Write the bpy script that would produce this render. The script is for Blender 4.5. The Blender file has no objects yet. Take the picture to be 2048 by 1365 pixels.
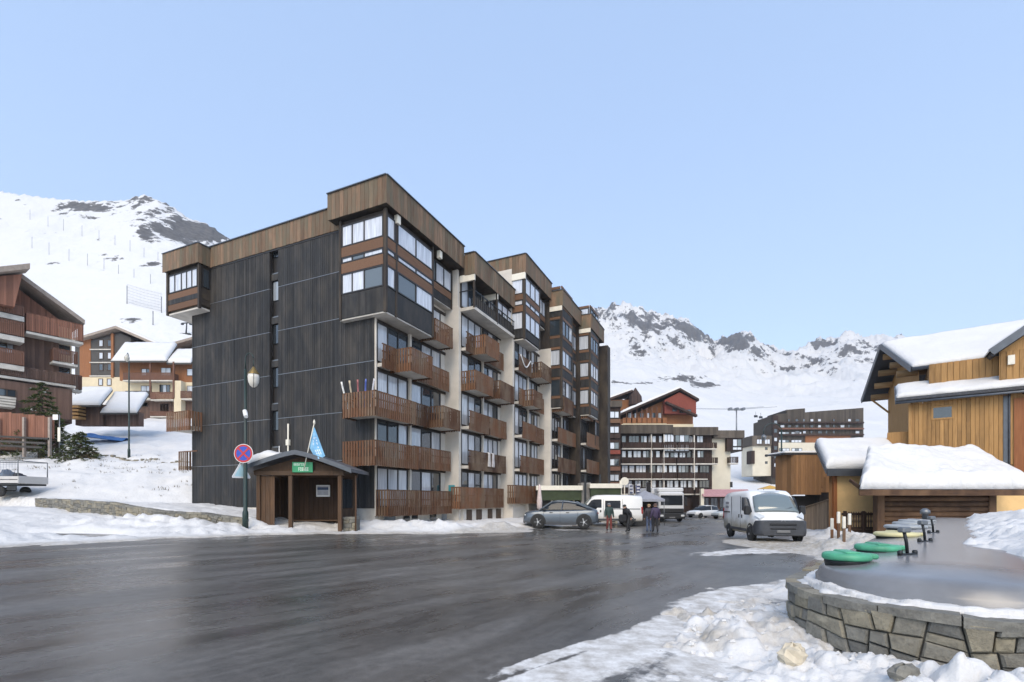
import bpy, math, random
import numpy as np
from mathutils import Vector, Matrix
random.seed(7)
R = math.radians
scene = bpy.context.scene
COL = scene.collection

# ------------------------------------------------------------------ camera
F = 985.0                      # focal length, in pixels of a 2048 px wide picture
CAMZ = 1.9
cam_d = bpy.data.cameras.new('camera')
cam = bpy.data.objects.new('camera', cam_d)
COL.objects.link(cam)
cam.location = (0, 0, CAMZ)
cam.rotation_euler = (R(90), 0, 0)
cam_d.sensor_width = 36.0
cam_d.lens = 36.0 * F / 2048.0
cam_d.shift_y = 317.5 / 2048.0
cam_d.clip_start = 0.1
cam_d.clip_end = 6000
scene.camera = cam

# ------------------------------------------------------------------ sky, sun, exposure
SUN_EL, SUN_ROT = R(42), R(187)
world = bpy.data.worlds.new('World')
scene.world = world
world.use_nodes = True
wn = world.node_tree
wn.nodes.clear()
wo = wn.nodes.new('ShaderNodeOutputWorld')
wb = wn.nodes.new('ShaderNodeBackground')
ws = wn.nodes.new('ShaderNodeTexSky')
ws.sky_type = 'NISHITA'
ws.sun_disc = False
ws.sun_elevation = SUN_EL
ws.sun_rotation = SUN_ROT
ws.altitude = 2000
ws.air_density = 1.5
ws.dust_density = 3.5
ws.ozone_density = 1.0
wb.inputs['Strength'].default_value = 0.15
wh = wn.nodes.new('ShaderNodeHueSaturation')      # thin veil of high cloud: a paler blue
wh.inputs['Saturation'].default_value = 0.72
wn.links.new(ws.outputs[0], wh.inputs['Color'])
wv = wn.nodes.new('ShaderNodeMix'); wv.data_type = 'RGBA'
wv.inputs[0].default_value = 0.52                    # even, bright veil over the whole sky
wv.inputs[7].default_value = (1.17, 1.87, 3.15, 1)
wn.links.new(wh.outputs[0], wv.inputs[6])
wn.links.new(wv.outputs[2], wb.inputs['Color'])
wn.links.new(wb.outputs[0], wo.inputs['Surface'])

sun_d = bpy.data.lights.new('sun', 'SUN')
sun_d.energy = 1.15
sun_d.angle = R(40)
sun_d.color = (1.0, 0.84, 0.62)
sun = bpy.data.objects.new('sun', sun_d)
COL.objects.link(sun)
sd = Vector((math.sin(SUN_ROT) * math.cos(SUN_EL), math.cos(SUN_ROT) * math.cos(SUN_EL), math.sin(SUN_EL)))
sun.rotation_euler = (-sd).to_track_quat('-Z', 'Y').to_euler()
sun.location = sd * 60

scene.view_settings.view_transform = 'Standard'
scene.view_settings.look = 'None'
scene.view_settings.exposure = 1.2
scene.view_settings.gamma = 1.0
scene.view_settings.use_curve_mapping = False

# ------------------------------------------------------------------ helpers
class MB:
    """collects shapes, then links them as ONE mesh object"""
    def __init__(self):
        self.v, self.f, self.sm = [], [], []
    def add(self, vs, fs, smooth=False):
        o = len(self.v)
        self.v += [tuple(v) for v in vs]
        self.f += [tuple(i + o for i in f) for f in fs]
        self.sm += [smooth] * len(fs)
        return self
    def box(self, x0, x1, y0, y1, z0, z1):
        x0, x1 = min(x0, x1), max(x0, x1); y0, y1 = min(y0, y1), max(y0, y1); z0, z1 = min(z0, z1), max(z0, z1)
        return self.add([(x0,y0,z0),(x1,y0,z0),(x1,y1,z0),(x0,y1,z0),(x0,y0,z1),(x1,y0,z1),(x1,y1,z1),(x0,y1,z1)],
                        [(0,3,2,1),(4,5,6,7),(0,1,5,4),(1,2,6,5),(2,3,7,6),(3,0,4,7)])
    def bbox(self, x0, x1, y0, y1, z0, z1, b=0.01):
        """box with chamfered vertical and top edges"""
        x0, x1 = min(x0, x1), max(x0, x1); y0, y1 = min(y0, y1), max(y0, y1); z0, z1 = min(z0, z1), max(z0, z1)
        b = min(b, (x1-x0)*.45, (y1-y0)*.45, (z1-z0)*.45)
        ring = lambda i, z: [(x0+i+b,y0+i,z),(x1-i-b,y0+i,z),(x1-i,y0+i+b,z),(x1-i,y1-i-b,z),(x1-i-b,y1-i,z),(x0+i+b,y1-i,z),(x0+i,y1-i-b,z),(x0+i,y0+i+b,z)]
        vs = ring(b*.8, z0) + ring(0, z0+b) + ring(0, z1-b) + ring(b*.8, z1)
        fs = [tuple(range(7, -1, -1)), tuple(range(24, 32))]
        for k in range(3):
            for i in range(8):
                j = (i+1) % 8
                fs.append((k*8+i, k*8+j, k*8+8+j, k*8+8+i))
        return self.add(vs, fs)
    def prism(self, poly, a0, a1, axis='y', smooth=False):
        """extrude a polygon (2D, counter-clockwise) along an axis"""
        n = len(poly)
        if axis == 'y': m = lambda p, a: (p[0], a, p[1])
        elif axis == 'x': m = lambda p, a: (a, p[0], p[1])
        else: m = lambda p, a: (p[0], p[1], a)
        vs = [m(p, a0) for p in poly] + [m(p, a1) for p in poly]
        self.add(vs, [tuple(range(n)), tuple(range(2*n-1, n-1, -1))])
        o = len(self.v) - 2*n
        for i in range(n):
            j = (i+1) % n
            self.f.append((o+i, o+n+i, o+n+j, o+j)); self.sm.append(smooth)
        return self
    def tube(self, pts, r, n=8, cap=True, smooth=True):
        pts = [Vector(p) for p in pts]
        rs = r if isinstance(r, (list, tuple)) else [r]*len(pts)
        rings = []
        up = None
        for i, p in enumerate(pts):
            d = (pts[min(i+1, len(pts)-1)] - pts[max(i-1, 0)])
            d = d.normalized() if d.length > 1e-9 else Vector((0,0,1))
            if up is None:
                up = Vector((0,0,1)) if abs(d.z) < .9 else Vector((1,0,0))
            a = d.cross(up)
            if a.length < 1e-6: a = d.cross(Vector((0,1,0)))
            a.normalize(); b = a.cross(d).normalized(); up = b
            rings.append([p + (a*math.cos(2*math.pi*k/n) + b*math.sin(2*math.pi*k/n))*rs[i] for k in range(n)])
        vs = [v for rr in rings for v in rr]
        fs = []
        for i in range(len(rings)-1):
            for k in range(n):
                fs.append((i*n+k, i*n+(k+1)%n, (i+1)*n+(k+1)%n, (i+1)*n+k))
        self.add(vs, fs, smooth)
        if cap:
            o = len(self.v) - len(vs)
            self.f.append(tuple(o+k for k in range(n-1, -1, -1))); self.sm.append(False)
            self.f.append(tuple(o+len(vs)-n+k for k in range(n))); self.sm.append(False)
        return self
    def beam(self, p0, p1, w, h):
        """rectangular bar from p0 to p1"""
        p0, p1 = Vector(p0), Vector(p1); d = (p1-p0).normalized()
        up = Vector((0,0,1)) if abs(d.z) < .95 else Vector((0,1,0))
        a = d.cross(up).normalized(); b = a.cross(d).normalized()
        vs = [p + a*sx*w/2 + b*sy*h/2 for p in (p0, p1) for sx, sy in ((-1,-1),(1,-1),(1,1),(-1,1))]
        return self.add(vs, [(0,1,2,3),(7,6,5,4),(0,4,5,1),(1,5,6,2),(2,6,7,3),(3,7,4,0)])
    def lathe(self, prof, c=(0,0,0), n=16, smooth=True, axis='z'):
        vs, fs = [], []
        for r, z in prof:
            for k in range(n):
                a = 2*math.pi*k/n
                q = (r*math.cos(a), r*math.sin(a), z)
                if axis == 'y': q = (q[0], -q[2], q[1])
                elif axis == 'x': q = (q[2], q[0], q[1])
                vs.append((c[0]+q[0], c[1]+q[1], c[2]+q[2]))
        for i in range(len(prof)-1):
            for k in range(n):
                fs.append((i*n+k, i*n+(k+1)%n, (i+1)*n+(k+1)%n, (i+1)*n+k))
        self.add(vs, fs, smooth)
        o = len(self.v) - len(vs)
        if prof[0][0] > 1e-6: self.f.append(tuple(o+k for k in range(n-1,-1,-1))); self.sm.append(False)
        if prof[-1][0] > 1e-6: self.f.append(tuple(o+len(vs)-n+k for k in range(n))); self.sm.append(False)
        return self
    def mesh(self, name, mat=None):
        me = bpy.data.meshes.new(name)
        me.from_pydata(self.v, [], self.f)
        me.polygons.foreach_set('use_smooth', self.sm)
        if mat is not None: me.materials.append(mat)
        me.update()
        return me
    def build(self, name, mat, parent=None, loc=(0,0,0), rz=0.0, kind=None):
        return link(name, self.mesh(name, mat), parent, loc, rz, kind)

def link(name, me, parent=None, loc=(0,0,0), rz=0.0, kind=None):
    o = bpy.data.objects.new(name, me)
    COL.objects.link(o)
    o.location = loc
    o.rotation_euler = (0, 0, rz) if not isinstance(rz, tuple) else rz
    if parent is not None: o.parent = parent
    if kind: o['kind'] = kind
    return o
def thing(name, label, cat, loc=(0,0,0), rz=0.0, group=None):
    o = link(name, None, None, loc, rz)
    return tag(o, label, cat, group)
def tag(o, label, cat, group=None):
    o['label'] = label; o['category'] = cat
    if group: o['group'] = group
    return o
def copy_tree(o, parent=None):
    c = o.copy(); COL.objects.link(c); c.parent = parent
    for ch in list(o.children): copy_tree(ch, c)
    return c
_shared = {}
def shared_box(name, mat, dx, dy, dz, b=0.0):
    """mesh of a box standing on its origin corner, shared between alike pieces"""
    k = (name, mat.name, round(dx,3), round(dy,3), round(dz,3), b)
    if k not in _shared:
        m = MB()
        if b: m.bbox(0, dx, 0, dy, 0, dz, b)
        else: m.box(0, dx, 0, dy, 0, dz)
        _shared[k] = m.mesh(name, mat)
    return _shared[k]

# ---- value noise in numpy
def _hash(ix, iy, seed):
    h = (ix.astype(np.int64)*374761393 + iy.astype(np.int64)*668265263 + seed*1442695041) & 0x7fffffff
    h = ((h ^ (h >> 13)) * 1274126177) & 0x7fffffff
    h = h ^ (h >> 16)
    return (h & 0xffff) / 65535.0
def vnoise(x, y, seed=0):
    ix, iy = np.floor(x), np.floor(y)
    fx, fy = x-ix, y-iy
    fx = fx*fx*fx*(fx*(fx*6-15)+10); fy = fy*fy*fy*(fy*(fy*6-15)+10)
    a = _hash(ix, iy, seed); b = _hash(ix+1, iy, seed); c = _hash(ix, iy+1, seed); d = _hash(ix+1, iy+1, seed)
    return (a*(1-fx)+b*fx)*(1-fy) + (c*(1-fx)+d*fx)*fy
def fbm(x, y, oct=4, seed=0, gain=.5, ridged=False):
    s, amp, tot = 0, 1.0, 0
    for o in range(oct):
        n = vnoise(x*2**o + 17.3*o, y*2**o - 9.1*o, seed+o*31)
        if ridged: n = 1-np.abs(2*n-1)
        s = s + amp*n; tot += amp; amp *= gain
    return s/tot
def sstep(a, b, x):
    t = np.clip((x-a)/(b-a), 0, 1)
    return t*t*(3-2*t)

# ------------------------------------------------------------------ materials
class NT:
    def __init__(self, name):
        self.m = bpy.data.materials.new(name); self.m.use_nodes = True
        self.t = self.m.node_tree; self.t.nodes.clear()
        self.out = self.n('ShaderNodeOutputMaterial')
        self.b = self.n('ShaderNodeBsdfPrincipled')
        self.t.links.new(self.b.outputs[0], self.out.inputs['Surface'])
    def n(self, typ, **kw):
        nd = self.t.nodes.new(typ)
        for k, v in kw.items(): setattr(nd, k, v)
        return nd
    def l(self, a, b): self.t.links.new(a, b)
    def set(self, **kw):
        for k, v in kw.items():
            self.b.inputs[k.replace('_', ' ')].default_value = v
    def coords(self, which='Object', scale=(1,1,1), rand=False):
        tc = self.n('ShaderNodeTexCoord'); mp = self.n('ShaderNodeMapping')
        mp.inputs['Scale'].default_value = scale
        self.l(tc.outputs[which], mp.inputs['Vector'])
        if rand:
            oi = self.n('ShaderNodeObjectInfo'); mu = self.n('ShaderNodeMath', operation='MULTIPLY'); mu.inputs[1].default_value = 50
            self.l(oi.outputs['Random'], mu.inputs[0]); self.l(mu.outputs[0], mp.inputs['Location'])
        return mp.outputs[0]
    def noise(self, vec, scale=5, detail=4, rough=.55):
        nz = self.n('ShaderNodeTexNoise')
        nz.inputs['Scale'].default_value = scale; nz.inputs['Detail'].default_value = detail; nz.inputs['Roughness'].default_value = rough
        if vec is not None: self.l(vec, nz.inputs['Vector'])
        return nz.outputs['Fac']
    def ramp(self, fac, stops):
        r = self.n('ShaderNodeValToRGB'); e = r.color_ramp.elements
        while len(e) < len(stops): e.new(.5)
        for el, (p, c) in zip(e, stops):
            el.position = p; el.color = (*c, 1) if len(c) == 3 else c
        self.l(fac, r.inputs[0])
        return r.outputs[0]
    def mix(self, fac, a, b, blend='MIX'):
        m = self.n('ShaderNodeMix', data_type='RGBA', blend_type=blend)
        for s, v in ((0, fac), (6, a), (7, b)):
            if hasattr(v, 'links'): self.l(v, m.inputs[s])
            elif s == 0: m.inputs[0].default_value = v
            else: m.inputs[s].default_value = (*v, 1)
        return m.outputs[2]
    def math(self, op, a, b=None, clamp=False):
        m = self.n('ShaderNodeMath', operation=op); m.use_clamp = clamp
        for i, v in enumerate((a, b)):
            if v is None: continue
            if hasattr(v, 'links'): self.l(v, m.inputs[i])
            else: m.inputs[i].default_value = v
        return m.outputs[0]
    def rnd(self):
        return self.n('ShaderNodeObjectInfo').outputs['Random']
    def bump(self, h, strength=.3, dist=.02):
        b = self.n('ShaderNodeBump'); b.inputs['Strength'].default_value = strength; b.inputs['Distance'].default_value = dist
        self.l(h, b.inputs['Height']); self.l(b.outputs[0], self.b.inputs['Normal'])
    def color(self, c): self.l(c, self.b.inputs['Base Color'])

def plain(name, col, rough=.5, var=.12, metal=0.0, spec=.5, scale=3.0, bump=0.0):
    t = NT(name)
    v = t.coords('Object', rand=True)
    nz = t.noise(v, scale, 5, .6)
    lo = tuple(c*(1-var) for c in col); hi = tuple(min(1, c*(1+var)) for c in col)
    t.color(t.ramp(nz, [(.3, lo), (.7, hi)]))
    t.set(Roughness=rough, Metallic=metal)
    t.b.inputs['Specular IOR Level'].default_value = spec
    if bump: t.bump(t.noise(v, scale*12, 3), bump, .01)
    return t.m
def wood(name, c0, c1, grain='z', rough=.75, obj_var=.35, weather=None, board=None):
    """grain runs along one axis; each object gets its own tone; board = width of the boards along (axis, width)"""
    t = NT(name)
    sc = {'z': (14, 14, .7), 'x': (.7, 14, 14), 'y': (14, .7, 14)}[grain]
    v = t.coords('Object', sc, rand=True)
    g = t.noise(v, 1.6, 6, .65)
    col = t.ramp(g, [(.28, c0), (.72, c1)])
    r = t.rnd()
    col = t.mix(1.0, col, t.ramp(r, [(0, (1-obj_var,)*3), (1, (1.0+obj_var*.4,)*3)]), 'MULTIPLY')
    if weather:
        big = t.noise(t.coords('Object', (.9, .9, .35), rand=True), 1.3, 4, .6)
        col = t.mix(t.ramp(big, [(.42, (0,0,0)), (.66, (1,1,1))]), col, weather)
    if board:
        bm = NTboards(t, board)
        col = t.mix(1.0, col, bm, 'MULTIPLY')
    t.color(col); t.set(Roughness=rough)
    t.b.inputs['Specular IOR Level'].default_value = .3
    t.bump(g, .25, .01)
    return t.m
def NTboards(t, board):
    ax, w = board
    v = t.coords('Object')
    sp = t.n('ShaderNodeSeparateXYZ'); t.l(v, sp.inputs[0])
    fl = t.math('FLOOR', t.math('DIVIDE', sp.outputs['XYZ'.index(ax.upper())], w))
    wn_ = t.n('ShaderNodeTexWhiteNoise', noise_dimensions='1D'); t.l(fl, wn_.inputs['W'])
    return t.ramp(wn_.outputs['Value'], [(0, (.62,)*3), (1, (1.15,)*3)])
def glass(name, dark=(.03,.04,.05), light=(.55,.58,.62), share=.5, rough=.04):
    """pane; some take a pale tone for drawn curtains and reflected sky"""
    t = NT(name)
    r = t.rnd()
    v = t.coords('Object', (9, 9, .6), rand=True)
    folds = t.noise(v, 1.2, 2)
    cur = t.mix(1.0, light, t.ramp(folds, [(.35, (.72,.72,.74)), (.65, (1,1,1))]), 'MULTIPLY')  # curtain colour, with the sky's reflection painted into it
    sel = t.ramp(r, [(share-.01, (1,1,1)), (share+.01, (0,0,0))])
    t.color(t.mix(sel, dark, cur))
    t.set(Roughness=rough, IOR=1.6)
    t.b.inputs['Specular IOR Level'].default_value = .9
    return t.m

M = {}
M['black_clad'] = wood('black_cladding', (.022,.023,.025), (.042,.042,.043), 'z', .7, .25, (.06,.054,.048), ('y', .16))
M['fascia'] = wood('fascia_boards', (.13,.083,.054), (.27,.175,.112), 'z', .8, .42, (.13,.115,.08))
M['fascia_x'] = wood('fascia_boards_shadow', (.085,.06,.042), (.17,.12,.085), 'z', .8, .4, (.1,.1,.07), ('x', .22))
M['rail_wood'] = wood('railing_wood', (.085,.038,.019), (.22,.105,.052), 'z', .7, .6, (.17,.12,.08))
M['rail_dark'] = wood('railing_backing_wood', (.05,.026,.015), (.11,.055,.03), 'x', .75, .4)  # coloured darker than the slats so the gaps between them look shaded
M['band_wood'] = wood('band_wood', (.115,.06,.034), (.20,.112,.066), 'x', .7, .35)
M['dark_wood'] = wood('dark_wood', (.022,.018,.016), (.05,.04,.034), 'z', .7, .3, (.07,.055,.04))
M['frame'] = plain('window_frame_paint', (.022,.02,.02), .5)
M['frame_brown'] = plain('brown_frame_paint', (.06,.035,.02), .6)
M['white_wall'] = plain('cream_render', (.60,.555,.49), .9, .12, scale=.8, bump=.1)
M['white_conc'] = plain('pale_concrete', (.52,.49,.44), .9, .2, scale=1.2, bump=.1)
M['grey_conc'] = plain('grey_concrete', (.26,.25,.24), .9, .25, scale=1.5, bump=.2)
M['glass'] = glass('window_glass', share=.55)
M['glass_pale'] = glass('bay_window_glass', (.10,.12,.13), (.66,.69,.74), share=.8)
M['glass_dark'] = glass('dark_glass', (.02,.025,.03), (.3,.33,.36), share=.15)
M['metal_dark'] = plain('dark_metal', (.03,.033,.036), .45, .2, .6)
M['metal_grey'] = plain('grey_metal', (.2,.21,.22), .4, .15, .7)
M['zinc'] = plain('zinc_flashing', (.10,.11,.125), .4, .15, .5)
M['white_paint'] = plain('white_paint', (.75,.75,.74), .45, .05)
M['cream_paint'] = plain('cream_paint', (.72,.68,.58), .6, .08)
# ------------------------------------------------------------------ ground: road plane, snow sheet, mountains
def plane_z(x, y):
    return -0.022*np.clip(x, -40, 45) + 0.004*np.clip(y, -30, 95)
def pz(x, y): return float(plane_z(np.array(float(x)), np.array(float(y))))

ROAD = np.array([(-70,-3),(-34,8.5),(-16.2,15.0),(-13.2,19.6),(-11.4,21.7),(-7.8,23.5),(-3.2,25.2),(-1.2,27.2),(0.3,30.0),(3.2,33.2),
                 (5.5,36.5),(9.5,42),(14,52),(20,75),(22,110),(36,110),(30,75),(24,48),(18.6,33),(14.6,23.6),(10.9,16.9),
                 (7.6,12.6),(5.3,10.6),(3.5,8.9),(2.1,7.0),(0.75,5.2),(-0.8,3.2),(-3.5,0.5),(-12,-9),(-40,-30),(-70,-30)], float)
def poly_sdist(x, y, P):
    """distance to the polygon's edge, positive outside"""
    best = np.full(x.shape, 1e9); inside = np.zeros(x.shape, bool)
    n = len(P)
    for i in range(n):
        ax, ay = P[i]; bx, by = P[(i+1) % n]
        ex, ey = bx-ax, by-ay
        t = np.clip(((x-ax)*ex+(y-ay)*ey)/(ex*ex+ey*ey), 0, 1)
        best = np.minimum(best, np.hypot(x-ax-t*ex, y-ay-t*ey))
        c = ((ay > y) != (by > y)) & (x < ex*(y-ay)/(ey+1e-12)+ax)
        inside ^= c
    return np.where(inside, -best, best)
def poly_line(x, y, P):
    best = np.full(x.shape, 1e9)
    for (ax, ay), (bx, by) in zip(P[:-1], P[1:]):
        ex, ey = bx-ax, by-ay
        t = np.clip(((x-ax)*ex+(y-ay)*ey)/(ex*ex+ey*ey), 0, 1)
        best = np.minimum(best, np.hypot(x-ax-t*ex, y-ay-t*ey))
    return best

# low stone wall left of the bus shelter (its front foot), and the stone enclosure of the waste containers
WALL_L = [(-12.7,23.3),(-15,23.9),(-18,25.0),(-22,26.9),(-26,29.0),(-30.3,31.3)]
ENC_O = (5.2, 6.6); ENC_W0, ENC_R = -.5, 1.8
ENC_DIR = Vector((.668,.744,0)); ENC_N = Vector((-.744,.668,0))     # along the row of containers / towards the road
# where the road, seen from here, ends in hills: ridge height angles, (X/Y, Z/Y)
RIDGE = [(-1.9,.60),(-1.45,.61),(-1.04,.621),(-.979,.617),(-.908,.607),(-.837,.606),(-.79,.612),(-.755,.618),(-.72,.611),(-.69,.600),(-.664,.584),
         (-.613,.553),(-.573,.527),(-.51,.46),(-.43,.40),(-.33,.36),(-.13,.355),(.077,.366),(.168,.378),(.204,.388),(.242,.393),(.27,.374),
         (.311,.366),(.353,.357),(.382,.33),(.402,.313),(.432,.317),(.473,.333),(.504,.315),(.529,.299),(.559,.29),(.595,.305),
         (.636,.317),(.686,.327),(.737,.319),(.84,.313),(1.04,.32),(1.4,.32),(1.9,.32)]
RA = np.array([r[0] for r in RIDGE]); RH = np.array([r[1] for r in RIDGE])

RS = np.linspace(-2.0, 2.0, 801); _k = np.hanning(61); _k /= _k.sum()
RHS = np.convolve(np.pad(np.interp(RS, RA, RH), 30, mode='edge'), _k, mode='valid')

def near_z(x, y):
    """snow surface out to the foot of the hills"""
    base = plane_z(x, y)
    d = poly_sdist(x, y, ROAD)
    rr = np.hypot(x, y)
    n1 = fbm(x*.55, y*.55, 4, 3); n2 = fbm(x*2.3, y*2.3, 4, 11); n3 = fbm(x*7, y*7, 3, 23)
    dd = d + (n1-.5)*1.5 + (n2-.5)*.9*sstep(60, 8, rr) + (n3-.5)*.35*sstep(25, 5, rr)
    thin = sstep(13, 8, y)*sstep(-6, 0, x)          # by the camera the ploughed edge is a thin, broken crust
    dd = dd + thin*((n3-.5)*.9 + (n2-.5)*1.3)
    h = -.07 + .115*sstep(-.25, .35, dd)*(1-thin) + thin*.092*sstep(-.3, 1.2, dd) + .20*sstep(.3, 2.4, dd)*(1-.5*thin)
    h = h + .235*np.exp(-(((x-12.9)/2.8)**2+((y-22.6)/3.4)**2)**2)*(.7+.6*n2)
    h = h + sstep(.2, 1.5, dd)*((n1-.5)*.28 + (n2-.5)*.16 + (n3-.5)*.05)
    # ploughed bank in front of the building and the bus shelter's side
    bank = np.exp(-((x+.9)/1.6)**2-((y-28.6)/1.3)**2)*.45 + np.exp(-((x+4.6)/2.4)**2-((y-26.6)/.8)**2)*.38
    bank = bank + np.exp(-((x+17.5)/4.0)**2-((y-23.0)/.9)**2)*.32*(.6+n2)
    h = h + bank*(.55+.9*n2)
    h = h + .22*sstep(-24, -29, x)*sstep(22, 27, y)*sstep(34, 31, y)
    # lumpy snow thrown against the stone enclosure
    ew = poly_line(x, y, [(2.9,8.6),(3.35,6.3),(3.55,5.2),(4.1,4.35),(5.2,3.6)])
    lump = 1-fbm(x*1.7+5, y*1.7, 4, 41, .6, True)*.9
    h = h + np.exp(-(ew/.55)**2)*(.06+(.30+.35*sstep(3.4, 4.2, x))*np.clip(lump-.28, 0, 1)+.12*sstep(3.4, 4.2, x))*sstep(9.2, 7.2, y)
    h = h + sstep(.3, 1.2, d)*sstep(12, 5, rr)*np.clip(.62-fbm(x*2.6, y*2.6, 4, 57, .55, True), 0, 1)*.17
    # snow heaped between the road, the fence and the container row
    h = h + np.exp(-((x-12.9)/1.3)**2-((y-19.0)/1.6)**2)*.55*(.5+n2) + np.exp(-((x-15.9)/1.4)**2-((y-23.5)/1.3)**2)*.5*(.5+n2)
    q = (x-5.2)*ENC_DIR.x + (y-6.6)*ENC_DIR.y; w = (x-5.2)*ENC_N.x + (y-6.6)*ENC_N.y
    # bare patches where cars turn in on the left
    h = h - .5*np.exp(-(((x+17.6)/2.3)**2+((y-19.8)/1.0)**2)**2) - .5*np.exp(-(((x+20.5)/2.5)**2+((y-18.2)/.8)**2)**2)
    # snow lying inside the stone enclosure and heaped behind it
    sdq = np.hypot(q-np.clip(q, 0, 21), w-ENC_W0) - ENC_R
    fill = sstep(-.12, -.2, sdq)
    wn = w + (n1-.5)*.7 + (n2-.5)*.45
    heap = sstep(-.45, -1.0, wn)*sstep(.9, 2.2, q+(n2-.5))*sstep(27, 21, q)
    top = .80 + (n2-.5)*.1 + (n3-.5)*.05 - base
    h = np.where(sdq < -.05, h*(1-fill)+top*fill, h)
    h = h*(1-heap) + heap*np.maximum(h, 1.03 - base + .22*sstep(-.5, -2.4, wn) + .3*(n1-.2)*sstep(-.6, -1.8, wn) + .35*np.clip(lump-.35, 0, 1))
    # terrace behind the low wall
    wl = np.interp(x, [p[0] for p in WALL_L[::-1]], [p[1] for p in WALL_L[::-1]]) + .2
    terr = sstep(-.05, .25, y-wl)*sstep(-11.4, -12.7, x)
    foot = sstep(24.0, 27.0, y)*sstep(4, -9, x)*(1-terr)
    h = h + terr*(.38+.42*sstep(-12, -21, x)) + foot*.2*sstep(-4,-9,x)
    # bank rising to the left of the building
    dl = (x+21.5)*-.14 + (y-33.6)*.99
    left = sstep(-.30, -.55, x/np.maximum(y, 1))
    rise = np.where(dl > 0, 4.7*(1-np.exp(-np.clip(dl, 0, 200)*.4/4.7*1.25)), 0)
    yy = np.clip(y, 0, 110)
    far = np.interp(yy, [0,44,60,88,106], [0,0,2.6,9.4,18])
    h = h + left*sstep(20, 26, y)*(rise + far + (n1-.5)*.5*sstep(0, 6, dl))
    # the village street's right side rises a little
    h = h + sstep(1.0, 1.6, x/np.maximum(y, 1))*sstep(20, 60, rr)*3
    h = h + sstep(95, 130, y)*3.0*(1-left)
    return base + h, dd, d

def terrain(x, y):
    z0, dd, d = near_z(x, y)
    a = x/np.maximum(y, .5)
    lw = sstep(-.1, -.4, a)
    Yr = 1050 - 670*lw
    Y0 = 125 - 18*lw
    t = np.clip((y-Y0)/(Yr-Y0), 0, None)
    kt = sstep(.55, .95, t)                        # lower slopes are smooth, the crest keeps its teeth
    zr = CAMZ + (np.interp(a, RA, RH)*kt + np.interp(a, RS, RHS)*(1-kt))*Yr
    prof = np.where(t < 1, np.power(np.clip(t, 0, 1), 1.32), 1-.9*(t-1))
    zf = z0 + np.maximum(zr-z0, 0)*prof
    amp = np.clip(t, 0, 1)*sstep(0, .25, t)
    k = 1/ (Yr*.055)
    rid = fbm(x*k, y*k*.7, 6, 71, .55, True)
    big = fbm(x*k*.35, y*k*.35, 3, 91)
    edge = sstep(1.0, .86, t)
    zf = zf + amp*(.35+.65*sstep(.35, .8, t))*((rid-.62)*Yr*.075*(1-.7*lw) + (big-.5)*Yr*.05*edge*(1-.5*lw))
    return np.where(y > Y0, zf, z0), dd, d, t, rid, a

def polar_grid(rs, angs):
    r, th = np.meshgrid(rs, angs, indexing='ij')
    return r*np.sin(th), r*np.cos(th)
def grid_mesh(name, x, y, z, mat, attrs=None, closed=False):
    nr, na = x.shape
    co = np.stack([x, y, z], -1).reshape(-1, 3)
    i = np.arange(nr-1)[:, None]; j = np.arange(na if closed else na-1)[None, :]
    j2 = (j+1) % na
    a = i*na+j; b = i*na+j2; c = (i+1)*na+j2; dd_ = (i+1)*na+j
    faces = np.stack([a, dd_, c, b], -1).reshape(-1, 4)
    me = bpy.data.meshes.new(name)
    me.vertices.add(len(co)); me.vertices.foreach_set('co', co.ravel().astype(np.float32))
    me.loops.add(faces.size); me.loops.foreach_set('vertex_index', faces.ravel().astype(np.int32))
    me.polygons.add(len(faces))
    me.polygons.foreach_set('loop_start', (np.arange(len(faces))*4).astype(np.int32))
    me.polygons.foreach_set('use_smooth', np.ones(len(faces), bool))
    me.materials.append(mat)
    for k, v in (attrs or {}).items():
        at = me.attributes.new(k, 'FLOAT', 'POINT'); at.data.foreach_set('value', v.ravel().astype(np.float32))
    me.update(); me.validate()
    return link(name, me)

# snow material: white, dirty and slushy where the sheet thins out
def snow_mat(name, attr=True):
    t = NT(name)
    v = t.coords('Object')
    n = t.noise(v, .6, 5, .6)
    col = t.ramp(n, [(.25, (.63,.625,.615)), (.75, (.71,.70,.685))])
    if attr:
        at = t.n('ShaderNodeAttribute', attribute_name='dirt')
        dn = t.noise(v, 5, 5, .65)
        f = t.math('MULTIPLY', at.outputs['Fac'], t.ramp(dn, [(.25, (.35,)*3), (.62, (1,)*3)]), True)
        col = t.mix(f, col, t.ramp(t.noise(v, 14, 4, .7), [(.35, (.24,.205,.155)), (.7, (.46,.41,.33))]))
        sp_ = t.ramp(t.noise(v, 21, 3, .8), [(.66, (0,)*3), (.72, (.8,)*3)])
        col = t.mix(t.math('MULTIPLY', sp_, t.math('MULTIPLY', at.outputs['Fac'], 1.0)), col, (.09,.08,.065))
    fine = t.math('ADD', t.noise(v, 7, 7, .72), t.math('MULTIPLY', t.noise(v, 2.2, 4, .6), 1.6))
    t.color(col); t.set(Roughness=.55)
    t.b.inputs['Specular IOR Level'].default_value = .3
    t.bump(fine, .5, .07)
    return t.m
M['snow'] = snow_mat('snow')
M['snow_roof'] = snow_mat('roof_snow', False)

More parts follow.
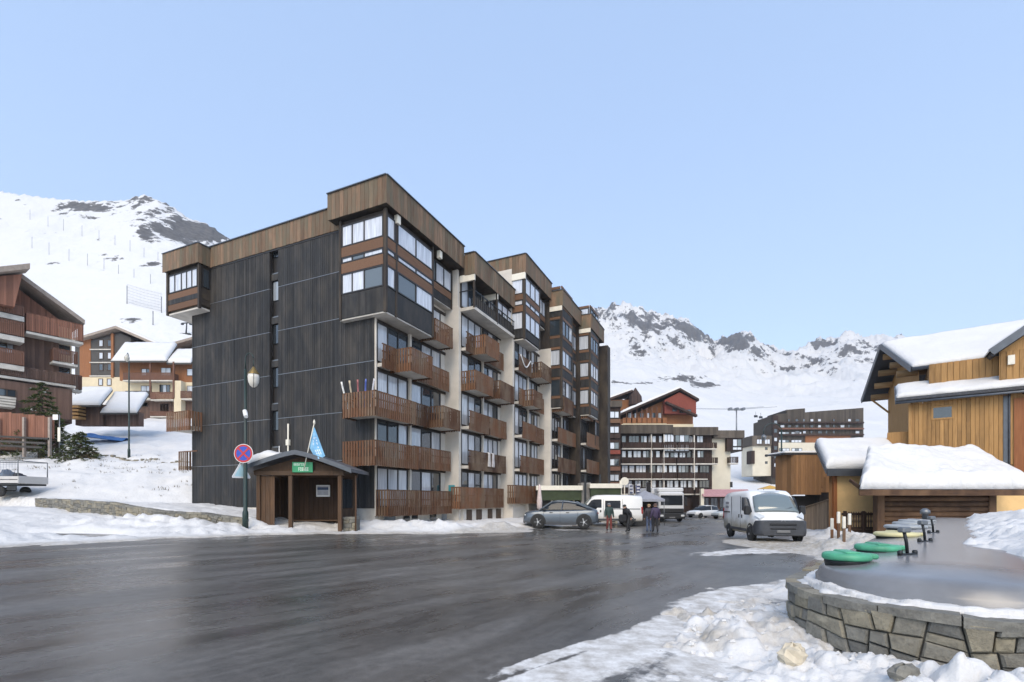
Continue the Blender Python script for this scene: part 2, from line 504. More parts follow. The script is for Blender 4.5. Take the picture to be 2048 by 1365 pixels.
angs_f = np.radians(np.arange(-58, 58.01, .22))
angs_b = np.radians(np.concatenate([np.arange(62, 300, 4.0)]))
rs = np.concatenate([np.geomspace(2.2, 14, 300), np.geomspace(14.12, 60, 230), np.geomspace(60.6, 150, 70)])
gx, gy = polar_grid(rs, np.concatenate([angs_f, angs_b]))
gz, dd, d0, _, _, _ = terrain(gx, np.where(gy > 0, gy, gy))
dirt = sstep(.9, .05, dd)*.75
dirt = np.maximum(dirt, np.exp(-((gx-11.2)/5.2)**2-((gy-20.8)/4.2)**2))
dirt = np.maximum(dirt, .9*sstep(.44, .64, fbm(gx*1.1, gy*1.1, 4, 77))*sstep(16, 6, np.hypot(gx, gy))*sstep(3.0, .2, d0))
grnd = grid_mesh('ground', gx, gy, gz, M['snow'], {'dirt': dirt}, closed=True)
grnd['kind'] = 'structure'

# mountains: snow with bare rock
def mountain_mat():
    t = NT('mountain_snow_and_rock')
    at = t.n('ShaderNodeAttribute', attribute_name='rock')
    v = t.coords('Object')
    brk = t.noise(v, .11, 8, .68)
    brk2 = t.noise(v, .035, 6, .6)
    s = t.math('ADD', at.outputs['Fac'], t.math('MULTIPLY', t.math('SUBTRACT', brk, .5), 1.5))
    s = t.math('ADD', s, t.math('MULTIPLY', t.math('SUBTRACT', brk2, .5), .9))
    f = t.ramp(s, [(.50, (0,0,0)), (.57, (1,1,1))])
    rock = t.ramp(t.noise(v, .3, 6, .7), [(.3, (.055,.054,.056)), (.7, (.17,.16,.15))])
    col = t.mix(f, (.69,.685,.675), rock)
    t.color(col); t.set(Roughness=.8)
    t.b.inputs['Specular IOR Level'].default_value = .2
    t.bump(t.math('ADD', brk, t.math('MULTIPLY', brk2, 2)), .22, 5)
    return t.m
M['mountain'] = mountain_mat()
angs_m = np.concatenate([np.radians(np.arange(-57.8, -12, .13)), np.radians(np.arange(-12, 4, .4)), np.radians(np.arange(4, 57.8, .11))])
rs = np.concatenate([np.geomspace(146, 420, 130), np.geomspace(424, 1500, 170)])
mx_, my_ = polar_grid(rs, angs_m)
mz, _, _, mt, rid, ma = terrain(mx_, my_)
ppx, ppy = 1024+F*ma, 1000-F*(mz-CAMZ)/my_
def blob(cx, cy, rx, ry, s=1.0):
    return s*np.exp(-((ppx-cx)/rx)**2-((ppy-cy)/ry)**2)
gr0 = np.gradient(mz, axis=0)/np.gradient(rs)[:, None]
steep = sstep(.45, 1.1, np.abs(gr0))
rock = .07 + .20*steep*sstep(.3, .8, mt)
right = sstep(.0, .1, ma)
rock = rock + (1-right)*(.16*fbm(mx_*.03, my_*.03, 3, 15)+.06*sstep(.5, .95, mt)*sstep(-.85, -.7, ma))
rock = rock + right*(.30*sstep(.55, .9, mt)*sstep(.5, .72, fbm(mx_*.012, my_*.012, 4, 5, .5, True)) + .12*sstep(.75, 1, mt))
for b in [(1300,640,60,22,.22),(1380,665,34,22,.34),(1270,705,22,30,.42),(1330,700,45,22,.2),(1480,685,34,14,.34),(1520,705,30,12,.22),
          (1365,757,50,9,.6),(1415,770,38,8,.62),(1295,765,30,8,.35),(1240,765,30,9,.4),(1390,720,28,7,.3),(1575,738,26,6,.32),(1660,745,40,8,.3),
          (1620,720,30,7,.25),(1715,760,26,6,.3),(1690,700,50,10,.18),
          (170,414,52,8,.62),(150,432,30,6,.3),(290,470,16,14,.45),(330,440,80,34,.3),(400,462,60,18,.46),(360,478,30,14,.3),(440,472,20,12,.4),
          (280,398,40,8,.25),(345,408,20,6,.35),(110,527,22,6,.35),(225,515,30,8,.3),(300,530,30,5,.3),(60,460,30,5,.2),(250,640,40,10,.2),(120,555,40,10,.16)]:
    rock = rock + blob(*b)
mt_o = grid_mesh('mountains', mx_, my_, mz, M['mountain'], {'rock': rock})
mt_o['kind'] = 'structure'

# wet road: dark asphalt with meltwater, thin slush and old snow left in the tracks
def road_mat():
    t = NT('wet_asphalt')
    v = t.coords('Object')
    ro_ = t.n('ShaderNodeMapping'); ro_.inputs['Rotation'].default_value = (0, 0, R(-52)); t.l(v, ro_.inputs['Vector'])
    wob = t.n('ShaderNodeMix', data_type='RGBA', blend_type='ADD'); wob.inputs[0].default_value = 2.2
    wnz = t.n('ShaderNodeTexNoise'); wnz.inputs['Scale'].default_value = .12; t.l(v, wnz.inputs['Vector'])
    t.l(ro_.outputs[0], wob.inputs[6]); t.l(wnz.outputs['Color'], wob.inputs[7])
    tr = t.n('ShaderNodeMapping'); tr.inputs['Scale'].default_value = (.15, .95, 1)
    t.l(wob.outputs[2], tr.inputs['Vector'])
    streak = t.noise(tr.outputs[0], 1.1, 6, .6)
    big = t.noise(v, .22, 4, .55)
    grit = t.noise(v, 60, 3, .7)
    col = t.ramp(grit, [(.3, (.036,.034,.031)), (.7, (.095,.089,.081))])
    film = t.ramp(streak, [(.4, (0,)*3), (.75, (1,)*3)])
    col = t.mix(t.math('MULTIPLY', film, .62), col, (.24,.222,.2))
    mott = t.noise(v, 5.5, 6, .7)
    col = t.mix(1.0, col, t.ramp(mott, [(.3, (.72,)*3), (.7, (1.2,)*3)]), 'MULTIPLY')
    slush = t.n('ShaderNodeAttribute', attribute_name='slush')
    sl = t.math('ADD', slush.outputs['Fac'], t.math('MULTIPLY', t.math('SUBTRACT', streak, .5), 1.5))
    sl = t.math('ADD', sl, t.math('MULTIPLY', t.math('SUBTRACT', t.noise(v, 2.5, 6, .7), .5), .9))
    sm = t.ramp(sl, [(.46, (0,)*3), (.62, (1,)*3)])
    col = t.mix(sm, col, t.ramp(t.noise(v, 3, 5, .7), [(.3, (.33,.30,.26)), (.65, (.74,.73,.71))]))
    t.color(col)
    wet = t.ramp(t.math('ADD', t.math('MULTIPLY', big, .45), t.math('MULTIPLY', streak, .55)), [(.40, (.17,)*3), (.62, (.55,)*3)])
    ro = t.n('ShaderNodeMix', data_type='FLOAT'); t.l(sm, ro.inputs[0]); t.l(wet, ro.inputs[2]); ro.inputs[3].default_value = .7
    t.l(ro.outputs[0], t.b.inputs['Roughness'])
    t.b.inputs['Specular IOR Level'].default_value = .5
    h = t.math('ADD', t.math('ADD', t.math('MULTIPLY', grit, .4), t.math('MULTIPLY', streak, .5)), t.math('MULTIPLY', mott, .35))
    t.bump(h, .16, .02)
    return t.m
M['road'] = road_mat()
rx0 = np.concatenate([np.arange(-70, -20, 1.0), np.arange(-20, 20, .25), np.arange(20, 46, .8)])
ry0 = np.concatenate([np.arange(-30, 2, 1.0), np.arange(2, 40, .25), np.arange(40, 112, .9)])
Y_, X_ = np.meshgrid(ry0, rx0, indexing='ij')
sl = np.full(X_.shape, -.30)
def spot(cx, cy, rx, ry, s, rot=0):
    c, sn = math.cos(R(rot)), math.sin(R(rot))
    u = (X_-cx)*c+(Y_-cy)*sn; w = -(X_-cx)*sn+(Y_-cy)*c
    return s*np.exp(-(u/rx)**2-(w/ry)**2)
dR = poly_sdist(X_, Y_, ROAD)
sl = sl + .55*sstep(-1.8, 0, dR)*sstep(24, 14, Y_)*sstep(-4, 0, X_) + .35*sstep(-.9, 0, dR)
for s in [(11.5,20.3,4.4,1.5,1.1,25),(7.6,18.2,2.6,.7,.75,35),(13,24.5,3.5,3,.8,0),(2.6,30.2,4.2,1.2,.95,5),(-.5,27.2,3.5,.5,.9,5),(1.2,25.6,1.8,.22,.75,8),
          (.75,6.2,1.5,.10,1.2,41),(1.9,7.5,.35,.07,1.2,40),(.3,5.3,.8,.13,1.2,40),(1.4,6.3,.5,.1,.9,40),(2.0,6.9,.3,.06,.9,30),(4.2,10.2,1.5,.3,.7,45),(-17,17.5,3,1.2,.5,10),(5.5,26.5,2.5,1,.35,30)]:
    sl = sl + spot(*s)
road = grid_mesh('road', X_.T, Y_.T, plane_z(X_, Y_).T, M['road'], {'slush': sl.T})
road['kind'] = 'structure'
# ------------------------------------------------------------------ the long apartment block
# local frame: x runs along the balcony front (s), y runs along the dark gable (t); -y is out of the balcony front, -x out of the gable
BLD = thing('apartment_building', 'long dark-clad apartment block with brown timber balconies and stepped roof boxes beside the road', 'building',
            (-7.6, 27.3, 0), math.atan2(.910, .414))
S = [0, 7.3, 14.0, 20.0, 25.8, 31.0, 36.0]
RISE = [0, .15, .3, .6, .8, 1.0]
LV = [1.4, 4.1, 6.8, 9.5, 12.2, 14.9, 17.6]
def P(i): return float(i)
def window(parent, s0, s1, p, z0, z1, n=3, mat='glass', frame='frame', w=.07, depth=.09, splits=None):
    """window in the balcony front: frame proud of the wall, one pane object per light"""
    m = MB()
    y0, y1 = -p-depth, -p+.03
    m.box(s0, s1, y0, y1, z1-w, z1); m.box(s0, s1, y0, y1, z0, z0+w)
    xs = splits or [s0+(s1-s0)*k/n for k in range(n+1)]
    xs = [s0]+list(xs[1:-1])+[s1]
    for k, x in enumerate(xs):
        a = x if k == 0 else x-w/2
        if k == len(xs)-1: a = x-w
        m.box(a, a+w, y0+.002, y1-.002, z0+w, z1-w)
    wo_ = m.build('window', M[frame], parent)
    for k in range(len(xs)-1):
        a = xs[k]+(w if k == 0 else w/2); b = xs[k+1]-(w if k == len(xs)-2 else w/2)
        link('pane', shared_box('pane', M[mat], b-a+.01, .02, z1-z0-2*w+.01), wo_, (a-.005, -p-.04, z0+w-.005))
    return wo_
def gable_window(parent, t0, t1, q, z0, z1, n=2, mat='glass_pale', frame='frame', w=.07, depth=.07):
    m = MB(); x0, x1 = -q-depth, -q+.03
    m.box(x0, x1, t0, t1, z1-w, z1); m.box(x0, x1, t0, t1, z0, z0+w)
    ts = [t0+(t1-t0)*k/n for k in range(n+1)] if isinstance(n, int) else [t0+(t1-t0)*k for k in n]
    for k, y in enumerate(ts):
        a = y if k == 0 else y-w/2
        if k == len(ts)-1: a = y-w
        m.box(x0+.002, x1-.002, a, a+w, z0+w, z1-w)
    wo_ = m.build('window', M[frame], parent)
    for k in range(len(ts)-1):
        a = ts[k]+(w if k == 0 else w/2); b = ts[k+1]-(w if k == len(ts)-2 else w/2)
        link('pane', shared_box('pane', M[mat], .02, b-a+.01, z1-z0-2*w+.01), wo_, (-q-.03, a-.005, z0+w-.005))
    return wo_
def slats_run(m, p0, p1, z0, z1, pitch=.19, w=.118, th=.03):
    """vertical slats along a line in the local plan, with the rails behind"""
    d = Vector((p1[0]-p0[0], p1[1]-p0[1])); L = d.length
    if L < .05: return
    d /= L; nrm = Vector((-d.y, d.x))
    n = max(1, int(round(L/pitch)))
    for k in range(n):
        c = (k+.5)*L/n
        ww = w*random.uniform(.9, 1.06); dz = random.uniform(-.012, .012)
        a = Vector(p0[:2]) + d*(c-ww/2); b = Vector(p0[:2]) + d*(c+ww/2)
        vs = []
        for z in (z0+dz, z1+dz):
            vs += [(a.x, a.y, z), (b.x, b.y, z), (b.x+nrm.x*th, b.y+nrm.y*th, z), (a.x+nrm.x*th, a.y+nrm.y*th, z)]
        m.add(vs, [(0,3,2,1),(4,5,6,7),(0,1,5,4),(1,2,6,5),(2,3,7,6),(3,0,4,7)])
def balcony(parent, s0, s1, pw, p1, zf, ends='lr', wrap=0.0, q=0.0, rail_h=1.05, drop=.30, pitch=.185, solid=.42):
    """slab + slatted timber railing; wrap > 0 carries it round the gable corner"""
    m = MB()
    m.box(s0+.09, s1-.05, -p1+.12, -pw+.05, zf-.2, zf)
    if wrap: m.box(s0+.12, -.02, -pw+.05, wrap-.08, zf-.2, zf)
    b = m.build('balcony', M['white_conc'], parent)
    r = MB(); k = MB()
    z0, z1 = zf-drop, zf+rail_h
    runs = [((s0, -p1), (s1, -p1))]
    if wrap:
        runs.append(((s0, wrap), (s0, -p1))); runs.append(((-.02, wrap), (s0, wrap)))
    elif 'l' in ends: runs.append(((s0, -pw), (s0, -p1)))
    if 'r' in ends: runs.append(((s1, -p1), (s1, -pw)))
    for a, c in runs:
        slats_run(r, a, c, z0, z1, pitch)
        dx, dy = c[0]-a[0], c[1]-a[1]; L = math.hypot(dx, dy)
        if L < .06: continue
        nx, ny = -dy/L*.045, dx/L*.045
        for zz, hh in ((z1-.02, .07), (z0+.27, .46), (z0+solid+.5, .06)):
            k.beam((a[0]+nx, a[1]+ny, zz), (c[0]+nx, c[1]+ny, zz), .05, hh)
    r.build('railing_slats', M['rail_wood'], b, kind='stuff')
    k.build('railing_frame', M['rail_dark'], b)
    return b
def board_run(parent, p0, p1, z0, z1, mat, single=True, w=.3, th=.04):
    """vertical boards along a plan line (outer face to the right of travel)"""
    d = Vector((p1[0]-p0[0], p1[1]-p0[1])); L = d.length; d /= L
    n = max(1, int(round(L/w))); ww = L/n
    ang = math.atan2(d.y, d.x)
    if single:
        me = shared_box('board', M[mat], ww-.012, th, z1-z0, .006)
        for k in range(n):
            a = Vector(p0) + d*(k*ww+.006)
            link('board', me, parent, (a.x, a.y, z0+random.uniform(-.012, .012)), ang)
    else:
        m = MB(); nr = Vector((-d.y, d.x))
        for k in range(n):
            a = Vector(p0)+d*(k*ww+.006); b = Vector(p0)+d*((k+1)*ww-.006); o = random.uniform(0, .012)
            vs = [(q_.x, q_.y, z) for z in (z0, z1) for q_ in (a-nr*o, b-nr*o, b+nr*th, a+nr*th)]
            m.add(vs, [(0,3,2,1),(4,5,6,7),(0,1,5,4),(1,2,6,5),(2,3,7,6),(3,0,4,7)])
        m.build('boards', M[mat], parent, kind='stuff')
def parapet(path, z0, z1, inner, mat='fascia', single=True, w=.3):
    """roof box: core + boards on the faces of the path + zinc flashing"""
    m = MB()
    xs0, xs1, ys0, ys1 = inner
    m.box(xs0, xs1, ys0, ys1, z0+.02, z1-.05)
    o = m.build('roof_box', M['dark_wood'], BLD)
    for a, b in zip(path[:-1], path[1:]):
        board_run(o, a, b, z0, z1, mat, single, w)
    f = MB()
    for a, b in zip(path[:-1], path[1:]):
        f.beam((a[0], a[1], z1+.02), (b[0], b[1], z1+.02), .16, .05)
    f.build('flashing', M['zinc'], o)
    return o
def glazed_bay(s0, s1, p, pw, rows, z0, z1, left_to=None, cols=None, leftcols=2, glassm='glass_pale', soffit=True, side_rows=None, gable_q=None):
    """projecting bay: dark posts, brown bands, window strips and a spandrel; rows = (z0, z1, kind)"""
    m = MB()
    tl = -pw if left_to is None else left_to
    m.box(s0+.12, s1-.05, -p+.14, tl-.02 if left_to is not None else -pw+.3, z0+.03, z1-.02)
    o = m.build('bay', M['dark_wood'], BLD)
    if soffit:
        MB().box(s0+.06, s1-.04, -p+.06, tl, z0-.06, z0+.02).build('soffit', M['white_conc'], o)
    cols = cols or [0, .5, 1]
    for c in cols:
        x = s0+(s1-s0)*c
        MB().box(x-.07 if 0 < c < 1 else (x if c == 0 else x-.14), x+.07 if 0 < c < 1 else (x+.14 if c == 0 else x), -p-.03, -p+.15, z0-.03, z1).build('post', M['dark_wood'], o)
    MB().box(s0-.03, s0+.12, tl-.15, tl, z0-.03, z1).build('post', M['dark_wood'], o)
    for za, zb, kind in rows:
        if kind == 'band':
            MB().box(s0+.002, s1, -p-.015, -p+.10, za, zb).build('band', M['band_wood'], o)
            MB().box(s0-.012, s0+.10, -p+.17, tl-.16, za, zb).build('band', M['band_wood'], o)
        elif kind == 'panel':
            MB().box(s0+.145, s1-.145, -p+.01, -p+.12, za, zb).build('spandrel', M['black_clad'], o)
            MB().box(s0+.01, s0+.11, -p+.16, tl-.16, za, zb).build('spandrel', M['black_clad'], o)
        else:
            n = kind if isinstance(kind, int) else 3
            for a, b in zip(cols[:-1], cols[1:]):
                xa, xb = s0+(s1-s0)*a+.1, s0+(s1-s0)*b-.1
                if xb-xa > .3: window(o, xa, xb, p-.06, za, zb, max(1, int(round(n*(b-a)+.001))), glassm)
            if tl-.16-(-p+.17) > .4: gable_window(o, -p+.17, tl-.17, -s0-.06, za, zb, leftcols, glassm)
    return o

# --- body of each module, cross walls and thin columns
ROOF = [18.75, 18.3, 21.0, 20.4, 20.1, 19.0]
for i in range(5):
    m = MB()
    m.box(S[i]+.01, S[i+1]-.01, -P(i)+.05, 15.5 if i == 0 else 13, .2, ROOF[i]-.7)
    if i == 0: m = MB().box(.32, S[1]-.01, .05, 15.6, .2, 18.2)
    m.build('wall', M['white_wall'] if i < 3 else M['dark_wood'], BLD)
    if i:
        MB().box(S[i]-.02, S[i]+.28, -P(i)-.06, -P(i-1)+.1, .2, min(14.9+RISE[i], ROOF[i]-1)).build('cross_wall', M['white_wall'] if i < 4 else M['dark_wood'], BLD)
    mid = S[i] + (S[i+1]-S[i])*(.42 if i == 0 else .5)
    if i < 4:
        MB().box(mid-.09, mid+.09, -P(i)-.18, -P(i)+.04, .3+RISE[i], 12.0+RISE[i]).build('column', M['white_wall'], BLD)
    # windows of the balcony front, one set of lights per flat
    for l in range(7 if i >= 2 else 6):
        z = LV[l]+RISE[i]
        if z+2.2 > ROOF[i]-.8: continue
        for h in (0, 1):
            a, b = (S[i]+(.3 if i else .14), mid-.16) if h == 0 else (mid+.16, S[i+1]-(.75 if i < 5 else .2))
            if i == 0 and h == 0: a = .08
            window(BLD, a, b, P(i), z+.08, z+2.32, 3, 'glass' if i < 3 else 'glass_dark')
        if i < 3:
            MB().box(S[i]+.3 if i else .02, S[i+1]-.02, -P(i)-.02, -P(i)+.04, z+2.34, z+2.52).build('lintel', M['dark_wood'], BLD)
# white edge of the gable wall
MB().box(-.02, .10, -.07, .3, 1.0, 15.0).build('wall_edge', M['white_wall'], BLD)

# --- gable: black boarding in storey-high panels either side of the stair slot
gz_ = [1.4, 4.15, 6.9, 9.6, 12.3, 15.0, 17.55]
def clad_panel(t0, t1, z0, z1):
    m = MB(); n = int(round((t1-t0)/.16)); w = (t1-t0)/n
    for k in range(n):
        a, b = t0+k*w, t0+(k+1)*w
        o = random.uniform(0, .012)
        m.add([(-.05-o,a+.006,z0),(-.05-o,b-.006,z0),(.02,b-.006,z0),(.02,a+.006,z0),(-.05-o,a+.006,z1),(-.05-o,b-.006,z1),(.02,b-.006,z1),(.02,a+.006,z1)],
              [(0,4,5,1),(0,1,2,3),(4,7,6,5),(0,3,7,4),(1,5,6,2)])
    return m.build('cladding_panel', M['black_clad'], BLD)
for a, b in zip(gz_[:-1], gz_[1:]):
    clad_panel(.0, 7.45, a+.025, b-.012); clad_panel(8.19, 15.72, a+.025, b-.012)
    if b < 17: MB().box(-.07, .03, .0, 7.45, b-.012, b+.022).box(-.07, .03, 8.19, 15.72, b-.012, b+.022).build('drip_strip', M['metal_grey'], BLD)
MB().box(.02, .115, .02, 7.45, 1.42, 17.5).box(.02, .115, 8.19, 15.7, 1.42, 17.5).build('backing_wall', M['frame'], BLD)
MB().box(-.03, .3, .0, 15.7, -.3, 1.415).build('plinth', M['white_conc'], BLD)
slot = MB().box(.25, .3, 7.3, 8.3, 1.4, 17.3).build('stair_slot', M['frame'], BLD)
for k in range(6):
    zz = 2.4+2.7*k
    if zz > 16: break
    MB().box(.18, .25, 7.5, 8.14, zz+1.15, zz+2.3).build('pane', M['glass_dark'], slot)
    MB().box(.10, .25, 7.46, 8.18, zz+.05, zz+.12).build('ledge', M['metal_grey'], slot)
    MB().box(.06, .25, 7.46, 8.18, zz-.35, zz+.03).build('spandrel', M['black_clad'], slot)
# roof fascia of the gable
rb = MB().box(.05, 7.4, .6, 15.6, 17.5, 18.65).build('roof_box', M['dark_wood'], BLD)
board_run(rb, (-.12, 13.9), (-.12, 2.2), 17.4, 18.75, 'fascia')
MB().beam((-.1, 13.9, 18.78), (-.1, 2.2, 18.78), .18, .06).build('flashing', M['zinc'], rb)
MB().box(-.08, .05, 2.2, 13.9, 17.3, 17.42).build('eave_strip', M['frame'], rb)

# --- corner bay at the top of the gable corner
BR = [(12.08, 13.40, 'panel'), (13.42, 14.58, 3), (14.6, 15.14, 'band'), (15.16, 15.5, 2), (15.52, 16.06, 'band'), (16.08, 17.3, 2)]
glazed_bay(-.45, 4.15, 1.1, 0, BR, 12.05, 17.6, left_to=2.15, cols=[0, .2, 1], leftcols=[0, .45, .74, 1])
parapet([(-.75, 2.75), (-.75, -1.4), (7.45, -1.4)], 17.62, 19.1, (-.7, 7.4, -1.35, 2.7))
# second flat on the same storey, set back
BR2 = [(14.95, 15.5, 'panel'), (15.5, 15.95, 'band'), (16.0, 17.35, 3)]
glazed_bay(4.2, 7.25, .55, 0, BR2, 14.95, 17.6, cols=[0, 1])
# white blind boxes under the fascia
for s_ in (.35, 4.6): MB().box(s_, s_+.28, -1.28, -1.05, 17.15, 17.6).build('blind_box', M['cream_paint'], BLD)
# --- module 1: open loggia under a roof box
parapet([(7.45, -1.4), (7.45, -2.2), (14.9, -2.2), (14.9, -1.2)], 17.15, 18.6, (7.5, 14.85, -2.15, 3.0))
lg = MB().box(7.5, 14.6, -2.15, -.95, 14.78, 15.0).build('loggia_floor', M['white_conc'], BLD)
for x in (7.48, 11.0): MB().box(x, x+.12, -2.17, -1.0, 16.75, 17.2).build('beam', M['cream_paint'], lg)
r_ = MB()
for x0, x1 in ((7.5, 11.0), (11.1, 14.5)):
    r_.beam((x0, -2.1, 16.1), (x1, -2.1, 16.1), .06, .06); r_.beam((x0, -2.1, 15.1), (x1, -2.1, 15.1), .05, .05)
    for k in range(12):
        x = x0+(x1-x0)*(k+.5)/12; r_.beam((x, -2.1, 15.1), (x, -2.1, 16.1), .03, .03)
r_.beam((7.5, -2.1, 16.1), (7.5, -1.0, 16.1), .06, .06)
r_.build('guard_rail', M['metal_dark'], lg)
MB().box(7.5, 14.5, -2.08, -2.04, 14.85, 15.75).build('guard_panel', M['dark_wood'], lg)
for x in (7.56, 11.05, 14.4): MB().box(x-.06, x+.06, -2.16, -2.04, 14.9, 17.2).build('post', M['dark_wood'], lg)
glazed_bay(11.3, 14.4, 1.9, 1.0, [(14.95, 15.9, 'panel'), (15.92, 16.9, 3)], 14.82, 17.15, cols=[0, 1], soffit=False)
# --- module 2: taller, two-storey bay
R3 = [(14.75, 15.4, 'panel'), (15.42, 16.8, 3), (16.82, 17.3, 'band'), (17.32, 17.75, 3), (17.77, 18.2, 'band'), (18.22, 19.55, 3)]
glazed_bay(14.1, 17.4, 3.05, 2.0, R3, 14.65, 19.85, left_to=-1.6, cols=[0, 1], leftcols=1)
glazed_bay(17.5, 19.9, 2.6, 2.0, [(17.3, 17.75, 'panel'), (17.77, 18.2, 'band'), (18.22, 19.55, 3)], 17.2, 19.85, cols=[0, 1])
parapet([(14.05, 1.3), (14.05, -3.15), (20.1, -3.15)], 19.85, 21.3, (14.1, 20.05, -3.1, 1.25))
MB().box(14.02, 14.2, -3.1, -1.0, 19.35, 19.85).build('beam', M['cream_paint'], BLD)
# --- modules 3 to 5: glazed dark bays down the whole height
def deep_rows(zb, n):
    rr = []
    for k in range(n):
        z = zb+2.7*k
        rr += [(z+.02, z+.75, 'panel'), (z+.77, z+1.0, 'band'), (z+1.02, z+2.45, 3), (z+2.47, z+2.68, 'band')]
    return rr
for i, ztop in ((3, 20.6), (4, 20.3)):
    p = P(i)+1.1
    base = LV[3]+RISE[i]+.1
    glazed_bay(S[i]+.1, S[i]+3.2, p, P(i), deep_rows(base, 4 if i < 5 else 3), base-.05, ztop-1.4, left_to=-P(i-1)-.1, cols=[0, 1], leftcols=1, glassm='glass')
    glazed_bay(S[i]+3.3, S[i+1]-.1, p-.4, P(i), deep_rows(base-2.7*(i-3), 4+(i-3) if i < 5 else 4), base-2.7*(i-3)-.05, ztop-1.4, cols=[0, 1], glassm='glass')
    parapet([(S[i]+.05, -P(i-1)-.9), (S[i]+.05, -p-.1), (S[i+1]+.05, -p-.1), (S[i+1]+.05, 3)], ztop-1.4, ztop, (S[i]+.1, S[i+1], -p-.05, 3), single=False)
    MB().box(S[i]+.02, S[i]+.2, -p-.02, -P(i-1)-.9, ztop-1.8, ztop-1.4).build('beam', M['cream_paint'], BLD)

# --- balconies (s0, s1, depth beyond the wall, ends)
# gable-corner wrap balconies on the second and third floors
balcony(BLD, -1.14, 2.75, 0, 1.0, 4.0, 'r', wrap=1.3)
balcony(BLD, -1.14, 2.55, 0, 1.0, 6.62, 'r', wrap=1.3)
balcony(BLD, 2.85, 7.0, 0, .62, 4.1, 'l')
balcony(BLD, 2.6, 4.5, 0, .55, 6.75, '')
balcony(BLD, 4.55, 6.7, 0, 1.55, 6.75, 'lr')
balcony(BLD, .06, 1.25, 0, .5, 9.5, '')
balcony(BLD, 1.3, 3.5, 0, 1.5, 9.5, 'lr')
balcony(BLD, 3.55, 7.0, 0, .5, 9.5, '')
balcony(BLD, 4.3, 6.4, 0, 1.15, 12.2, 'lr')
# ground-floor terrace rail along modules 0 to 2
for a, b, i in ((0, 3.0, 0), (3.05, 6.6, 0), (6.65, 10.2, 1), (10.25, 13.4, 1), (13.45, 17.0, 2), (17.05, 20.2, 2)):
    balcony(BLD, a, b, P(i)-.2, P(i)+(.95 if i == 0 else .55), 1.4+RISE[i]*2, 'l', drop=.42, rail_h=1.05)
def B(i, l, s0, s1, d, ends='lr'):
    balcony(BLD, S[i]+s0, S[i]+s1, P(i), P(i)+d, LV[l]+RISE[i], ends, pitch=.185 if i < 2 else .2)
B(1,4,.3,1.3,.5,''); B(1,4,1.35,3.6,1.4); B(1,4,3.65,6.2,.5,'')
B(1,3,.3,3.0,1.2); B(1,3,3.6,6.1,1.45); 
B(1,2,.3,3.2,.75,'r'); B(1,2,3.3,6.2,.75,'lr')
B(1,1,.3,6.2,.7,'r')
B(2,4,.3,2.9,.5,''); B(2,4,3.1,5.6,1.3)
B(2,3,.3,1.3,.5,''); B(2,3,1.3,3.4,1.3); B(2,3,3.5,5.6,.6,'')
B(2,2,.3,3.2,.8,'r'); B(2,2,3.3,5.6,.6,'lr')
B(2,1,.3,5.6,.6,'')
B(3,3,.3,3.2,1.2); B(3,2,.3,5.6,.7,''); B(3,1,.3,5.6,.7,'')
B(4,3,.3,2.6,.7); B(4,2,.3,5.2,.7,''); B(4,1,.3,5.2,.7,'')
# lower end piece past the last step
MB().box(31.0, 32.2, -5.6, 8, .2, 18.6).build('end_wall', M['dark_wood'], BLD)

# --- rear corner seen past the gable's left edge
glazed = [(14.75, 15.15, 'band'), (15.17, 15.5, 'panel'), (15.5, 15.9, 'band')]
m = MB().box(-.70, .0, 13.9, 17.2, 14.6, 17.5).box(0, 3, 15.8, 17.2, 14.6, 17.5)
rbay = m.build('rear_bay', M['dark_wood'], BLD)
MB().box(-.74, 3, 13.85, 17.25, 14.5, 14.6).build('soffit', M['white_conc'], rbay)
for za, zb, k in glazed:
    MB().box(-.80, -.70, 14.0, 17.1, za, zb).build('band' if k == 'band' else 'spandrel', M['band_wood' if k == 'band' else 'black_clad'], rbay)
    MB().box(-.72, -.05, 13.80, 13.9, za, zb).build('band', M['dark_wood'], rbay)
gable_window(rbay, 14.05, 17.1, .72, 15.95, 17.2, [0, .19, .37, .55, .78, 1], 'glass_pale')
w_ = MB().box(-.62, -.08, 13.80, 13.88, 15.95, 17.2).build('window', M['frame'], rbay)
MB().box(-.52, -.18, 13.78, 13.80, 16.0, 17.1).build('pane', M['glass'], w_)
for tt in (13.86, 17.18): MB().box(-.84, -.68, tt-.08, tt+.08, 14.5, 17.5).build('post', M['dark_wood'], rbay)
o = MB().box(-.92, 3, 13.75, 17.4, 17.45, 18.5).build('roof_box', M['dark_wood'], BLD)
board_run(o, (-.98, 17.45), (-.98, 13.7), 17.4, 18.65, 'fascia'); board_run(o, (-.98, 13.7), (-.13, 13.7), 17.4, 18.65, 'fascia')
MB().beam((-.95, 17.45, 18.68), (-.95, 13.7, 18.68), .16, .05).beam((-.95, 13.72, 18.68), (-.13, 13.72, 18.68), .16, .05).build('flashing', M['zinc'], o)
for zf, depth, t1 in ((6.8, 1.0, 17.0), (4.2, .45, 16.6)):
    m = MB().box(-depth*.9, 2, 14.7 if depth > .5 else 15.8, t1, zf-.2, zf); b = m.build('balcony', M['white_conc'], BLD)
    r = MB(); slats_run(r, (-depth, t1), (-depth, 14.6 if depth > .5 else 15.75), zf-.3, zf+1.0)
    slats_run(r, (-depth, 14.6 if depth > .5 else 15.75), (-.05, 14.6 if depth > .5 else 15.75), zf-.3, zf+1.0)
    r.build('railing_slats', M['rail_wood'], b, kind='stuff')
    MB().beam((-depth+.05, t1, zf+.98), (-depth+.05, 14.65, zf+.98), .05, .07).build('railing_frame', M['rail_wood'], b)

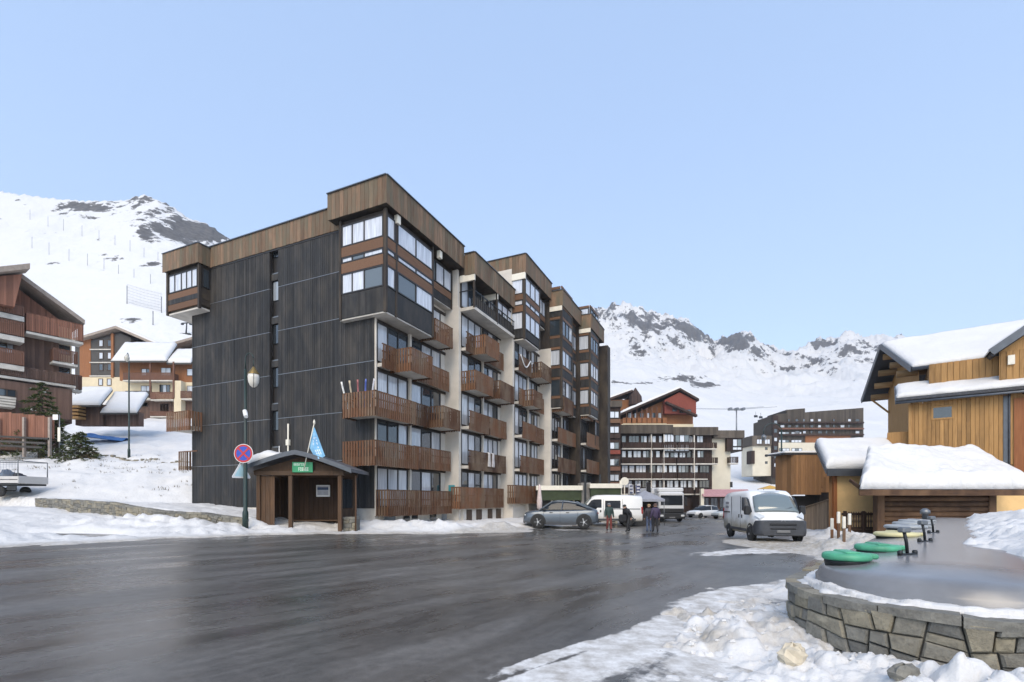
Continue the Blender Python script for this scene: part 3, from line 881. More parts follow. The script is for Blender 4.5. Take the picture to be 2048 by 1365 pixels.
# --- cellar storey below the terrace rail
cel = MB().box(.3, 13.5, -.12, .3, -.4, 1.1).build('cellar_wall', M['white_wall'], BLD)
for a, b in ((.6, 1.6), (2.4, 3.8), (5.2, 5.9), (6.6, 7.2)): MB().box(a, b, -.17, -.1, .1, .95).build('cellar_opening', M['glass_dark'], cel)
cel2 = MB().box(7.6, 20, -1.25, -.9, -.4, 1.75).build('cellar_wall', M['white_wall'], BLD)
for a, b in ((8.0, 8.7), (9.4, 10.2), (11.2, 11.9), (12.6, 13.4), (15, 16)): MB().box(a, b, -1.30, -1.2, -.1, 1.2).build('cellar_door', M['frame_brown'], cel2)

# roof vents and aerials
for (x, y, h) in ((1.5, 3, .5), (5, 6, .7), (10, 4, .6)):
    MB().box(x, x+.5, y, y+.5, 18.4, 18.6+h*.4).build('roof_vent', M['metal_grey'], BLD)

# flue and cable on the gable
MB().tube([(-.14, 6.5, 3.6), (-.14, 6.5, 4.6), (-.16, 6.47, 6.5)], .05, 8).build('flue_pipe', M['cream_paint'], BLD)
MB().box(-.22, -.08, 6.38, 6.62, 5.2, 5.55).build('meter_box', M['cream_paint'], BLD)
MB().tube([(-.1, 7.3, 3.4), (-.1, 7.3, 5.2)], .03, 6).build('cable_duct', M['white_paint'], BLD)
# ------------------------------------------------------------------ street furniture on the left, stone walls
def WX(px, Y): return (px-1024)/F*Y          # metres to the side of a sight line read off the photograph, at a known distance
def WZ(py, Y): return CAMZ+(1000-py)/F*Y
def gz_at(x, y): return float(terrain(np.array([float(x)]), np.array([float(y)]))[0][0])

def stone_mat(name, c0, c1):
    t = NT(name); v = t.coords('Object', rand=True)
    n = t.noise(v, 3.5, 7, .68); n2 = t.noise(v, 22, 5, .7)
    col = t.ramp(n, [(.3, c0), (.7, c1)])
    col = t.mix(1.0, col, t.ramp(t.rnd(), [(0, (.62,.64,.68)), (.5, (1,1,1)), (1, (1.25,1.15,.95))]), 'MULTIPLY')
    col = t.mix(t.ramp(n2, [(.5, (0,)*3), (.75, (.6,)*3)]), col, (.07,.065,.055))
    t.color(col); t.set(Roughness=.85); t.bump(t.math('ADD', n, n2), .7, .03)
    return t.m
M['stone'] = stone_mat('rubble_stone', (.13,.125,.11), (.30,.285,.24))
M['mortar'] = plain('mortar', (.10,.095,.085), .95, .3, bump=.4)
def stone_wall(parent, pts, heights, base, thick=.3, wmax=.5, hmax=.26, seed=1, cap=True):
    """rubble wall along a plan polyline; the face side is on the right of travel"""
    random.seed(seed)
    pts = [Vector((p[0], p[1])) for p in pts]
    L = [0]
    for a, b in zip(pts[:-1], pts[1:]): L.append(L[-1]+(b-a).length)
    def at(s):
        s = max(0, min(L[-1]-1e-6, s))
        k = max(i for i in range(len(L)-1) if L[i] <= s)
        t = (s-L[k])/(L[k+1]-L[k]); p = pts[k].lerp(pts[k+1], t); d = (pts[k+1]-pts[k]).normalized()
        if t > .5 and k+2 < len(pts): d = d.lerp((pts[k+2]-pts[k+1]).normalized(), t-.5).normalized()
        elif t < .5 and k > 0: d = d.lerp((pts[k]-pts[k-1]).normalized(), .5-t).normalized()
        n = Vector((d.y, -d.x))
        return p, n, heights[k]+(heights[k+1]-heights[k])*t, base[k]+(base[k+1]-base[k])*t
    core = MB(); N = max(8, int(L[-1]/.25)); vs = []
    for i in range(N+1):
        p, n, h, b = at(L[-1]*i/N)
        for off, z in ((-.045, b), (-.045, b+h-.05), (-thick, b+h-.05), (-thick, b)):
            q = p+n*off; vs.append((q.x, q.y, z))
    fs = [(0,1,2,3), tuple(N*4+k for k in (3,2,1,0))]
    for i in range(N):
        for k in range(4): fs.append((i*4+k, i*4+(k+1)%4, i*4+4+(k+1)%4, i*4+4+k))
    core.add(vs, fs); core.build('mortar_core', M['mortar'], parent)
    # irregular stones: panels of the face cut again and again by slanting lines
    H = sum(heights)/len(heights)
    def cut(poly, pt, nx, nz):
        a_, b_ = [], []
        for a, b in zip(poly, poly[1:]+poly[:1]):
            da = (a[0]-pt[0])*nx+(a[1]-pt[1])*nz; db = (b[0]-pt[0])*nx+(b[1]-pt[1])*nz
            (a_ if da <= 0 else b_).append(a)
            if da*db < 0:
                t_ = da/(da-db); q = (a[0]+(b[0]-a[0])*t_, a[1]+(b[1]-a[1])*t_); a_.append(q); b_.append(q)
        return a_, b_
    def rubble(poly, depth=0):
        xs_ = [p[0] for p in poly]; zs_ = [p[1] for p in poly]; w, h = max(xs_)-min(xs_), max(zs_)-min(zs_)
        if (w < wmax*random.uniform(.75, 1.5) and h < hmax*random.uniform(.75, 1.5)) or depth > 9: return [poly]
        pt = (min(xs_)+w*random.uniform(.35, .65), min(zs_)+h*random.uniform(.35, .65)); tilt = random.uniform(-.24, .24)
        nx, nz = (1, tilt) if w/wmax > h/hmax else (tilt*.7, 1)
        a_, b_ = cut(poly, pt, nx, nz)
        if len(a_) < 3 or len(b_) < 3: return [poly]
        return rubble(a_, depth+1)+rubble(b_, depth+1)
    for poly in rubble([(0, 0), (L[-1], 0), (L[-1], H), (0, H)], -6):
        cx_ = sum(p[0] for p in poly)/len(poly); cz_ = sum(p[1] for p in poly)/len(poly)
        area = abs(sum(a[0]*b[1]-b[0]*a[1] for a, b in zip(poly, poly[1:]+poly[:1])))/2
        if area < .006: continue
        def shrink(g):
            out = []
            for a in poly:
                d = math.hypot(a[0]-cx_, a[1]-cz_); k = max(.3, 1-g/max(d, .01)); out.append((cx_+(a[0]-cx_)*k, cz_+(a[1]-cz_)*k))
            return out
        p0 = random.uniform(.0, .035); vs = []; n_ = len(poly)
        for g, off in ((.008, -.06), (.012, p0*.3-.012), (.036, p0)):
            for a in shrink(g):
                p, n, h, b = at(a[0]); q = p+n*(off+random.uniform(-.006, .006)); vs.append((q.x, q.y, b+h*a[1]/H))
        p, n, h, b = at(cx_); q = p+n*(p0+.006); vs.append((q.x, q.y, b+h*cz_/H))
        fs = [(r*n_+k, r*n_+(k+1) % n_, (r+1)*n_+(k+1) % n_, (r+1)*n_+k) for r in range(2) for k in range(n_)]+[(2*n_+k, 2*n_+(k+1) % n_, 3*n_) for k in range(n_)]
        MB().add(vs, fs).build('stone', M['stone'], parent)
    if cap:
        s = 0
        while s < L[-1]-.05:
            w = min(random.uniform(.35, .8), L[-1]-s)
            if L[-1]-s-w < .2: w = L[-1]-s
            m = MB(); vs = []; dz = random.uniform(-.01, .02); K = 3
            for k in range(K+1):
                p, n, h, b = at(s+.008+(w-.016)*k/K)
                for off, z in ((.035, -.06), (.03, .035), (-thick-.01, .04), (-thick, -.06)):
                    q = p+n*(off+random.uniform(-.01, .01)); vs.append((q.x, q.y, b+h+z+dz+random.uniform(-.006, .006)))
            fs = [(3,2,1,0), tuple(K*4+k for k in (0,1,2,3))]
            for i in range(K):
                for k in range(4): fs.append((i*4+k, i*4+(k+1)%4, i*4+4+(k+1)%4, i*4+4+k))
            m.add(vs, fs); m.build('coping_stone', M['stone'], parent); s += w
wl_ = thing('stone_wall', 'low rubble stone retaining wall with snow on it beside the bus shelter', 'wall', (0,0,0))
wp = WALL_L[::-1]
stone_wall(wl_, wp, [.75,.75,.72,.72,.70,.66], [pz(*p)+.42 if p[0] < -20 else pz(*p)+(.1 if p[0] < -14 else -.05) for p in wp], wmax=.6, hmax=.3, seed=5)

# bus shelter, open to the road
SHX, SHY = -10.35, 24.0
sh = thing('bus_shelter', 'small brown timber bus shelter with low-pitched grey roof in front of the dark gable', 'shelter', (SHX, SHY, pz(SHX, SHY)+.04), R(2))
M['shelter_wood'] = wood('shelter_wood', (.055,.03,.016), (.14,.078,.042), 'z', .75, .35, (.09,.06,.04))
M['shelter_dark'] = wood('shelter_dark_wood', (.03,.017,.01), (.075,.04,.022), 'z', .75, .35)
M['roof_sheet'] = plain('grey_roof_sheet', (.11,.115,.13), .5, .2, .2)
for x in (-1.95, -.42, 1.95): MB().bbox(x-.09, x+.09, -.09, .09, 0, 2.75, .015).build('post', M['shelter_wood'], sh)
for x in (-1.95, 1.95): MB().bbox(x-.09, x+.09, 2.2, 2.38, 0, 2.75, .015).build('post', M['shelter_wood'], sh)
def planks(parent, x0, x1, y0, y1, z0, z1, n, mat, along='x'):
    for k in range(n):
        if along == 'x':
            a = x0+(x1-x0)*k/n; w = (x1-x0)/n
            link('plank', shared_box('plank', M[mat], w-.008, y1-y0, z1-z0, .006), parent, (a+.004, y0+random.uniform(-.005,.005), z0))
        else:
            a = y0+(y1-y0)*k/n; w = (y1-y0)/n
            link('plank', shared_box('plank', M[mat], x1-x0, w-.008, z1-z0, .006), parent, (x0+random.uniform(-.005,.005), a+.004, z0))
planks(sh, -1.85, -1.2, .0, .04, .05, 2.7, 3, 'shelter_wood')
planks(sh, -1.95, 1.95, 2.26, 2.31, .05, 2.75, 15, 'shelter_dark')
planks(sh, -1.98, -1.93, .1, 2.2, .05, 2.7, 8, 'shelter_wood', 'y')
planks(sh, 1.92, 1.97, .1, 2.2, .05, 1.05, 8, 'shelter_dark', 'y')
MB().box(1.93, 1.95, .15, 2.15, 1.1, 2.6).build('side_window', M['glass_dark'], sh)
MB().bbox(-2.15, 2.15, -.13, .13, 2.72, 2.94, .015).build('lintel_beam', M['shelter_wood'], sh)
MB().bbox(-2.15, 2.15, 2.16, 2.4, 2.72, 2.94, .015).build('lintel_beam', M['shelter_wood'], sh)
MB().prism([(-2.3, 2.92), (2.3, 2.92), (.05, 3.62)], .02, .08, 'y').build('gable_board', M['shelter_wood'], sh)
rl = []
for k in range(13):                       # gently curved roof line
    t = -1+2*k/12; rl.append((t*2.65, 2.86+.88*(1-abs(t)**1.25)))
m = MB(); m.prism(rl+[(x, z+.16) for x, z in rl[::-1]], -.55, 2.75, 'y'); rf = m.build('roof', M['roof_sheet'], sh)
ed = MB(); ed.prism([(x*1.005, z-.05) for x, z in rl]+[(x*1.005, z+.17) for x, z in rl[::-1]], -.62, -.552, 'y'); ed.build('verge_board', M['zinc'], sh)
for k in range(4):
    y = .3+k*.6; MB().beam((-2.3, y, 2.92), (0, y, 3.60), .07, .12).build('rafter', M['shelter_dark'], sh); MB().beam((2.3, y, 2.92), (0, y, 3.60), .07, .12).build('rafter', M['shelter_dark'], sh)
be = MB().bbox(-1.2, 1.4, 1.75, 2.2, .42, .48, .01); bn = be.build('bench', M['shelter_wood'], sh)
for x in (-1.0, 1.2): MB().box(x-.04, x+.04, 1.85, 2.15, .02, .42).build('leg', M['shelter_dark'], bn)
def snow_blanket(name, label, f, x0, x1, y0, y1, nx, ny, parent=None, loc=(0,0,0), rz=0, top=None, cat='snow', seed=3, edge=.3, group=None):
    """snow lying on a roof: f = roof surface height, top = depth; rounded, uneven edges"""
    xs = np.linspace(x0, x1, nx); ys = np.linspace(y0, y1, ny)
    X, Y = np.meshgrid(xs, ys, indexing='ij')
    ex = np.minimum(X-x0, x1-X); ey = np.minimum(Y-y0, y1-Y)
    nn = fbm(X*1.3+seed*7, Y*1.3, 4, seed); n4 = fbm(X*5+seed, Y*5, 3, seed+9)
    e = np.minimum(ex, ey)
    dpt = top(X, Y) if callable(top) else np.full(X.shape, top)
    prof = np.sqrt(np.clip(e/edge, 0, 1)*(2-np.clip(e/edge, 0, 1)))
    Z = f(X, Y)+dpt*prof*(.75+.5*nn)+(n4-.5)*.06*prof
    bulge = .06*np.sin(np.clip(e/edge, 0, 1)*math.pi)
    Xs = X+np.where(ex < edge, (n4-.5)*.12, 0); Ys = Y+np.where(ey < edge, (n4-.5)*.12, 0)
    Xs = np.where((e <= 1e-9), Xs, Xs)
    o = grid_mesh(name, Xs, Ys, Z, M['snow_roof'])
    # underside so that it is a closed body
    o.location = loc; o.rotation_euler = (0, 0, rz)
    md = o.modifiers.new('thick', 'SOLIDIFY'); md.thickness = .05; md.offset = -1
    if parent is not None: o.parent = parent
    elif label: tag(o, label, cat, group)
    return o
snow_blanket('roof_snow', 'smooth snow heap lying on the left half of the bus shelter roof',
             lambda x, y: 3.02+.88*(1-np.abs(x/2.65)**1.25), -2.72, -.55, -.45, 2.6, 30, 30, None, sh.location, R(2), lambda x, y: .42*sstep(-.4, -1.7, x)+.03, edge=.5)
# green board, framed notice
M['sign_green'] = plain('green_sign', (.03,.27,.12), .45, .15); M['sign_pale'] = plain('pale_print', (.62,.78,.66), .5, .1)
sg = tag(MB().bbox(-.28, .70, -.2, -.15, 2.86, 3.36, .01).build('sign_board', M['sign_green'], None, sh.location, R(2)), 'green board with pale lettering fixed under the bus shelter gable', 'sign')
def strokes(m, x0, x1, z0, z1, y, n, seed):
    rnd = random.Random(seed); w = (x1-x0)/n
    for k in range(n):
        a = x0+k*w; b = a+w*.72; th = (z1-z0)*.2
        m.box(a, a+w*.2, y-.004, y, z0, z1)
        if rnd.random() < .75: m.box(a, b, y-.005, y-.001, z1-th, z1)
        if rnd.random() < .6: m.box(a, b, y-.005, y-.001, z0, z0+th)
        if rnd.random() < .5: m.box(a, b, y-.0055, y-.0015, (z0+z1)/2-th/2, (z0+z1)/2+th/2)
        if rnd.random() < .5: m.box(b-w*.2, b, y-.006, y-.002, z0, z1)
m = MB(); strokes(m, -.20, .30, 3.19, 3.30, -.2, 7, 3); strokes(m, .02, .52, 2.93, 3.10, -.2, 6, 8); m.build('lettering', M['sign_pale'], sg, kind='stuff')
po = tag(MB().bbox(.02, .74, 2.16, 2.23, 1.70, 2.32, .01).build('notice_frame', M['white_paint'], None, sh.location, R(2)), 'white framed notice on the back wall of the bus shelter', 'notice')
MB().box(.09, .67, 2.145, 2.16, 1.78, 2.26).build('print', plain('notice_print', (.40,.41,.45), .5, .3), po)
MB().box(.09, .67, 2.14, 2.146, 2.06, 2.2).build('headline', plain('notice_blue', (.03,.06,.14), .5), po)
# flag leaning out from the gable
fl = thing('flag', 'light blue flag with white lettering on a leaning pole above the bus shelter', 'flag', sh.location, R(2))
MB().tube([(.33, -.35, 2.95), (.92, -.62, 5.15)], .025, 8).build('pole', M['cream_paint'], fl)
MB().lathe([(0,5.10),(.05,5.14),(.055,5.24),(.02,5.34),(0,5.35)], (.93,-.63,0), 10).build('finial', M['cream_paint'], fl)
n_u, n_v = 14, 22; vs = []; A_, B_ = Vector((.88,-.60,4.95)), Vector((.62,-.48,4.02)); C_, D_ = Vector((1.42,-.66,3.58)), Vector((.98,-.55,3.42))
for i in range(n_v+1):
    v_ = i/n_v
    lft = A_.lerp(B_, min(1, v_*1.6)) if v_ < .6 else A_.lerp(B_, .96).lerp(D_, (v_-.6)/.4)
    rgt = A_.lerp(C_, v_)+Vector((.05, 0, .03))
    for k in range(n_u+1):
        u_ = k/n_u; p = lft.lerp(rgt, u_); w_ = math.sin(u_*9+v_*2)*.045*min(1, v_*3)
        vs.append((p.x, p.y+w_, p.z))
t = NT('flag_cloth'); v = t.coords('Object', (1,1,1)); sp = t.n('ShaderNodeSeparateXYZ'); t.l(v, sp.inputs[0])
t.color(t.ramp(t.noise(v, 3.5, 3), [(.35, (.16,.40,.66)), (.7, (.30,.58,.80))])); t.set(Roughness=.7); M['flag'] = t.m
fm = MB(); fm.add(vs, [(i*(n_u+1)+k, i*(n_u+1)+k+1, (i+1)*(n_u+1)+k+1, (i+1)*(n_u+1)+k) for i in range(n_v) for k in range(n_u)], True)
fo = fm.build('cloth', M['flag'], fl)
lt = MB(); rnd = random.Random(4)          # pale lettering running down the cloth
for k in range(6):
    v_ = .34+k*.1; i = int(v_*n_v); base_ = i*(n_u+1)
    for c in range(3):
        kk = 5+c*2
        q = [Vector(vs[base_+kk]), Vector(vs[base_+kk+1]), Vector(vs[base_+(n_u+1)*(1+rnd.randint(0,1))+kk+1]), Vector(vs[base_+(n_u+1)+kk])]
        if rnd.random() < .8: lt.add([(a.x, a.y-.012, a.z) for a in q], [(0,1,2,3)])
lt.build('lettering', plain('flag_white', (.75,.8,.85), .7), fo, kind='stuff')

# street lamp with lantern, camera and signs
LX, LY = -12.45, 23.0
lz = .8
M['pole_green'] = plain('dark_green_paint', (.012,.03,.026), .4, .2)
lp = thing('street_lamp', 'dark green street lamp with hooked arm and round lantern beside the bus shelter', 'street lamp', (LX, LY, lz))
MB().lathe([(.13,-.3),(.13,.5),(.09,.62),(.085,3.2),(.06,3.3),(.055,7.2)], n=12).build('post', M['pole_green'], lp)
arc = [(0,0,7.2)]+[(.19-.19*math.cos(a), 0, 7.65+.30*math.sin(a)) for a in np.linspace(0, math.pi*.93, 12)]
MB().tube(arc, .028, 8).build('arm', M['pole_green'], lp)
lan = MB().lathe([(.02,7.32),(.05,7.30),(.13,7.16),(.23,7.02),(.25,6.98),(.25,6.95)], (.38,0,0), 14).build('lantern_cap', plain('aged_brass', (.25,.17,.06), .4, .2, .7), lp)
MB().lathe([(.24,6.95),(.255,6.8),(.23,6.6),(.16,6.42),(.05,6.34),(0,6.33)], (.38,0,0), 14).build('lantern_globe', plain('opal_glass', (.66,.62,.55), .12, .06), lan)
for a in range(4):
    ca, sa = math.cos(a*math.pi/2+.5), math.sin(a*math.pi/2+.5)
    MB().tube([(.38+ca*.255, sa*.255, 6.96), (.38+ca*.27, sa*.27, 6.78), (.38+ca*.17, sa*.17, 6.42), (.38, 0, 6.31)], .012, 5).build('lantern_rib', M['metal_dark'], lan)
MB().tube([(.38, 0, 7.30), (.38, 0, 7.62)], .02, 6).build('hanger', M['pole_green'], lp)
cc = tag(MB().tube([(-.05,-.12,.16),(.02,-.12,.16),(.12,-.25,.02),(.24,-.42,-.14)], [.07,.1,.1,.085], 10).build('security_camera', M['white_paint'], None, (LX+.02, LY, 5.85)), 'white security camera mounted on the dark green lamp post', 'camera')
MB().beam((0,0,.1), (.0,-.14,.14), .05, .05).build('bracket', M['metal_grey'], cc)
ns = thing('road_sign', 'round blue no-stopping sign with red border and cross on the lamp post', 'sign', (LX-.02, LY-.12, 4.05))
def disc(r0, r1, y, n=32):
    m = MB(); vs = []
    for k in range(n):
        a = 2*math.pi*k/n; vs += [(r0*math.cos(a), y, r0*math.sin(a)), (r1*math.cos(a), y, r1*math.sin(a))]
    m.add(vs, [(2*k, 2*k+1, (2*k+3) % (2*n), (2*k+2) % (2*n)) for k in range(n)]) ; return m
M['sign_blue'] = plain('sign_blue', (.03,.07,.42), .4, .08); M['sign_red'] = plain('sign_red', (.45,.03,.03), .4, .08)
MB().lathe([(.44,-.012),(.44,.012)], n=32, axis='y').build('plate', M['white_paint'], ns)
MB().lathe([(.335,.010),(.335,.017)], n=32, axis='y').build('field', M['sign_blue'], ns)
disc(.33, .415, -.02).build('border', M['sign_red'], ns)
for sgn in (1, -1):
    MB().beam((-.235,-.021-.002*sgn,-.235*sgn), (.235,-.021-.002*sgn,.235*sgn), .004, .085).build('cross_bar', M['sign_red'], ns)
MB().box(-.03,.03,.01,.12,-.1,.1).build('clamp', M['metal_grey'], ns)
ts = thing('warning_sign', 'white triangular sign turned sideways below the round sign on the lamp post', 'sign', (LX-.2, LY+.02, 3.25), R(62))
tri = [(-.42,-.34),(.42,-.34),(.45,-.28),(.05,.40),(-.05,.40),(-.45,-.28)]
MB().prism(tri, -.012, .012, 'y').build('plate', M['white_paint'], ns.__class__ and ts)
MB().prism([(x*.72, z*.72-.02) for x, z in tri], -.016, -.012, 'y').build('field', plain('sign_pale_blue', (.45,.68,.74), .5), ts)
MB().box(-.02, .16, .012, .05, -.05, .05).build('clamp', M['metal_grey'], ts)
sk = tag(MB().tube([(0,0,-.1),(.02,0,1.5),(0,.01,2.75)], [.045,.04,.035], 8).build('snow_stake', M['band_wood'], None, (-7.75, 24.4, gz_at(-7.75, 24.4))), 'tall thin wooden snow stake standing right of the bus shelter', 'stake')
pr = thing('stone_pier', 'short grey stone pier between the bus shelter and the snow stake', 'pier', (-8.05, 24.6, .25))
stone_wall(pr, [(-.35,-.15),(.35,-.15)], [.85,.85], [-.1,-.1], thick=.5, wmax=.4, hmax=.3, seed=8)

# skis and boards leaning on the third-floor corner balcony
def ski(loc, lean, colr, k):
    m = MB(); vs = []; n = 10
    for i in range(n+1):
        z = 1.7*i/n; y = 0 if i < 8 else -.04*(i-7)**1.5
        for sx, sy in ((-.045,-.01),(.045,-.01),(.045,.01),(-.045,.01)): vs.append((sx, y+sy, z))
    fs = [(3,2,1,0), tuple(n*4+q for q in range(4))]+[(i*4+a, i*4+(a+1)%4, i*4+4+(a+1)%4, i*4+4+a) for i in range(n) for a in range(4)]
    m.add(vs, fs, True)
    o = m.build('ski', plain('ski_'+k, colr, .35, .25), None, loc); o.rotation_euler = lean; return o
bx = BLD.matrix_basis
cols_ = [((.75,.75,.72),'white','white ski leaning furthest out on the corner balcony rail'), ((.5,.42,.3),'tan','tan ski standing among the skis on the corner balcony'),
         ((.35,.12,.12),'red','dull red ski standing among the skis on the corner balcony'), ((.08,.12,.4),'blue','blue ski standing next to the dark gable corner'), ((.6,.6,.65),'pale','pale grey ski next to the blue ski on the corner balcony')]
for k, (c, nm, lab) in enumerate(cols_):
    p = bx @ Vector((-.95, .95-k*.36, 6.62))
    tag(ski(p, (R(-6+3*k), R(-14+5*k), R(20)), c, nm), lab, 'ski', 'skis on the corner balcony')

# things left out on the balconies
def on_b(v): return BLD.matrix_basis @ Vector(v)
for k, (sx_, c) in enumerate(((10.2, (.62,.56,.50)), (10.85, (.55,.5,.47)))):
    m = MB(); vs = []
    for i in range(13):
        z = 5.36-1.05*i/12
        for j in range(6): vs.append((sx_+.42*j/5, -1.75-.02*math.sin(j*2.1+i*.4)-(.03 if i else -.06), z))
    m.add(vs, [(i*6+j, i*6+j+1, i*6+7+j, i*6+6+j) for i in range(12) for j in range(5)], True)
    o = m.build('towel', plain('towel_%d' % k, c, .9, .25, scale=6), None, BLD.location, math.atan2(.910, .414)); md = o.modifiers.new('thick', 'SOLIDIFY'); md.thickness = .015
    tag(o, ['pale pink towel hung over a first-floor balcony rail', 'greyish towel hung next to the pale pink one over a balcony rail'][k], 'towel')
pts_ = [on_b((14.4+2.6*t, -2.56, 13.5-.75*math.sin(math.pi*min(1, t*1.25))**1.2 if t < .8 else 13.5-.2*math.sin((t-.8)*15))) for t in np.linspace(0, 1, 16)]
tag(MB().tube([tuple(p) for p in pts_], .05, 6).build('garland', M['white_paint'], None), 'white rope garland swagged along an upper balcony rail', 'garland')
cp_ = on_b((7.0, -.75, 1.75)); fc_ = thing('folding_chair', 'teal folding chair standing behind the ground-floor terrace rail', 'chair', cp_, R(20))
teal = plain('teal_canvas', (.03,.22,.24), .7, .15)
MB().bbox(-.24,.24,-.22,.22,.42,.46,.01).build('seat', teal, fc_); MB().bbox(-.24,.24,.2,.24,.46,1.15,.01).build('backrest', teal, fc_)
for x in (-.22,.22):
    for y in (-.2,.2): MB().tube([(x,y,0),(x,-y*.2,.42)], .015, 6).build('leg', M['metal_grey'], fc_)
# ------------------------------------------------------------------ stone enclosure with sunken waste containers (right foreground)
EQ = Vector((ENC_O[0], ENC_O[1], 0))
def EP(q, w, z=0.0): return EQ + ENC_DIR*q + ENC_N*w + Vector((0,0,z))
enc = thing('stone_enclosure', 'curved rubble stone wall holding the sunken waste containers beside the road', 'wall', (0,0,0))
pts = [EP(3.0, ENC_W0+ENC_R), EP(1.4, ENC_W0+ENC_R)]+[EP(-ENC_R*math.cos(a), ENC_W0+ENC_R*math.sin(a)) for a in np.radians(np.linspace(90, -90, 22))]+[EP(1.6, ENC_W0-ENC_R), EP(3.2, ENC_W0-ENC_R)]
hts = [.92]*len(pts)
stone_wall(enc, [(p.x, p.y) for p in pts], hts, [-.22]*len(pts), thick=.34, wmax=.46, hmax=.27, seed=12)
# snow on the coping
xs = []
def ring_snow():
    m = MB(); vs = []; n = 120; rnd = random.Random(5)
    for i in range(n+1):
        a = R(93)-R(186)*i/n
        d = 0.16+.08*math.sin(i*.35)+.05*math.sin(i*.93+1)+rnd.uniform(-.02,.02)
        for r, z in ((ENC_R-.06-d*.6, .70), (ENC_R-.09-d*.6, .762), (ENC_R-.28, .785+.015*math.sin(i*.5)), (ENC_R-.48, .79), (ENC_R-.55, .68)):
            p = EP(-r*math.cos(a), ENC_W0+r*math.sin(a), z+rnd.uniform(-.006,.006)); vs.append(tuple(p))
    K = 5
    fs = [tuple(range(K-1,-1,-1)), tuple(n*K+k for k in range(K))]+[(i*K+k, i*K+(k+1)%K, i*K+K+(k+1)%K, i*K+K+k) for i in range(n) for k in range(K)]
    m.add(vs, fs, True); return m
tag(ring_snow().build('snow_ledge', M['snow_roof'], None), 'band of snow lying on the coping of the curved stone enclosure', 'snow')
# dark grey domed deck of the container row
t = NT('grey_plastic_deck'); v = t.coords('Object')
t.color(t.ramp(t.noise(v, 1.4, 5, .6), [(.3, (.15,.152,.158)), (.7, (.215,.218,.225))])); t.set(Roughness=.24); t.b.inputs['Specular IOR Level'].default_value = .65
t.bump(t.noise(v, 1.1, 3), .12, .05); M['deck'] = t.m
def deck_z(q, w):
    r = np.hypot(np.minimum(q, 0), w-ENC_W0)/1.46
    return .86+.13*sstep(1.0, .94, r)+.13*(1-np.clip(r, 0, 1)**2)
deck = thing('container_deck', 'glossy dark grey domed cover of the sunken container row inside the stone enclosure', 'cover', (0,0,0))
m = MB(); vs = []; fs = []
rings = [1.0,.985,.96,.92,.8,.6,.4,.2,.0]
outline = [(-1.46*math.cos(a), 1.46*math.sin(a)) for a in np.radians(np.linspace(90, -90, 41))]
spine = [(0.0, 0.0)]*41
qs = [0, 2.2, 4.5, 7, 9.5, 12, 15, 18, 20.5]
full = [(q, 1.46) for q in qs[::-1][:-1]]+outline+[(q, -1.46) for q in qs[1:]]
full_sp = [(q, 0.0) for q in qs[::-1][:-1]]+[(0.0, 0.0)]*41+[(q, 0.0) for q in qs[1:]]
N = len(full)
for r in rings:
    for (q, w), (sq, sw) in zip(full, full_sp):
        qq, ww = sq+(q-sq)*r, sw+(w-sw)*r
        z = float(deck_z(np.array(qq if sq == 0 else 0.0), np.array(ww+ENC_W0)))
        vs.append(tuple(EP(qq, ww+ENC_W0, z)))
for i in range(len(rings)-1):
    for k in range(N-1): fs.append((i*N+k, i*N+k+1, (i+1)*N+k+1, (i+1)*N+k))
o = len(vs)
for (q, w) in full: vs.append(tuple(EP(q, w+ENC_W0, .55)))
for k in range(N-1): fs.append((o+k, o+k+1, k+1, k))
m.add(vs, fs, True); m.build('dome', M['deck'], deck)
M['lid_green'] = plain('green_lid', (.07,.33,.19), .5, .25); M['lid_yellow'] = plain('yellow_lid', (.55,.50,.27), .55, .15); M['lid_grey'] = plain('grey_lid', (.30,.32,.33), .4, .15)
def lid(q, w, mat, label, rz, r=.46, group='container lids along the grey deck'):
    z = 1.09
    p = EP(q, w, z)
    o = thing('waste_container', label, 'container', p, rz, group)
    prof = [(0.0,.105),(r*.6,.10),(r*.9,.09),(r*.97,.075),(r,.05),(r,.02),(r*.95,.0)]
    MB().lathe(prof[::-1], n=28).build('cover', mat, o)
    MB().lathe([(r*.86,-.1),(r*.9,-.02),(r*.9,.0)], n=24).build('rim', M['metal_dark'], o)
    MB().bbox(r*.6, r*1.2, -.11, .11, .015, .085, .02).build('handle', mat, o)
    MB().bbox(-.09, .09, -r*.7, r*.7, .085, .118, .015).build('rib', mat, o)
    return o
HZ = R(-12)
lid(-.36, .55, M['lid_green'], 'sunken waste container with light green round lid at the front end of the grey deck', HZ, .29)
lid(1.42, .38, M['lid_green'], 'sunken waste container with light green round lid next to the yellow-lidded one', HZ, .31)
lid(5.5, .42, M['lid_yellow'], 'sunken waste container with pale yellow round lid', HZ, .42)
for k, q in enumerate((9.6, 12.2, 14.6)):
    lid(q, .5, M['lid_grey'], ['grey-lidded waste container just behind the yellow-lidded one', 'grey-lidded waste container between two other grey ones', 'grey-lidded waste container beside the vent cowl'][k], HZ, .5)
def prop(q, w, h, label):
    p = EP(q, w, 1.10)
    o = thing('lid_prop', label, 'post', p, R(15), 'dark lid props on the deck')
    MB().tube([(0,0,.0),(-.02,0,h*.5),(-.07,0,h)], .022, 8).build('rod', M['metal_dark'], o)
    MB().bbox(-.16,.16,-.035,.035,-.01,.03,.01).build('base_bar', M['metal_dark'], o)
    for s in (-1, 1): MB().lathe([(.035,-.01),(.035,.06),(.02,.075)], (s*.14,0,0), 10).build('bolt', M['metal_dark'], o)
    MB().bbox(-.14,.02,-.05,.05,h-.03,h+.05,.015).build('latch', M['metal_grey'], o)
prop(.7, -.04, .36, 'dark upright lid prop standing beside the green-lidded containers')
prop(3.75, -.13, .36, 'dark upright lid prop standing beside the yellow-lidded container')
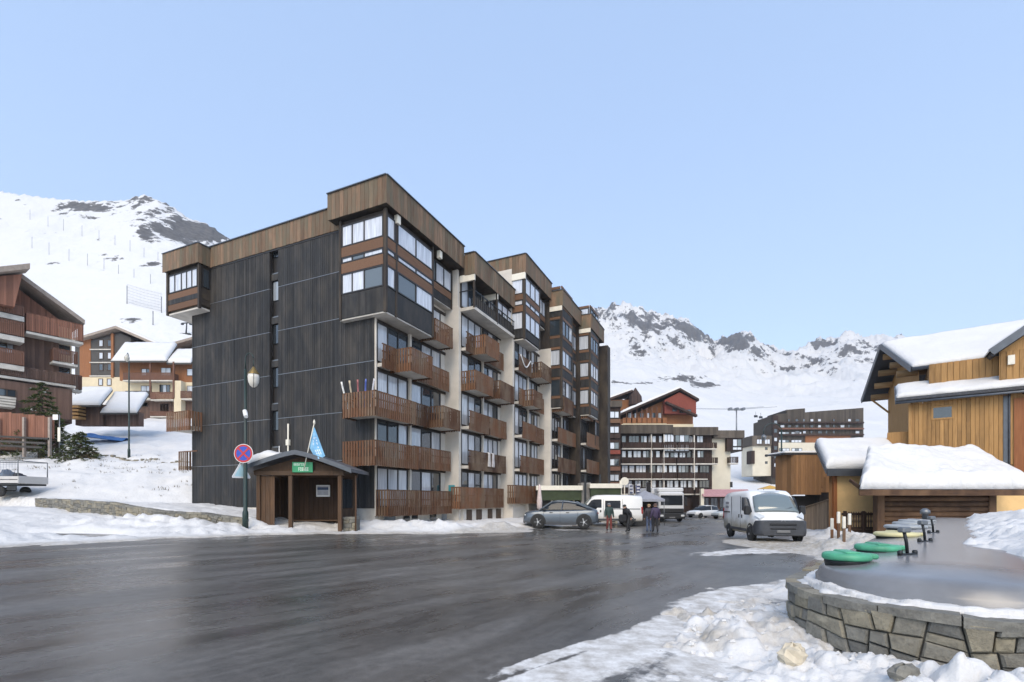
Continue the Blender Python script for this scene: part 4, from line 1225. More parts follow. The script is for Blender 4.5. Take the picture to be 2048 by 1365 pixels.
prop(7.1, -.17, .36, 'dark upright lid prop standing beside the first grey-lidded container')
# round service bollard at the far end
bo = EP(16.6, .3, 1.06)
b_ = tag(MB().lathe([(.10,0),(.10,.28),(.17,.30),(.16,.42),(.07,.5),(.0,.51)], (0,0,0), 14).build('vent_cowl', M['metal_grey'], None, bo), 'grey mushroom-shaped vent cowl at the far end of the container row', 'vent')
# boulder and chunks of ice in the ploughed snow
def rock_obj(name, label, cat, loc, s, mat, seed, group=None):
    rnd = random.Random(seed); m = MB(); n = 10; k = 7; vs = []
    for i in range(k+1):
        ph = math.pi*i/k
        for j in range(n):
            th = 2*math.pi*j/n; rr = 1+rnd.uniform(-.2, .2)
            vs.append((s[0]*rr*math.sin(ph)*math.cos(th), s[1]*rr*math.sin(ph)*math.sin(th), s[2]*rr*math.cos(ph)))
    m.add(vs, [(i*n+j, (i+1)*n+j, (i+1)*n+(j+1)%n, i*n+(j+1)%n) for i in range(k) for j in range(n)])
    return tag(m.build(name, mat, None, loc), label, cat, group)
rock_obj('rock', 'grey stone half buried in the snow below the enclosure wall', 'rock', (3.62, 4.55, gz_at(3.62, 4.55)+.02), (.14,.1,.09), M['stone'], 3)
ice = plain('dirty_ice', (.55,.48,.36), .5, .25, scale=6, bump=.5)
rock_obj('snow_chunk', 'yellowish dirty snow chunk against the corner of the stone enclosure', 'snow', (3.05, 5.35, gz_at(3.05, 5.35)+.05), (.16,.13,.14), ice, 9)
# lumps of ploughed snow
rnd = random.Random(21); k = 0
m = MB()
for i in range(520):
    x = rnd.uniform(.6, 5.2); y = rnd.uniform(3.6, 9.5)
    if poly_sdist(np.array([x]), np.array([y]), ROAD)[0] < .15: continue
    q = (x-ENC_O[0])*ENC_DIR.x+(y-ENC_O[1])*ENC_DIR.y; w = (x-ENC_O[0])*ENC_N.x+(y-ENC_O[1])*ENC_N.y
    if math.hypot(q-max(0, q), w-ENC_W0) < ENC_R+.05: continue
    z = gz_at(x, y); s = rnd.uniform(.008, .035)*(1.8 if rnd.random() < .1 else 1)
    vs = []; n = 7
    for a in range(5):
        ph = math.pi*(a+.35)/5
        for j in range(n):
            th = 2*math.pi*j/n; rr = s*(1+rnd.uniform(-.45, .45)); vs.append((x+rr*1.2*math.sin(ph)*math.cos(th), y+rr*math.sin(ph)*math.sin(th), z+rr*.8*math.cos(ph)))
    m.add(vs, [(a*n+j, (a+1)*n+j, (a+1)*n+(j+1)%n, a*n+(j+1)%n) for a in range(4) for j in range(n)]+[tuple(range(n))], False)
c = m.build('snow_clods', M['snow_roof'], None, kind='stuff')
c['label'] = 'small clods of ploughed snow strewn at the road edge'; c['category'] = 'snow'
# whitish marker stakes at the snow heap
for k, (px, y) in enumerate(((1664, 19.6), (1677, 19.2), (1688, 18.6), (1699, 19.4))):
    x = WX(px, y); g = gz_at(x, y)
    st = thing('marker_stake', ['first pale wooden stake from the van in the snow heap', 'second pale wooden stake from the van in the snow heap', 'third pale wooden stake from the van in the snow heap', 'pale wooden stake in the snow heap closest to the container lids'][k], 'stake', (x, y, g), 0, 'stakes in the snow heap')
    MB().bbox(-.05,.05,-.03,.03,-.1,.55,.01).build('shaft', M['rail_wood'], st)
    MB().bbox(-.055,.055,-.035,.035,.55,1.0,.012).build('tip', M['cream_paint'], st)
# ------------------------------------------------------------------ timber chalets and snow-laden sheds on the right
M['gold_wood'] = wood('honey_boards', (.26,.14,.05), (.48,.275,.105), 'z', .7, .42, (.38,.21,.075))
M['log_wood'] = wood('log_wood', (.22,.125,.05), (.42,.26,.12), 'x', .7, .3)
M['orange_wood'] = wood('orange_door_wood', (.22,.075,.025), (.36,.14,.05), 'z', .6, .25)
M['brown_log'] = wood('brown_logs', (.05,.026,.014), (.12,.065,.036), 'x', .75, .4, (.15,.085,.045))
M['ochre'] = plain('ochre_render', (.74,.50,.23), .9, .1, scale=1.5, bump=.12)
M['red_brown'] = wood('redbrown_boards', (.22,.115,.05), (.34,.185,.085), 'z', .7, .25, None, ('x', .18))
M['fence_wood'] = wood('weathered_fence_boards', (.24,.16,.10), (.40,.29,.19), 'z', .8, .4)
M['tile'] = plain('dark_roof_tile', (.035,.036,.04), .6, .2)
ax = Vector((.8, -.6, 0)); ay = Vector((.6, .8, 0)); RZC = math.atan2(-.6, .8)
EO = Vector((25.9, 32.0, 0))                    # near left corner of the chalet's lower wing
ch = thing('chalet', 'large honey-coloured timber chalet with deep snow on its roofs', 'house', EO, RZC)
Ri = Matrix.Rotation(-RZC, 3, 'Z')
def L(x, y, z): v = Ri @ (Vector((x, y, 0))-EO); return (v.x, v.y, z)
# lower wing: wall of vertical boards under a lean-to roof
MB().box(.02, 9.5, .03, 5, -1, 8.1).build('wall', M['gold_wood'], ch)
for k in range(26):
    a = .0+k*.205
    if a > 5.0: break
    hole = 1.0 < a+.1 < 2.15
    w_ = .193
    if hole:
        link('board', shared_box('board', M['gold_wood'], w_, .045, 2.95, .008), ch, (a, -.02, 4.0)); link('board', shared_box('board', M['gold_wood'], w_, .045, .36, .008), ch, (a, -.02, 7.85))
    else: link('board', shared_box('board', M['gold_wood'], w_, .045, 4.2, .008), ch, (a, -.02+random.uniform(-.006,.006), 4.0))
wn_ = MB()
wn_.box(1.02, 2.1, -.04, .0, 6.97, 7.07).box(1.02, 2.1, -.04, .0, 7.74, 7.84).box(1.02, 1.12, -.038, .0, 7.07, 7.74).box(2.0, 2.1, -.038, .0, 7.07, 7.74)
wd = wn_.build('window', M['gold_wood'], ch); MB().box(1.12, 2.0, -.018, .0, 7.07, 7.74).build('pane', M['glass_dark'], wd)
MB().bbox(-.12, .06, -.12, .06, -1, 8.1, .02).build('corner_post', M['gold_wood'], ch)
MB().tube([(4.55, -.2, 8.15), (4.55, -.08, 7.9), (4.55, -.08, -1)], .055, 10).build('downpipe', M['zinc'], ch)
MB().box(4.3, 4.5, -.05, .0, 3, 8.1).build('corner_board', M['zinc'], ch)
MB().box(4.75, 9.4, -.06, .0, 3, 7.9).build('door_panel', M['orange_wood'], ch)
def slab(parent, name, mat, corners, th):
    """roof plane through four corners (counter-clockwise from above)"""
    c = [Vector(p) for p in corners]; n = (c[1]-c[0]).cross(c[3]-c[0]).normalized()
    vs = c+[p-n*th for p in c]
    m = MB(); m.add(vs, [(0,1,2,3),(7,6,5,4),(0,4,5,1),(1,5,6,2),(2,6,7,3),(3,7,4,0)]); return m.build(name, mat, parent)
lr = slab(ch, 'lower_roof', M['tile'], [(-.75,-.6,8.32),(9.8,-.6,8.32),(9.8,2.2,9.75),(-.75,2.2,9.75)], .2)
MB().tube([(-.8,-.68,8.16),(9.8,-.68,8.16)], .075, 10).build('gutter', M['zinc'], ch)
MB().beam((-.78,-.62,8.22), (-.78,2.2,9.66), .05, .3).build('verge_board', M['zinc'], lr)
for k in range(24):
    x = -.65+k*.36
    MB().prism([(x+.16*math.cos(a)+.18, 8.30+.09*math.sin(a)) for a in np.linspace(0, math.pi, 7)], -.66, -.35, 'y').build('tile', M['tile'], lr)
snow_blanket('roof_snow', 'snow lying on the lower lean-to roof of the honey-coloured chalet', lambda x, y: 8.34+(y+.6)*.51, -.78, 9.6, -.12, 2.2, 60, 26, None, EO, RZC, .24, edge=.3, seed=6)
# main roof
c0 = [L(27.2,33.5,10.9), L(34.4,28.1,10.9), L(38.1,30.9,13.9), L(28.54,38.1,13.9)]
f0 = [L(28.54,38.1,13.9), L(38.1,30.9,13.9), L(39.8,35.3,10.5), L(30.2,42.5,10.5)]
slab(ch, 'roof_near', M['tile'], c0, .26); slab(ch, 'roof_far', M['tile'], f0, .26)
def vb(a, b, w=.07, h=.36, dz=-.12, mat='zinc', name='verge_board'):
    MB().beam((a[0]-.04, a[1], a[2]+dz), (b[0]-.04, b[1], b[2]+dz), w, h).build(name, M[mat], ch)
vb(c0[0], c0[3]); vb(c0[3], f0[3])
MB().tube([(c0[0][0], c0[0][1]-.08, 10.78), (c0[1][0], c0[1][1]-.08, 10.78)], .09, 10).build('gutter', M['zinc'], ch)
def quad_snow(name, label, q, depth, nx, ny, seed, edge=.5):
    q = [Vector(p) for p in q]
    U, V = np.meshgrid(np.linspace(0, 1, nx), np.linspace(0, 1, ny), indexing='ij')
    P_ = [sum(((1-U)*(1-V)*q[0][i], U*(1-V)*q[1][i], U*V*q[2][i], (1-U)*V*q[3][i])) for i in range(3)]
    LX_, LY_ = (q[1]-q[0]).length, (q[3]-q[0]).length
    e = np.minimum(np.minimum(U, 1-U)*LX_, np.minimum(V, 1.4-V)*LY_); e = np.clip(e/edge, 0, 1)
    pr = np.sqrt(e*(2-e)); nn = fbm(P_[0]*.9+seed, P_[1]*.9, 4, seed)
    o = grid_mesh(name, P_[0], P_[1]+(nn-.5)*.15*(e < .9), P_[2]+.02+depth*pr*(.8+.4*nn), M['snow_roof'])
    md = o.modifiers.new('thick', 'SOLIDIFY'); md.thickness = .05; md.offset = -1
    o.location = EO; o.rotation_euler = (0, 0, RZC)
    return tag(o, label, 'snow')
quad_snow('roof_snow', 'thick snow on the main roof slope of the honey-coloured chalet', c0, .24, 60, 36, 4)
quad_snow('roof_snow', 'snow on the hidden rear roof slope of the honey-coloured chalet', f0[::-1][2:]+f0[::-1][:2], .3, 40, 24, 8)
# gable end under the projecting verge, with log purlins
gl = [L(28.6,34.6,0), L(31.0,40.6,0)]
def gpt(t, z): a, b = Vector(gl[0]), Vector(gl[1]); p = a.lerp(b, t); return (p.x, p.y, z)
MB().add([gpt(0,-1), gpt(1,-1), gpt(1,10.7), gpt(.5,13.0), gpt(0,10.9)], [(0,1,2,3,4)]).build('gable_wall', M['gold_wood'], ch)
MB().box(1.0, 9.4, 1.3, 6.5, -1, 10.75).build('upper_wall', M['gold_wood'], ch)
for k in range(14): link('board', shared_box('board', M['gold_wood'], .28, .045, 3.2, .008), ch, (1.0+k*.3, 1.25, 7.6))
for t_, z in ((.52, 13.15), (.70, 12.15), (.85, 11.35), (1.0, 10.6), (.28, 12.1), (.06, 11.1)):
    p = Vector(gpt(t_, z)); d = Vector((-1.15, -.05, 0))
    MB().tube([p+Vector((.6,0,-.15)), p+d*.2+Vector((0,0,-.15)), p+d+Vector((0,0,-.15))], [.24,.24,.235], 12).build('purlin_log', M['log_wood'], ch)
p = Vector(gpt(.95, 9.2)); MB().beam(p+Vector((0,0,-.2)), p+Vector((-1.2,.3,1.1)), .12, .14).build('brace', M['gold_wood'], ch)
# cross gable at the right
g0, g1, g2 = (3.0+.75, -.9+1.2, 10.75), (7.2, -.55+.9, 13.35), (10.6, .3, 10.75)
for a, b in ((g0, g1), (g1, g2)):
    MB().beam((a[0], a[1]-.55, a[2]), (b[0], b[1]-.55, b[2]), .07, .42).build('verge_board', M['zinc'], ch)
slab(ch, 'gable_roof', M['tile'], [g0, (g1[0], g1[1]-.5, g1[2]), (g1[0], 7, g1[2]), (g0[0], 7, g0[2])][::1], .2)
slab(ch, 'gable_roof', M['tile'], [(g1[0], g1[1]-.5, g1[2]), (g2[0], g2[1]-.5, g2[2]), (g2[0], 7, g2[2]), (g1[0], 7, g1[2])], .2)
MB().add([(4.2,.5,8.4),(10.2,.5,8.4),(10.2,.5,11.1),(7.2,.5,13.1),(4.2,.5,11.0)], [(0,1,2,3,4)]).build('gable_wall', M['gold_wood'], ch)
for k in range(11):
    x = 4.25+k*.27; link('board', shared_box('board', M['gold_wood'], .255, .045, 2.35+.0*k, .008), ch, (x, .45, 8.5))
MB().box(4.55, 4.85, .30, .44, 10.0, 10.55).build('blind_box', M['cream_paint'], ch)
quad_snow('roof_snow', 'snow on the cross gable roof of the honey-coloured chalet', [(g0[0]-.1,g0[1]-.3,g0[2]+.1), (g1[0],g1[1]-.3,g1[2]+.1), (g1[0],6.5,g1[2]+.1), (g0[0]-.1,6.5,g0[2]+.1)], .25, 30, 30, 15)
# stonework / terrace at the wing's left foot
MB().box(-1.2, .0, .4, 3, -1, 6.4).build('side_wall', M['gold_wood'], ch)
MB().bbox(-1.3, -1.15, .3, 1.6, 4.9, 6.0, .02).build('balcony_rail', M['gold_wood'], ch)

# yellow rendered building with snow-laden lean-to roof
yb = thing('rendered_house', 'low ochre rendered house with thick snow on its roof left of the log shed', 'house', (0,0,0))
MB().prism([(20.1,30.6),(24.6,30.6),(26.4,34),(22.2,34)], -1, 4.0, 'z').build('wall', M['ochre'], yb)
MB().prism([(19.75,30.7),(20.08,30.7),(22.18,34),(21.9,34)], -1, 4.1, 'z').build('timber_side', M['red_brown'], yb)
MB().bbox(19.95, 20.15, 30.5, 30.7, -1, 4.0, .02).build('corner_post', M['orange_wood'], yb)
slab(yb, 'roof', M['tile'], [(19.2,30.05,3.75),(24.6,30.05,3.75),(25.6,33.4,5.7),(20.6,33.4,5.7)], .22)
MB().beam((19.15,30.0,3.62), (20.55,33.4,5.58), .06, .3).build('verge_board', M['zinc'], yb)
MB().box(19.2, 24.6, 29.98, 30.04, 3.35, 3.75).build('fascia', M['zinc'], yb)
q = [Vector(p) for p in ((19.2,30.15,3.78),(24.5,30.15,3.78),(25.6,33.5,5.72),(20.6,33.5,5.72))]
U, V = np.meshgrid(np.linspace(0,1,40), np.linspace(0,1,30), indexing='ij')
P_ = [((1-U)*(1-V)*q[0][i]+U*(1-V)*q[1][i]+U*V*q[2][i]+(1-U)*V*q[3][i]) for i in range(3)]
e = np.clip(np.minimum(np.minimum(U,1-U)*5, np.minimum(V,1-V)*3.9)/.45, 0, 1); nn = fbm(P_[0], P_[1], 4, 33)
o = grid_mesh('roof_snow', P_[0], P_[1], P_[2]+.02+.55*np.sqrt(e*(2-e))*(.8+.4*nn), M['snow_roof']); md = o.modifiers.new('thick','SOLIDIFY'); md.thickness=.05; md.offset=-1
tag(o, 'smooth thick snow slab on the roof of the ochre rendered house', 'snow')

# log shed with a huge snow cap
sd_ = thing('log_shed', 'low shed of dark brown horizontal logs under a huge snow cap', 'shed', (0,0,0))
for k in range(11):
    z = -.75+k*.285
    MB().tube([(20.2,27.2,z+.14), (26.6,27.2,z+.14)], .15, 10).build('log', M['brown_log'], sd_)
for x in (20.25, 26.4): MB().bbox(x-.2, x+.2, 27.0, 27.4, -.8, 2.55, .03).build('post', M['brown_log'], sd_)
MB().prism([(20.3,27.3),(26.5,27.3),(28.4,29.4),(22.2,29.4)], -.8, 2.6, 'z').build('wall', M['brown_log'], sd_)
MB().box(26.7, 31, 28.2, 29.4, -1, 2.6).build('rendered_wall', M['ochre'], sd_)
slab(sd_, 'roof', M['tile'], [(18.35,26.0,2.45),(27.9,26.0,2.45),(27.5,28.9,4.3),(20.9,28.9,4.3)], .16)
slab(sd_, 'roof', M['tile'], [(20.9,28.9,4.3),(27.5,28.9,4.3),(27.6,29.6,3.9),(21.4,29.6,3.9)], .16)
MB().bbox(18.3, 27.9, 25.93, 26.02, 2.12, 2.44, .01).build('fascia', M['brown_log'], sd_)
for k in range(9): MB().beam((18.8+k*1.08, 26.05, 2.22), (18.8+k*1.08, 27.4, 3.0), .1, .16).build('rafter', M['brown_log'], sd_)
U, V = np.meshgrid(np.linspace(0,1,90), np.linspace(0,1,60), indexing='ij')
yq = 25.92+V*3.75; xl = np.interp(yq, [25.9,28.9,29.7], [18.25,20.8,21.3]); xr = np.interp(yq, [25.9,28.9,29.7], [27.85,27.4,27.5])
xq = xl+U*(xr-xl); zr_ = np.interp(yq, [25.9,28.9,29.7], [2.42,4.3,3.85])
e = np.clip(np.minimum(np.minimum(U,1-U)*8, np.minimum(V,1-V)*3.75)/.5, 0, 1); nn = fbm(xq*.55, yq*.55, 4, 61); n5 = fbm(xq*1.6, yq*1.6, 4, 66, .5, True)
z_ = zr_+.03+.72*np.sqrt(e*(2-e))*(.62+.75*nn)+(fbm(xq*2.2, yq*2.2, 4, 81)-.5)*.16*e-.16*np.exp(-((xq-24.3)/1.3)**2-((yq-26.9)/.5)**2)*n5*1.8
o = grid_mesh('roof_snow', xq+(fbm(xq*3,yq*3,2,7)-.5)*.15, yq+np.where(V < .1, (fbm(xq*1.8,yq,3,9)-.5)*.3, 0), z_, M['snow_roof']); md = o.modifiers.new('thick','SOLIDIFY'); md.thickness=.05; md.offset=-1
tag(o, 'huge uneven snow cap overhanging the eaves of the log shed', 'snow')

# boxed timber entrance and its ramp fence
en = thing('timber_porch', 'brown boarded overhanging porch box behind the ramp fence', 'porch', (0,0,0))
X0, X1, Yp = WX(1588,42), WX(1652,42), 42.0
n_ = 14
for k in range(n_):
    a = X0+(X1-X0)*k/n_; w = (X1-X0)/n_
    zb = WZ(990, 42) if k < n_-2 else WZ(975-20*(k-n_+2), 42)
    link('board', shared_box('board', M['red_brown'], w-.012, .05, WZ(908,42)-zb, .006), en, (a, Yp, zb))
MB().add([(X0-.75,Yp+1.5,1.9),(X0,Yp+.02,WZ(990,42)),(X0,Yp+.02,WZ(906,42)),(X0-.75,Yp+1.5,WZ(910,42))], [(0,1,2,3)]).build('side_panel', M['red_brown'], en)
MB().box(X0+.02, X1+.3, Yp+.06, Yp+3, WZ(985,42), WZ(910,42)).build('box', M['red_brown'], en)
MB().box(X1, X1+1.6, Yp+.9, Yp+3, -1, WZ(912,42)).build('dark_passage', M['dark_wood'], en)  # solid block; the passage's shade is put into its dark colour
MB().box(X0-.6, X1+.4, Yp+1.2, Yp+3, -1.2, WZ(992,42)).build('recess', M['frame'], en)  # near-black block, its colour standing in for the shade under the porch
slab(en, 'roof', M['tile'], [(X0-.85,Yp-.05,WZ(907,42)),(X1+.4,Yp-.05,WZ(907,42)),(X1+.4,Yp+3.2,WZ(906,42)+.1),(X0-.85,Yp+3.2,WZ(906,42)+.1)], .12)
snow_blanket('roof_snow', 'thin snow on top of the brown boarded porch', lambda x, y: 0*x+WZ(906,42)+.03, X0-.8, X1+.35, Yp, Yp+3.1, 30, 20, None, (0,0,0), 0, .16, edge=.2, seed=13)
fe = thing('ramp_fence', 'weathered board fence climbing beside the ramp behind the white van', 'fence', (0,0,0))
nb = 19
for k in range(nb):
    t_ = k/(nb-1); px = 1603+(1664-1603)*t_; Yk = 35.5-2.5*t_; x = WX(px, Yk)
    z1 = WZ(1018-20*t_, Yk); z0 = min(gz_at(x, Yk)-.1, z1-1.2)
    link('board', shared_box('board', M['fence_wood'], .125, .035, round(z1-z0, 1), .005), fe, (x, Yk, z1-round(z1-z0, 1)), R(-48))
MB().beam((WX(1602,35.5),35.45,WZ(1017,35.5)), (WX(1665,33),32.95,WZ(997,33)), .12, .07).build('handrail', M['fence_wood'], fe)
bf = thing('baluster_fence', 'brown baluster fence below the ochre rendered wall', 'fence', (0,0,0))
Yb = 28.6
for k in range(16):
    x = WX(1688+4.9*k, Yb)
    MB().lathe([(.03,-.75),(.03,-.5),(.055,-.35),(.03,-.2),(.05,-.05),(.03,.12),(.03,.2)], (x, Yb, 1.0), 8).build('baluster', M['shelter_wood'], bf)
MB().bbox(WX(1684,Yb), WX(1766,Yb), Yb-.06, Yb+.06, 1.0, 1.14, .01).build('top_rail', M['shelter_dark'], bf)
MB().bbox(WX(1684,Yb), WX(1766,Yb), Yb-.05, Yb+.05, .2, .32, .01).build('bottom_rail', M['shelter_dark'], bf)
MB().bbox(WX(1684,Yb), WX(1766,Yb), Yb-.03, Yb+.03, -.9, .19, .01).build('kick_board', M['shelter_dark'], bf)
for x in (WX(1690,Yb), WX(1727,Yb), WX(1762,Yb)): MB().bbox(x-.07, x+.07, Yb-.08, Yb+.08, -.9, 1.25, .015).build('post', M['shelter_dark'], bf)
# ------------------------------------------------------------------ vehicles
def paint(name, col, dirt=None, rough=.28, metal=0.0):
    t = NT(name); v = t.coords('Object')
    c = t.mix(t.ramp(t.noise(v, 1.5, 4), [(.4, (0,)*3), (.7, (.25,)*3)]), col, tuple(x*.8 for x in col))
    if dirt:
        sp = t.n('ShaderNodeSeparateXYZ'); t.l(v, sp.inputs[0])
        h = t.math('ADD', sp.outputs['Z'], t.math('MULTIPLY', t.math('SUBTRACT', t.noise(v, 2.2, 6, .65), .5), .8))
        f = t.ramp(h, [(dirt[0], (1,)*3), (dirt[1], (0,)*3)])
        c = t.mix(t.math('MULTIPLY', f, .85), c, dirt[2])
    t.color(c); t.set(Roughness=rough, Metallic=metal); t.b.inputs['Coat Weight'].default_value = .5; t.b.inputs['Coat Roughness'].default_value = .1
    return t.m
M['car_glass'] = glass('car_glass', (.02,.024,.03), (.3,.34,.38), share=0.0); M['car_glass'].node_tree.nodes['Principled BSDF'].inputs['Specular IOR Level'].default_value = .22
M['van_glass'] = glass('windscreen', (.13,.16,.165), (.3,.34,.38), share=0.0)
M['tyre'] = plain('tyre_rubber', (.02,.02,.02), .85, .3); M['plastic'] = plain('grey_plastic', (.045,.048,.055), .55, .2)
M['black_plastic'] = plain('black_plastic', (.012,.012,.013), .5); M['rim'] = plain('alloy_rim', (.28,.28,.29), .35, .15, .8); M['steel_rim'] = plain('steel_rim', (.22,.21,.20), .6, .2, .3)
M['lamp_clear'] = plain('headlamp', (.55,.57,.58), .1, .1); M['lamp_red'] = plain('tail_lamp', (.28,.015,.015), .2, .1); M['plate'] = plain('number_plate', (.16,.16,.16), .5, .05)
def ring(w, zb, zs, round_top=.12, tuck=.06, crown=.03):
    """half cross-section of a body from sill to crown, mirrored"""
    h = [(w-tuck, zb), (w-.01, zb+.14), (w, zb+(zs-zb)*.5), (w-.02, zs-round_top), (w-.07, zs-round_top*.35), (w-.2, zs), (w*.45, zs+crown*.8), (0, zs+crown)]
    return [(y, z) for y, z in h]
def loft(secs, **kw):
    m = MB(); vs = []; n = None
    for x, half in secs:
        full = half+[(-y, z) for y, z in half[-2::-1]]
        n = len(full); vs += [(x, y, z) for y, z in full]
    fs = []
    for i in range(len(secs)-1):
        for k in range(n-1): fs.append((i*n+k, i*n+k+1, (i+1)*n+k+1, (i+1)*n+k))
        fs.append((i*n+n-1, i*n, (i+1)*n, (i+1)*n+n-1))
    m.add(vs, fs, True); o = len(m.v)-len(vs)
    m.f.append(tuple(range(n-1,-1,-1))); m.sm.append(False); m.f.append(tuple(len(vs)-n+k for k in range(n))); m.sm.append(False)
    return m
def wheel(parent, x, y, r, w=.22, rim='rim', spokes=5):
    s = 1 if y > 0 else -1
    o = MB().lathe([(r*.62,-w/2),(r*.9,-w/2),(r,-w/2+.03),(r,w/2-.03),(r*.9,w/2),(r*.62,w/2)], n=24, axis='y').build('wheel', M['tyre'], parent, (x, y, r))
    MB().lathe([(0,.0),(r*.2,.015),(r*.24,-.01),(r*.6,-.015),(r*.66,.02),(r*.66,-.04)] if s < 0 else [(r*.66,.04),(r*.66,-.02),(r*.6,.015),(r*.24,.01),(r*.2,-.015),(0,.0)], n=20, axis='y').build('rim', M[rim], o, (0, s*w*.42, 0))
    for k in range(spokes):
        a = 2*math.pi*k/spokes; c, sn = math.cos(a), math.sin(a)
        MB().beam((c*r*.12, s*w*.47, sn*r*.12), (c*r*.6, s*w*.45, sn*r*.6), r*.16, .03).build('spoke', M[rim], o)
    MB().lathe([(r*.16,-.02),(r*.14,.02)], n=10, axis='y').build('hub_cap', M['lamp_clear'] if rim == 'rim' else M['rim'], o, (0, s*w*.5, 0))
    return o
def arch(parent, x, y, r, mat='black_plastic'):
    s = 1 if y > 0 else -1; m = MB(); vs = []; n = 18
    for k in range(n+1):
        a = math.pi*k/n*1.12-.19
        for rr in (r*1.0, r*1.16): vs.append((x+rr*math.cos(a), y, r*.92+rr*math.sin(a)))
    vs2 = [(a, b+s*.025, c) for a, b, c in vs]
    N = len(vs); m.add(vs+vs2, [(2*k, 2*k+1, 2*k+3, 2*k+2) for k in range(n)]+[(N+2*k, N+2*k+2, N+2*k+3, N+2*k+1) for k in range(n)]+[(2*k+1, N+2*k+1, N+2*k+3, 2*k+3) for k in range(n)])
    m.build('wheel_arch', M[mat], parent)
    MB().lathe([(r*1.02,-.02),(r*1.02,.012)], n=20, axis='y').build('wheel_well', M['black_plastic'], parent, (x, y-s*.0, r*.95))
def on_side(parent, name, mat, poly, y, th=.012):
    """flat panel on the body side; poly in (x, z)"""
    MB().prism(poly, y-th if y < 0 else y, y if y < 0 else y+th, 'y').build(name, M[mat], parent)

def coupe_suv(loc, rz, label):
    o = thing('parked_car', label, 'car', loc, rz); o.scale = (1, 1, 1.07)
    body = paint('grey_metallic_paint', (.10,.122,.15), (.25,.5,(.10,.098,.095)), .3, .35)
    W = .97
    prof = [(-2.36,.50,.95,.82),(-2.30,.40,1.10,.90),(-2.1,.32,1.16,.95),(-1.6,.30,1.16,.97),(-.8,.26,1.13,.97),(0,.25,1.11,.97),(.8,.25,1.10,.97),(1.2,.26,1.10,.97),(1.7,.30,1.07,.96),(2.1,.32,1.01,.93),(2.30,.36,.92,.86),(2.38,.42,.80,.78)]
    loft([(x, ring(w, zb, zs)) for x, zb, zs, w in prof]).build('body', body, o)
    gh = [(-2.1,1.13,.72),(-1.7,1.33,.70),(-1.1,1.54,.66),(-.4,1.64,.63),(.2,1.66,.62),(.6,1.60,.64),(1.0,1.38,.68),(1.35,1.12,.72)]
    def gr(zt, wt, zb=1.09): return [(.86, zb-.04), (.84, zb+.02), (wt+(.84-wt)*.45, zb+(zt-zb)*.55), (wt+.03, zt-.06), (wt-.06, zt), (wt*.5, zt+.025), (0, zt+.03)]
    loft([(x, gr(max(zt, 1.13), wt)) for x, zt, wt in gh]).build('windows', M['car_glass'], o)
    loft([(x, [(wt+.02, zt-.05), (wt-.05, zt+.018), (wt*.5, zt+.04), (0, zt+.045)]) for x, zt, wt in gh[1:6]]).build('roof', body, o)
    for s in (-1, 1):
        y = s*.845
        for (x0, z0, x1, z1, w) in ((1.38,1.1,.55,1.64,.07),(-.05,1.1,-.15,1.65,.09),(-1.0,1.57,-2.1,1.14,.14)):
            MB().beam((x0, s*.86, z0), (x1, s*.66, z1-.02), .05, w).build('pillar', body, o)
        MB().beam((-2.0,s*.885,1.13),(1.35,s*.885,1.12),.02,.03).build('belt_trim', M['black_plastic'], o)
        on_side(o, 'sill', 'plastic', [(-1.0,.22),(1.0,.22),(1.0,.36),(-1.0,.36)], s*.955, .02)
        for x in (.62, -.42): MB().bbox(x-.1, x+.1, s*.975-.012, s*.975+.012, .94, .98, .008).build('door_handle', M['black_plastic'], o)
        for x in (1.1, .05, -1.05): MB().box(x-.006, x+.006, s*.965-.012, s*.965+.012, .36, .98).build('door_gap', M['black_plastic'], o)
        MB().bbox(.95, 1.15, s*1.02-.1, s*1.02+.1, 1.1, 1.24, .03).build('mirror', M['black_plastic'], o)
        for x in (1.45, -1.45): arch(o, x, s*.965, .43); wheel(o, x, s*.90, .40, .26)
        MB().bbox(2.1, 2.33, s*.72-.14, s*.72+.14,   .76, .86, .03).build('headlight', M['lamp_clear'], o)
        MB().bbox(-2.37, -2.15, s*.68-.18, s*.68+.18, .86, .98, .03).build('tail_light', M['lamp_red'], o)
    MB().bbox(2.30, 2.42, -.62, .62, .32, .62, .03).build('front_bumper', M['black_plastic'], o)
    MB().bbox(-2.42, -2.30, -.75, .75, .35, .6, .03).build('rear_bumper', M['black_plastic'], o)
    return o
sx = 3.2; coupe_suv((sx, 32.2, pz(sx, 32.2)+.0), R(180-6), 'grey coupe-roofed SUV parked nose towards the ploughed snow bank')

